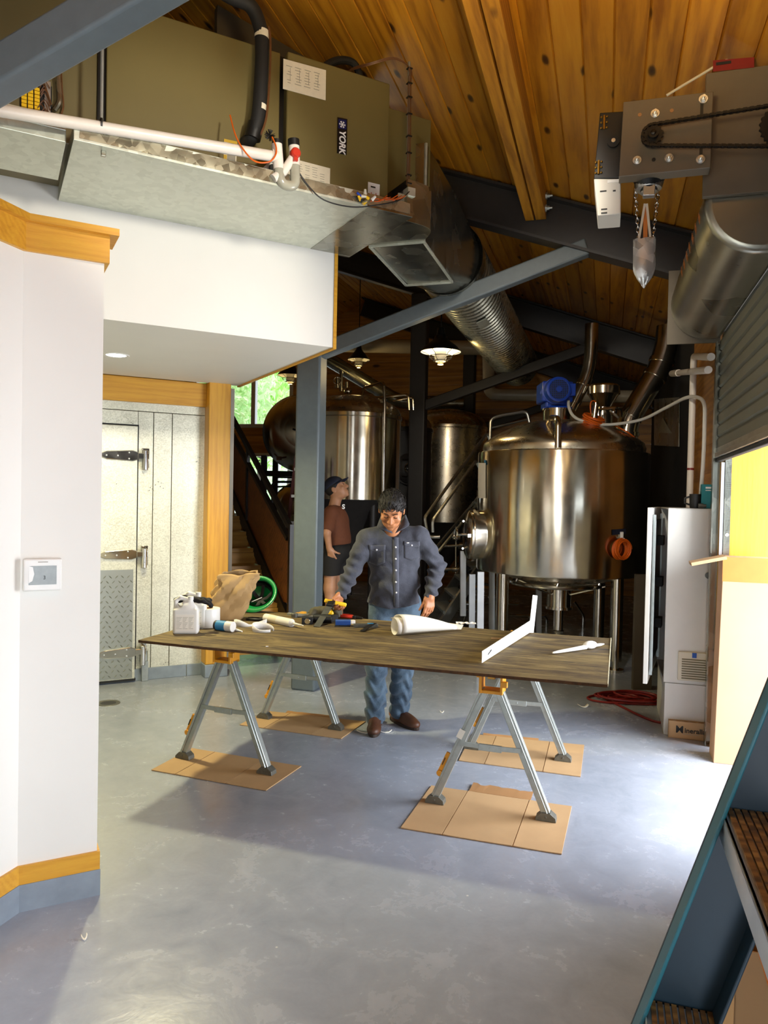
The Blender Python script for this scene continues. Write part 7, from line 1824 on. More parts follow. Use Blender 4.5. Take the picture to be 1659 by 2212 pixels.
# work gloves, grey with yellow patches
gp = tz(704, 1334); gv = thing('work_gloves', 'grey work gloves with yellow patches heaped by the hand', 'gloves', gp, 0)
s = SDF((-0.14, -0.10, -0.01), (0.12, 0.12, 0.12), 0.005)
for (x, y, z, r) in ((-0.06, 0.03, 0.028, 0.036), (-0.02, 0.02, 0.038, 0.042), (0.03, 0.03, 0.035, 0.04), (0.06, 0.04, 0.028, 0.034)): s.ell((x, y, z), (r * 1.3, r * 1.2, r * 0.85), None, 0.02)
for (x0, y0, x1, y1) in ((-0.06, 0.0, -0.10, -0.03), (-0.06, 0.02, -0.12, 0.01), (-0.05, 0.05, -0.11, 0.05), (0.05, 0.0, 0.085, -0.03), (0.06, 0.02, 0.10, 0.0)): s.chain([(x0, y0, 0.04), ((x0 + x1) / 2, (y0 + y1) / 2, 0.045), (x1, y1, 0.018)], [0.017, 0.015, 0.013], 0.012)
s.wrinkle(0.005, 110, 5); s.build('glove_fabric', M['glove'], gv)
for (x, y, z, r) in ((0.018, -0.012, 0.05, 0.026), (0.035, -0.025, 0.03, 0.02)):
    b = MB(); b.ball((x, y, z), (r, r * 0.7, r * 1.1), 12); b.build('yellow_patch', M['yellow'], gv)
tool('red_pliers', 'red handled pliers behind the blue foam block', 'pliers', 765, 1337, R_(-18), (('jaw', lambda b: (b.cyl((0.0, 0, 0.012), (0.06, 0, 0.010), 0.014, 0.006, 10), b.cyl((0.0, 0, 0.002), (0.0, 0, 0.022), 0.017, n=14)), 'black_metal'), ('handle', lambda b: b.tube(spline([(-0.01, 0.006, 0.013), (-0.05, 0.026, 0.016), (-0.12, 0.016, 0.014)], 5), 0.011, 8), 'red'), ('handle', lambda b: b.tube(spline([(-0.01, -0.006, 0.013), (-0.05, -0.024, 0.016), (-0.11, -0.014, 0.014)], 5), 0.011, 8), 'red')))
tool('foam_block', 'bright blue foam sanding block near the table front', 'block', 740, 1352, R_(4), (('foam', lambda b: b.lim(-0.045, 0.05, -0.025, 0.03, 0.008, 0.035), 'blue_tape'), ('backing', lambda b: b.lim(-0.05, 0.045, -0.045, 0.0, 0, 0.008), 'black')))
tool('combination_square', 'dark steel square lying at the front of the tool pile', 'square', 790, 1355, R_(10), (('stock', lambda b: b.lim(-0.075, 0.075, -0.016, 0.016, 0, 0.022), 'zinc_foot'), ('blade', lambda b: b.bar((0.055, 0.01, 0.024), (-0.045, -0.15, 0.004), 0.03, 0.004), 'black_metal'), ('blue_mark', lambda b: b.lim(0.01, 0.05, -0.01, 0.012, 0.022, 0.025), 'cyan')))
tool('scribe_block', 'small white cube between red pliers and steel square', 'block', 762, 1347, R_(20), (('block', lambda b: b.lim(-0.014, 0.014, -0.012, 0.012, 0, 0.022), 'paper'),))
# hand saw held in the hand: yellow handle, dark blade
hs = rootW('hand_saw', 'yellow handled saw with dark blade held over the tools', 'saw', tz(690, 1352))
yA, yB = pd(701, 1297, 4.86), pd(748, 1307, 4.90)
b = MB(); b.bar(yA, yB, 0.030, 0.026); put(hs, 'handle', b, M['yellow'], smooth=False, bevel=0.008)
b = MB(); hA, hB_ = yA.lerp(yB, 0.35), tz(684, 1354, 0.004); b.bar(hA, hB_, 0.004, 0.040, (0, 1, 0.3)); put(hs, 'blade', b, M['zinc_foot'], smooth=False)
b = MB(); b.bar(hA, hA.lerp(hB_, 0.2), 0.03, 0.045, (0, 1, 0.3)); put(hs, 'blade_clamp', b, M['black'], smooth=False, bevel=0.004)
# rolled drawings
ra, rbb = tz(853, 1352, 0.055), tz(985, 1354, 0.02)
pr_ = rootW('paper_roll', 'white sheet of paper rolled into a cone before the standing man', 'paper', tz(900, 1355))
ax = (rbb - ra).normalized(); xx_ = ax.cross(Vector((0, 0, 1))).normalized(); zz_ = xx_.cross(ax); b = MB(); vs = []; NT_ = 64; NL = 14; Lr = (rbb - ra).length
for i in range(NL + 1):
    q = i / NL
    for k in range(NT_ + 1):
        a = 1.5 * 2 * math.pi * k / NT_ - 1.0; r = (0.062 - 0.012 * k / NT_) * (1 - 0.80 * q ** 1.6)
        skew = 0.05 * math.sin(a * 0.5)
        c = ra + ax * (Lr * q + (0.0 if q > 0.9 else (-0.05 * (k / NT_) + 0.03) * (1 - q)))
        c = Vector((c.x, c.y, Z + r + 0.003)); vs.append(c + xx_ * (r * math.cos(a)) + zz_ * (r * math.sin(a)))
b.vf(vs, [(i * (NT_ + 1) + k, i * (NT_ + 1) + k + 1, (i + 1) * (NT_ + 1) + k + 1, (i + 1) * (NT_ + 1) + k) for i in range(NL) for k in range(NT_)])
put(pr_, 'sheet', b, M['paper'], thick=0.0015, sharp=60)
b = MB(); e = rbb; b.vf([e + Vector((-0.06, -0.012, -0.016)), e + Vector((0.03, -0.02, -0.012)), e + Vector((0.045, 0.0, 0.012)), e + Vector((-0.05, 0.03, 0.018))], [(0, 1, 2, 3)]); put(pr_, 'loose_corner', b, M['paper'], smooth=False, thick=0.0015)
cp = tz(1005, 1350); cr_ = thing('paper_scrap', 'crumpled white paper scrap beside the tip of the roll', 'paper', cp, 0); b = MB(); vs = []
for i in range(8):
    for j in range(4): vs.append(Vector((-0.06 + 0.018 * i, -0.03 + 0.02 * j, 0.004 + 0.014 * abs(math.sin(i * 1.7 + j * 2.3)))))
b.vf(vs, [(i * 4 + j, (i + 1) * 4 + j, (i + 1) * 4 + j + 1, i * 4 + j + 1) for i in range(7) for j in range(3)]); b.build('sheet', M['paper'], cr_, smooth=False, thick=0.0012)
# white L shaped trim
la, lb_ = tz(1040, 1432), tz(1147, 1364)
lt_ = rootW('trim_angle', 'white L shaped trim strip standing across the right part of the plywood', 'trim strip', la.lerp(lb_, 0.5))
d = (lb_ - la).normalized(); b = MB(); hh1 = 0.058
b.prism([la, lb_, lb_ + Vector((0, 0, hh1 * 1.25)), la + Vector((0, 0, hh1))], Vector((d.y, -d.x, 0)) * 0.003); sg = put(lt_, 'long_leg', b, M['white_plastic'], smooth=False)
b = MB(); tp_ = pd(1156, 1286, lb_.y + 0.05); b.bar(lb_ + Vector((0, 0, -0.02)), tp_, 0.03, 0.004, (0, 1, 0)); put(lt_, 'upright_leg', b, M['white_plastic'], smooth=False)
b = MB(); m_c = la.lerp(lb_, 0.13) + Vector((0.0, -0.004, 0.03)); b.bar(m_c - d * 0.03 - Vector((0, 0, 0.006)), m_c + d * 0.035 + Vector((0, 0, 0.008)), 0.003, 0.008); b.bar(m_c, m_c + d * 0.012 + Vector((0, 0, 0.012)), 0.003, 0.006); put(lt_, 'pencil_mark', b, M['ink'], sg, smooth=False)
for (u0, v0, u1, v1, m, lab_) in ((1061, 1379, 1098, 1380, 'card', 'short wooden stick behind the white trim strip'), (1094, 1377, 1112, 1382, 'cream', 'pale pencil stub right behind the trim strip')):
    p, q = tz(u0, v0, 0.004), tz(u1, v1, 0.004); root = rootW('wood_stick', lab_, 'stick', p); b = MB(); b.cyl(p, q, 0.004, n=8); put(root, 'stick', b, M[m])
ka, kb = tz(1194, 1410, 0.010), tz(1304, 1391, 0.010)
kn_ = rootW('caulk_finisher', 'white plastic caulk nozzle tool at the right end of the plywood', 'nozzle', ka)
b = MB(); b.tube([ka, ka.lerp(kb, 0.12), ka.lerp(kb, 0.62)], [0.006, 0.011, 0.017], 14, flat=(1, 0.7)); put(kn_, 'taper', b, M['white_plastic'])
b = MB(); b.ball(ka.lerp(kb, 0.72) + Vector((0, 0, 0.008)), (0.05, 0.03, 0.022), 16, (0, 0, math.atan2((kb - ka).y, (kb - ka).x))); put(kn_, 'collar', b, M['white_plastic'])
b = MB(); b.tube([ka.lerp(kb, 0.8), ka.lerp(kb, 0.93), kb], [0.014, 0.012, 0.005], 12, flat=(1, 0.6)); put(kn_, 'tip', b, M['white_plastic'])

# ================================================================== people
from mathutils.bvhtree import BVHTree
def finger(s, base, fwd, pn_, lens, rads, curls):
    p = Vector(base); d = Vector(fwd).normalized(); n = Vector(pn_).normalized(); ax = d.cross(n).normalized()
    for l, r0, r1, c in zip(lens, rads[:-1], rads[1:], curls):
        d = Matrix.Rotation(R_(c), 3, ax) @ d
        q = p + d * l; s.cap(p, q, r0, r1, 0.004); p = q
    return p
def hand(s, wrist, fwd, palm, thumb_side, curls, k=1.0, tcurl=(20, 25), spread=0.12, tdir=(0.72, 0.62, 0.25)):
    """palm plus four unequal bent fingers and a thumb from the side of the palm"""
    f = Vector(fwd).normalized(); n = Vector(palm); n = (n - f * n.dot(f)).normalized(); t = f.cross(n).normalized() * thumb_side
    w = Vector(wrist)
    s.cap(w, w + f * 0.03 * k, 0.026 * k, 0.028 * k, 0.015)
    for a, ln in ((0.028, 0.090), (0.009, 0.095), (-0.010, 0.090), (-0.028, 0.080)):
        s.cap(w + f * 0.025 * k + t * a * 0.6 * k, w + f * ln * k + t * a * k, 0.015 * k, 0.0125 * k, 0.010)
    for i, (a, ln, L3) in enumerate(((0.029, 0.090, (0.040, 0.025, 0.020)), (0.0095, 0.096, (0.044, 0.028, 0.021)), (-0.0105, 0.091, (0.041, 0.026, 0.020)), (-0.030, 0.081, (0.032, 0.020, 0.018)))):
        c = curls[i] if isinstance(curls[0], (tuple, list)) else curls
        finger(s, w + f * ln * k + t * a * 1.05 * k, f + t * a * spread / 0.03, n, [l * k for l in L3], [0.0100 * k, 0.0092 * k, 0.0084 * k, 0.0072 * k], c)
    tb = w + f * 0.035 * k + t * 0.026 * k + n * 0.008 * k
    s.cap(tb - f * 0.01 * k, tb + t * 0.008 * k + f * 0.012 * k, 0.015 * k, 0.014 * k, 0.012)
    finger(s, tb, f * tdir[0] + t * tdir[1] + n * tdir[2], n, [0.038 * k, 0.030 * k, 0.024 * k], [0.0125 * k, 0.0112 * k, 0.010 * k, 0.0082 * k], (0, tcurl[0], tcurl[1]))
def head(s, c, m, k=1.0):
    def P(x, y, z): return Vector(c) + m @ (Vector((x, y, z)) * k)
    E = lambda p, r, kk=0.012, cut=False: s.ell(P(*p), [q * k for q in r], m, kk, cut)
    E((0, 0.014, 0.030), (0.077, 0.096, 0.086)); E((0, -0.022, -0.025), (0.067, 0.071, 0.088), 0.02); E((0, -0.036, -0.074), (0.051, 0.050, 0.038), 0.02)
    E((0, -0.070, -0.102), (0.020, 0.016, 0.015), 0.016)
    s.cap(P(-0.042, -0.080, 0.026), P(-0.010, -0.090, 0.020), 0.010 * k, 0.010 * k, 0.010); s.cap(P(0.042, -0.080, 0.026), P(0.010, -0.090, 0.020), 0.010 * k, 0.010 * k, 0.010)
    for sx in (-1, 1):
        E((sx * 0.042, -0.066, -0.026), (0.024, 0.022, 0.022), 0.014); E((sx * 0.031, -0.097, 0.005), (0.019, 0.016, 0.011), 0.008, True); E((sx * 0.031, -0.082, 0.003), (0.015, 0.010, 0.010), 0.003)
        E((sx * 0.079, 0.012, -0.008), (0.010, 0.022, 0.033), 0.006); E((sx * 0.088, 0.008, -0.006), (0.006, 0.012, 0.020), 0.003, True)
        E((sx * 0.013, -0.098, -0.034), (0.010, 0.011, 0.009), 0.006)
    s.cap(P(0, -0.088, 0.012), P(0, -0.110, -0.030), 0.0095 * k, 0.0135 * k, 0.010)
    s.cap(P(-0.021, -0.084, -0.062), P(0.021, -0.084, -0.062), 0.0075 * k, 0.0075 * k, 0.006); s.cap(P(-0.017, -0.085, -0.074), P(0.017, -0.085, -0.074), 0.008 * k, 0.008 * k, 0.006)
    s.cap(P(-0.024, -0.096, -0.068), P(0.024, -0.096, -0.068), 0.0035 * k, 0.0035 * k, 0.002, cut=True)
    return P

# ------------------------------------------------------------------ the man at the table
R1 = Vector((0.035, 5.18, 0))
p1 = thing('person', 'man in grey blue denim shirt and jeans bending over the plywood table', 'person', R1)
def H(u, v, d): return pd(u, v, d) - R1
hc_ = H(846, 1101, 4.93); hm = (Matrix.Rotation(R_(-4), 3, 'Z') @ Matrix.Rotation(R_(34), 3, 'X')) @ Matrix.Rotation(R_(3), 3, 'Y')
shR, shL = H(791, 1163, 5.07), H(907, 1158, 5.07)
elR, wrR = H(764, 1225, 5.06), H(738, 1281, 4.95)
elL, wrL = H(945, 1222, 5.16), H(930, 1283, 4.99)
hipR, knR, anR = H(824, 1305, 5.20), H(813, 1440, 5.14), H(810, 1556, 5.18)
hipL, knL, anL = H(884, 1305, 5.22), H(870, 1440, 5.21), H(862, 1540, 5.31)
nk = H(848, 1148, 5.06)
toeR, heelR = pz(811, 1580, 0.03) - R1, pz(815, 1552, 0.03) - R1
toeL, heelL = pz(897, 1566, 0.03) - R1, pz(850, 1546, 0.03) - R1
s = SDF((-0.50, -0.55, -0.01), (0.50, 0.38, 1.74), 0.0058)
s.ell(H(850, 1190, 5.13), (0.165, 0.10, 0.18), None, 0.02); s.ell(H(852, 1265, 5.17), (0.15, 0.11, 0.15), None, 0.04)
s.cap(shR, shL, 0.042, 0.042, 0.04)
s.cap(nk + Vector((0, 0.01, -0.02)), hc_ + hm @ Vector((0, 0.03, -0.06)), 0.062, 0.056, 0.03)
Pm = head(s, hc_, hm, 1.02)
s.chain([shR, elR, wrR], [0.042, 0.038, 0.026], 0.02); s.chain([shL, elL, wrL], [0.042, 0.038, 0.026], 0.02)
s.chain([hipR, knR, anR, heelR + Vector((0, 0, 0.02))], [0.07, 0.05, 0.04, 0.03], 0.03); s.chain([hipL, knL, anL, heelL + Vector((0, 0, 0.02))], [0.07, 0.05, 0.04, 0.03], 0.03)
s.cap(heelR + Vector((0, 0, 0.02)), toeR, 0.03, 0.022, 0.02); s.cap(heelL + Vector((0, 0, 0.02)), toeL, 0.03, 0.022, 0.02)
hand(s, wrR, (-0.28, -0.35, -0.62), (0.45, -0.75, -0.25), 1, ((35, 55, 35), (40, 55, 35), (45, 55, 35), (50, 55, 35)), 0.98, (10, 25))
hand(s, wrL, (-0.08, -0.22, -0.92), (-0.45, 0.85, 0.0), -1, ((14, 22, 16), (18, 25, 16), (22, 28, 18), (26, 30, 18)), 0.98, (6, 10), 0.03, (0.92, 0.30, 0.25))
body = s.build('body', M['skin'], p1)
s = SDF(np.array(hc_) - 0.17, np.array(hc_) + 0.17, 0.004)
s.ell(hc_ + hm @ Vector((0, 0.016, 0.034)), (0.088, 0.107, 0.097), hm, 0.0); s.ell(hc_ + hm @ Vector((0, -0.020, 0.085)), (0.066, 0.075, 0.046), hm, 0.02)
s.half(hc_ + hm @ Vector((0, -0.082, 0.062)), hm @ Vector((0, -0.74, -0.67))); s.wrinkle(0.0045, 150, 4); s.wrinkle(0.003, 320, 6)
hr_o = s.build('hair', M['hair'], p1)
# short locks combed over the hair mass
rl_ = random.Random(14); b = MB(); th_ = BVHTree.FromPolygons([v.co for v in hr_o.data.vertices], [tuple(p.vertices) for p in hr_o.data.polygons])
for k in range(520):
    v = hr_o.data.vertices[rl_.randrange(len(hr_o.data.vertices))]; c_ = v.co - (hc_ + hm @ Vector((0, 0.016, 0.034))); n_ = c_.normalized()
    dn_ = hm @ Vector((0.35 * rl_.gauss(0, 1) + 0.15, -0.9, -0.1)); tg_ = (dn_ - n_ * dn_.dot(n_)).normalized(); l_ = 0.022 + 0.016 * rl_.random(); p0 = v.co - n_ * 0.002
    b.tube([p0, p0 + tg_ * l_ * 0.5 + n_ * 0.005, p0 + tg_ * l_ + n_ * 0.001], [0.0038, 0.0032, 0.0006], 5)
b.build('hair_locks', M['hair'], p1)
# lower, greying sides
for sx in (-1, 1):
    b = MB(); b.ball(hc_ + hm @ Vector((sx * 0.074, 0.000, 0.018)), (0.010, 0.024, 0.034), 14, hm); b.build('sideburn', M['hair_grey'], p1)
    b = MB(); pts = [Pm(sx * x, y, z) for x, y, z in ((0.014, -0.100, 0.024), (0.028, -0.097, 0.031), (0.044, -0.087, 0.028))]; b.tube(spline(pts, 5), 0.0045, 6, flat=(1, 0.6)); b.build('eyebrow', M['hair'], p1)
    b = MB(); pts = [Pm(sx * x, y, z) for x, y, z in ((0.019, -0.0895, 0.000), (0.031, -0.0925, -0.003), (0.043, -0.0875, 0.000))]; b.tube(spline(pts, 5), 0.0022, 6); b.build('eyelashes', M['hair'], p1)
# shirt
s = SDF((-0.52, -0.45, 0.78), (0.50, 0.40, 1.56), 0.006)
s.ell(H(851, 1195, 5.13), (0.190, 0.135, 0.21), None, 0.02); s.ell(H(852, 1258, 5.15), (0.176, 0.150, 0.17), None, 0.05); s.ell(H(851, 1300, 5.18), (0.180, 0.148, 0.14), None, 0.05)
s.cap(shR + Vector((0.03, 0, -0.01)), shL + Vector((-0.03, 0, -0.01)), 0.062, 0.062, 0.05)
s.cap(shR, nk + Vector((-0.03, 0.02, 0.0)), 0.056, 0.052, 0.03); s.cap(shL, nk + Vector((0.03, 0.02, 0.0)), 0.056, 0.052, 0.03)
cuR = elR.lerp(wrR, 0.96); cuL = elL.lerp(wrL, 0.96)
s.chain([shR, shR.lerp(elR, 0.5), elR, elR.lerp(wrR, 0.55), cuR], [0.060, 0.060, 0.055, 0.049, 0.040], 0.03); s.chain([shL, shL.lerp(elL, 0.5), elL, elL.lerp(wrL, 0.55), cuL], [0.060, 0.060, 0.055, 0.049, 0.040], 0.03)
s.cap(cuR - (wrR - elR).normalized() * 0.055, cuR, 0.042, 0.043, 0.006); s.cap(cuL - (wrL - elL).normalized() * 0.055, cuL, 0.042, 0.043, 0.006)
s.wrinkle(0.0055, 42, 11); s.wrinkle(0.0034, 95, 12)
def armmask(X, Y, Z):
    return np.clip((np.abs(X - 0.02) - 0.17) / 0.06, 0, 1)
rr_ = np.random.RandomState(3)
sl0, X, Y, Z_ = s._slice(s.lo, s.lo + s.h * (s.n - 1), 0)
s.D = s.D + (0.0075 * np.sin(Z_ * 95 + 3.0 * np.sin(X * 22) + 14 * Y) * armmask(X, Y, Z_) * np.clip((1.30 - Z_) / 0.15, 0.15, 1)).astype(np.float32)
s.D = s.D + (0.0065 * np.sin(Z_ * 48 + 26 * np.abs(X - 0.02) + 2 * np.sin(X * 30)) * (1 - armmask(X, Y, Z_)) * np.clip((1.20 - Z_) / 0.15, 0, 1)).astype(np.float32)
# hem dips in the middle front, opening at the neck and cuffs
hz_ = H(850, 1318, 5.0).z
s.D = np.maximum(s.D, (hz_ + 0.22 * np.abs(X - 0.02) ** 1.2 - Z_ + 0 * Y).astype(np.float32))
s.ell(nk + Vector((0, -0.025, 0.045)), (0.066, 0.075, 0.085), None, 0.006, cut=True)
shirt = s.build('shirt', M['shirt'], p1)
def bvh(o, root):
    me = o.data; return BVHTree.FromPolygons([v.co + root for v in me.vertices], [tuple(p.vertices) for p in me.polygons])
BV_S = bvh(shirt, R1)
def on_shirt(u, v, lift=0.003):
    d = ray(u, v).normalized(); h = BV_S.ray_cast(Vector((0, 0, EYE)), d)
    if h[0] is None: return None
    n = h[1] if h[1].dot(d) < 0 else -h[1]
    return h[0] + n * lift - R1
def patch(name, poly_rows, m, lift, parent=None, th=0.003):
    rows_ = []
    for row in poly_rows:
        pts = [on_shirt(u, v, lift) for u, v in row]
        if any(p is None for p in pts): continue
        rows_.append(pts)
    if len(rows_) < 2: return None
    n = len(rows_[0]); b = MB(); b.vf([p for r in rows_ for p in r], [(i * n + k, i * n + k + 1, (i + 1) * n + k + 1, (i + 1) * n + k) for i in range(len(rows_) - 1) for k in range(n - 1)])
    return b.build(name, m, parent or shirt, thick=th, sharp=60)
def lerp(a, b_, q): return a + (b_ - a) * q
patch('placket', [[(lerp(848, 851, q), lerp(1155, 1312, q)), (lerp(855, 857, q), lerp(1155, 1312, q)), (lerp(861, 862, q), lerp(1155, 1312, q))] for q in [i / 26 for i in range(27)]], M['shirt_seam'], 0.0022, th=0.002)
for v in (1182, 1207, 1232, 1257, 1280):
    c = on_shirt(lerp(854.5, 856, (v - 1155) / 157), v, 0.005)
    if c is not None: b = MB(); b.ball(c, (0.0065, 0.004, 0.0065), 12); b.build('snap_button', M['button'], shirt)
def pocket(u0, u1, v0, vf, v1, tip, name='chest_pocket'):
    N = 8
    body_ = patch(name, [[(lerp(u0, u1, k / N), lerp(v0, v1 - 3 + (tip + 3) * (1 - abs(2 * k / N - 1)), j / 8)) for k in range(N + 1)] for j in range(9)], M['shirt'], 0.003, th=0.002)
    if body_: 
        patch('pocket_flap', [[(lerp(u0 - 1, u1 + 1, k / N), lerp(v0 - 1, vf + tip * (1 - abs(2 * k / N - 1)), j / 4)) for k in range(N + 1)] for j in range(5)], M['shirt_seam'], 0.0055, body_, th=0.002)
        c = on_shirt((u0 + u1) / 2 - 1, vf - 0.5, 0.009)
        if c is not None: b = MB(); b.ball(c, (0.0065, 0.004, 0.0065), 12); b.build('snap_button', M['button'], body_)
    return body_
pocket(798, 832, 1178, 1187, 1218, 4)
pk2 = pocket(873, 906, 1170, 1178, 1208, 3)
patch('pocket_tag', [[(877, 1171.5), (883, 1171)], [(877, 1173.5), (883, 1173)]], M['paper'], 0.009, th=0.001)
# collar: two wings and a stand
for sx, (ua, va, ub, vb_, uc, vc) in ((-1, (824, 1113, 848, 1152, 819, 1141)), (1, (876, 1112, 854, 1152, 880, 1137))):
    a_, b_, c_ = H(ua, va, 5.03), H(ub, vb_, 4.955), H(uc, vc, 4.955); b = MB(); vs = []
    bk = nk + Vector((sx * 0.035, 0.065, 0.055)); lo = bk + Vector((sx * 0.03, 0.02, -0.05))
    top_ = spline([bk, a_ + Vector((0, 0.02, 0.0)), b_.lerp(a_, 0.35), b_], 5); bot_ = spline([lo, c_ + Vector((sx * 0.012, 0.06, 0.01)), c_, b_.lerp(c_, 0.12)], 5)
    n = len(top_); vs = top_ + bot_; b.vf(vs, [(i, i + 1, n + i + 1, n + i) for i in range(n - 1)]); b.build('collar', M['shirt'], shirt, thick=0.005, sharp=60)
# jeans
s = SDF((-0.32, -0.30, 0.03), (0.34, 0.34, 1.02), 0.006)
s.ell(H(852, 1300, 5.20), (0.150, 0.118, 0.12), None, 0.03); s.cap(hipR + Vector((0.012, 0, 0)), hipL - Vector((0.012, 0, 0)), 0.085, 0.085, 0.05)
s.chain([hipR, hipR.lerp(knR, 0.5), knR, knR.lerp(anR, 0.5), anR], [0.086, 0.084, 0.074, 0.070, 0.067], 0.03); s.chain([hipL, hipL.lerp(knL, 0.5), knL, knL.lerp(anL, 0.5), anL], [0.086, 0.084, 0.074, 0.070, 0.068], 0.03)
sl0, X, Y, Z_ = s._slice(s.lo, s.lo + s.h * (s.n - 1), 0)
s.D = s.D + (0.0075 * np.sin(Z_ * 62 + 24 * X + 2.2 * np.sin(X * 40 + Y * 25)) * np.clip((0.52 - Z_) / 0.2, 0.12, 1)).astype(np.float32)
s.wrinkle(0.004, 55, 21); s.wrinkle(0.002, 120, 22)
s.half((0, 0, anR.z - 0.012), (0, 0, -1))
s.build('jeans', M['jeans'], p1)
def boot(toe, heel, ank, m=M['boot'], nm='boot', root=p1, hgt=0.16):
    d = (toe - heel); d.z = 0; L2 = 0.29; d.normalize(); h = Vector((ank.x, ank.y, 0)) - d * 0.045; sd_ = Vector((-d.y, d.x, 0)); lo = np.minimum(h - d * 0.1, h + d * 0.34) - 0.1; hi = np.maximum(h - d * 0.1, h + d * 0.34) + 0.1
    lo[2] = -0.005; hi[2] = hgt + 0.06; s = SDF(lo, hi, 0.0045); mm = Matrix((sd_, d, Vector((0, 0, 1)))).transposed()
    s.ell(h + d * 0.02 + Vector((0, 0, 0.045)), (0.040, 0.055, 0.055), mm, 0.01); s.ell(h + d * 0.125 + Vector((0, 0, 0.045)), (0.044, 0.105, 0.052), mm, 0.03); s.ell(h + d * 0.195 + Vector((0, 0, 0.035)), (0.049, 0.075, 0.038), mm, 0.02)
    s.cap(h + d * 0.045 + Vector((0, 0, 0.05)), h + d * 0.045 + Vector((0, 0, hgt)), 0.048, 0.052, 0.03); s.half((0, 0, 0.018), (0, 0, -1)); s.wrinkle(0.0015, 110, 5)
    o = s.build(nm, m, root)
    ring = [h + d * (0.105 + 0.165 * math.cos(a) * (1.0)) + sd_ * ((0.046 + 0.006 * math.cos(a)) * math.sin(a)) for a in [2 * math.pi * k / 28 for k in range(28)]]
    b = MB(); b.prism([Vector((p.x, p.y, 0.0)) for p in ring], (0, 0, 0.022)); b.build('sole', M['sole'], o, smooth=False, bevel=0.004)
boot(toeR, heelR, anR); boot(toeL, heelL, anL)

# ------------------------------------------------------------------ the man looking up
R2 = Vector((-0.47, 7.32, 0))
p2_ = thing('person', 'man in dark cap and rust brown shirt looking up beside the slate column', 'person', R2)
def G(u, v, d): return pd(u, v, d) - R2
hm2 = Matrix.Rotation(R_(78), 3, 'Z') @ Matrix.Rotation(R_(-30), 3, 'X'); hc2 = G(727, 1056, 7.30)
nk2 = G(722, 1094, 7.32)
sR, sL_ = G(715, 1108, 7.18), G(726, 1106, 7.48)
s = SDF((-0.32, -0.34, -0.01), (0.36, 0.34, 1.98), 0.0075)
Pm2 = head(s, hc2, hm2, 1.0)
s.cap(nk2, hc2 + hm2 @ Vector((0, 0.03, -0.06)), 0.058, 0.054, 0.03); s.ell(G(726, 1150, 7.32), (0.10, 0.15, 0.22), None, 0.03)
s.cap(sR, sL_, 0.05, 0.05, 0.04)
eR, wR = G(706, 1150, 7.08), G(711, 1183, 7.12)
eL, wL = G(735, 1150, 7.55), G(742, 1185, 7.5)
s.chain([sR, eR, wR], [0.045, 0.038, 0.028], 0.02); s.chain([sL_, eL, wL], [0.045, 0.038, 0.028], 0.02)
hand(s, wR, (0.25, 0.10, -0.9), (0.3, 0.9, 0.2), 1, (25, 30, 20), 0.95); hand(s, wL, (0.2, -0.2, -0.9), (0.2, -0.9, 0), -1, (25, 30, 20), 0.95)
hR2, kR2, aR2 = G(716, 1210, 7.22), G(712, 1270, 7.20), Vector((0.0, -0.10, 0.09))
hL2, kL2, aL2 = G(732, 1210, 7.42), G(731, 1275, 7.40), Vector((0.03, 0.12, 0.09))
s.chain([hR2, kR2, aR2], [0.075, 0.055, 0.042], 0.03); s.chain([hL2, kL2, aL2], [0.075, 0.055, 0.042], 0.03)
for a_ in (aR2, aL2): s.cap(Vector((a_.x - 0.03, a_.y, 0.04)), Vector((a_.x + 0.16, a_.y - 0.02, 0.03)), 0.035, 0.028, 0.02)
s.build('body', M['skin2'], p2_)
for sx in (-1, 1):
    b = MB(); b.ball(Pm2(sx * 0.031, -0.090, 0.004), 0.007, 10); b.build('eye', M['ink'], p2_)
    b = MB(); b.tube(spline([Pm2(sx * 0.014, -0.099, 0.024), Pm2(sx * 0.028, -0.097, 0.030), Pm2(sx * 0.044, -0.087, 0.026)], 4), 0.004, 6); b.build('eyebrow', M['hair'], p2_)
s = SDF(np.array(hc2) - 0.18, np.array(hc2) + 0.18, 0.006)
s.ell(hc2 + hm2 @ Vector((0, 0.016, 0.032)), (0.083, 0.102, 0.092), hm2, 0.0); s.half(hc2 + hm2 @ Vector((0, -0.08, 0.05)), hm2 @ Vector((0, -0.60, -0.80))); s.wrinkle(0.001, 200, 2); s.build('hair', M['hair'], p2_)
s = SDF(np.array(hc2) - 0.2, np.array(hc2) + 0.2, 0.006)
s.ell(hc2 + hm2 @ Vector((0, 0.012, 0.040)), (0.090, 0.108, 0.094), hm2, 0.0); s.half(hc2 + hm2 @ Vector((0, -0.08, 0.052)), hm2 @ Vector((0, -0.12, -1.0)))
cap_ = s.build('baseball_cap', M['navy'], p2_)
b = MB(); vs = []; n = 16
for i in range(n + 1):
    a = math.pi * (-0.05 - 0.90 * i / n); 
    for q in (0.0, 0.5, 1.0):
        r = 1.0 + 0.0 * q; x = math.cos(a) * 0.082 * (1 - 0.12 * q); y = 0.01 + math.sin(a) * (0.095 + 0.075 * q); vs.append(hc2 + hm2 @ Vector((x, y, 0.054 - 0.012 * q - 0.02 * (x / 0.08) ** 2)))
b.vf(vs, [(i * 3 + k, (i + 1) * 3 + k, (i + 1) * 3 + k + 1, i * 3 + k + 1) for i in range(n) for k in (0, 1)]); b.build('brim', M['navy'], cap_, thick=0.004)
s = SDF((-0.34, -0.36, 0.95), (0.34, 0.36, 1.68), 0.007)
s.ell(G(727, 1135, 7.32), (0.125, 0.185, 0.20), None, 0.03); s.ell(G(730, 1165, 7.32), (0.130, 0.170, 0.16), None, 0.04)
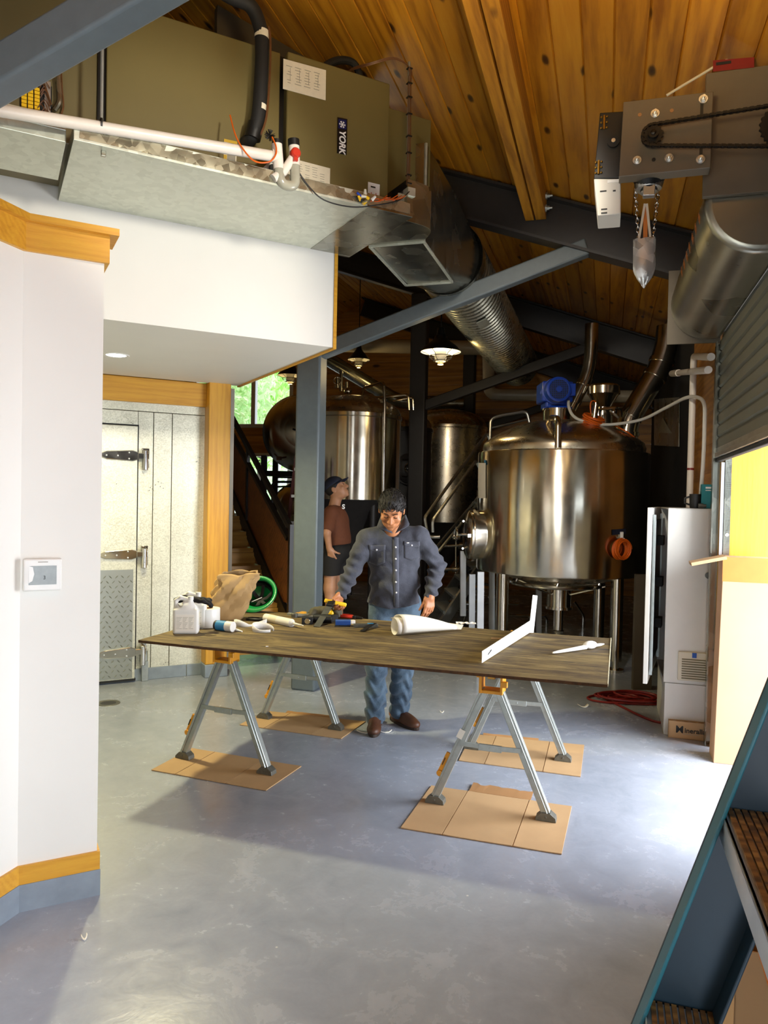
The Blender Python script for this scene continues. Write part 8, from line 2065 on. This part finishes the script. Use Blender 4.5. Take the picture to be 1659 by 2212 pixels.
s.cap(sR, sL_, 0.066, 0.066, 0.05); s.cap(sR, sR.lerp(eR, 0.72), 0.066, 0.066, 0.03); s.cap(sL_, sL_.lerp(eL, 0.72), 0.066, 0.066, 0.03); s.wrinkle(0.004, 40, 31); s.wrinkle(0.002, 90, 32)
s.half(G(730, 1176, 7.3) + Vector((0, 0, 0)), (0.1, 0, -1)); s.ell(nk2 + Vector((0, 0, 0.05)), (0.068, 0.072, 0.07), None, 0.005, cut=True)
ts = s.build('tee_shirt', M['shirt2'], p2_)
bt2 = bvh(ts, R2)
def on_tee(u, v, lift=0.004):
    d = ray(u, v).normalized(); h = bt2.ray_cast(Vector((0, 0, EYE)), d); 
    return None if h[0] is None else h[0] - d * lift - R2
c = on_tee(742, 1095); c = c if c is not None else G(742, 1095, 7.15)
d = Vector((c.x + R2.x, c.y + R2.y, 0)).normalized(); xr = Vector((d.y, -d.x, 0)); zr = Vector((0, 0, 1)); nn_ = xr.cross(zr)
text('lettering', 'S', 0.062, Matrix(((xr.x, zr.x, nn_.x, c.x), (xr.y, zr.y, nn_.y, c.y), (xr.z, zr.z, nn_.z, c.z), (0, 0, 0, 1))), M['badge_white'], ts, bold=0.002)
b = MB(); q = [on_tee(u, v, 0.006) for u, v in ((734, 1082), (737, 1082), (740, 1104), (736, 1104))]
if all(x is not None for x in q): b.vf(q, [(0, 1, 2, 3)]); b.build('hanging_sunglasses', M['black'], ts, smooth=False, thick=0.006)
s = SDF((-0.26, -0.30, 0.45), (0.28, 0.32, 1.24), 0.007)
s.ell(G(728, 1190, 7.32), (0.135, 0.165, 0.12), None, 0.03); s.chain([hR2, kR2], [0.105, 0.092], 0.04); s.chain([hL2, kL2], [0.105, 0.092], 0.04); s.half(G(724, 1240, 7.3), (0, 0, -1)); s.wrinkle(0.004, 50, 41)
s.build('shorts', M['shorts'], p2_)
for a_ in (aR2, aL2): boot(Vector((a_.x + 0.2, a_.y - 0.02, 0.03)), Vector((a_.x - 0.05, a_.y, 0.03)), a_, M['black_rubber'], 'shoe', p2_, 0.09)
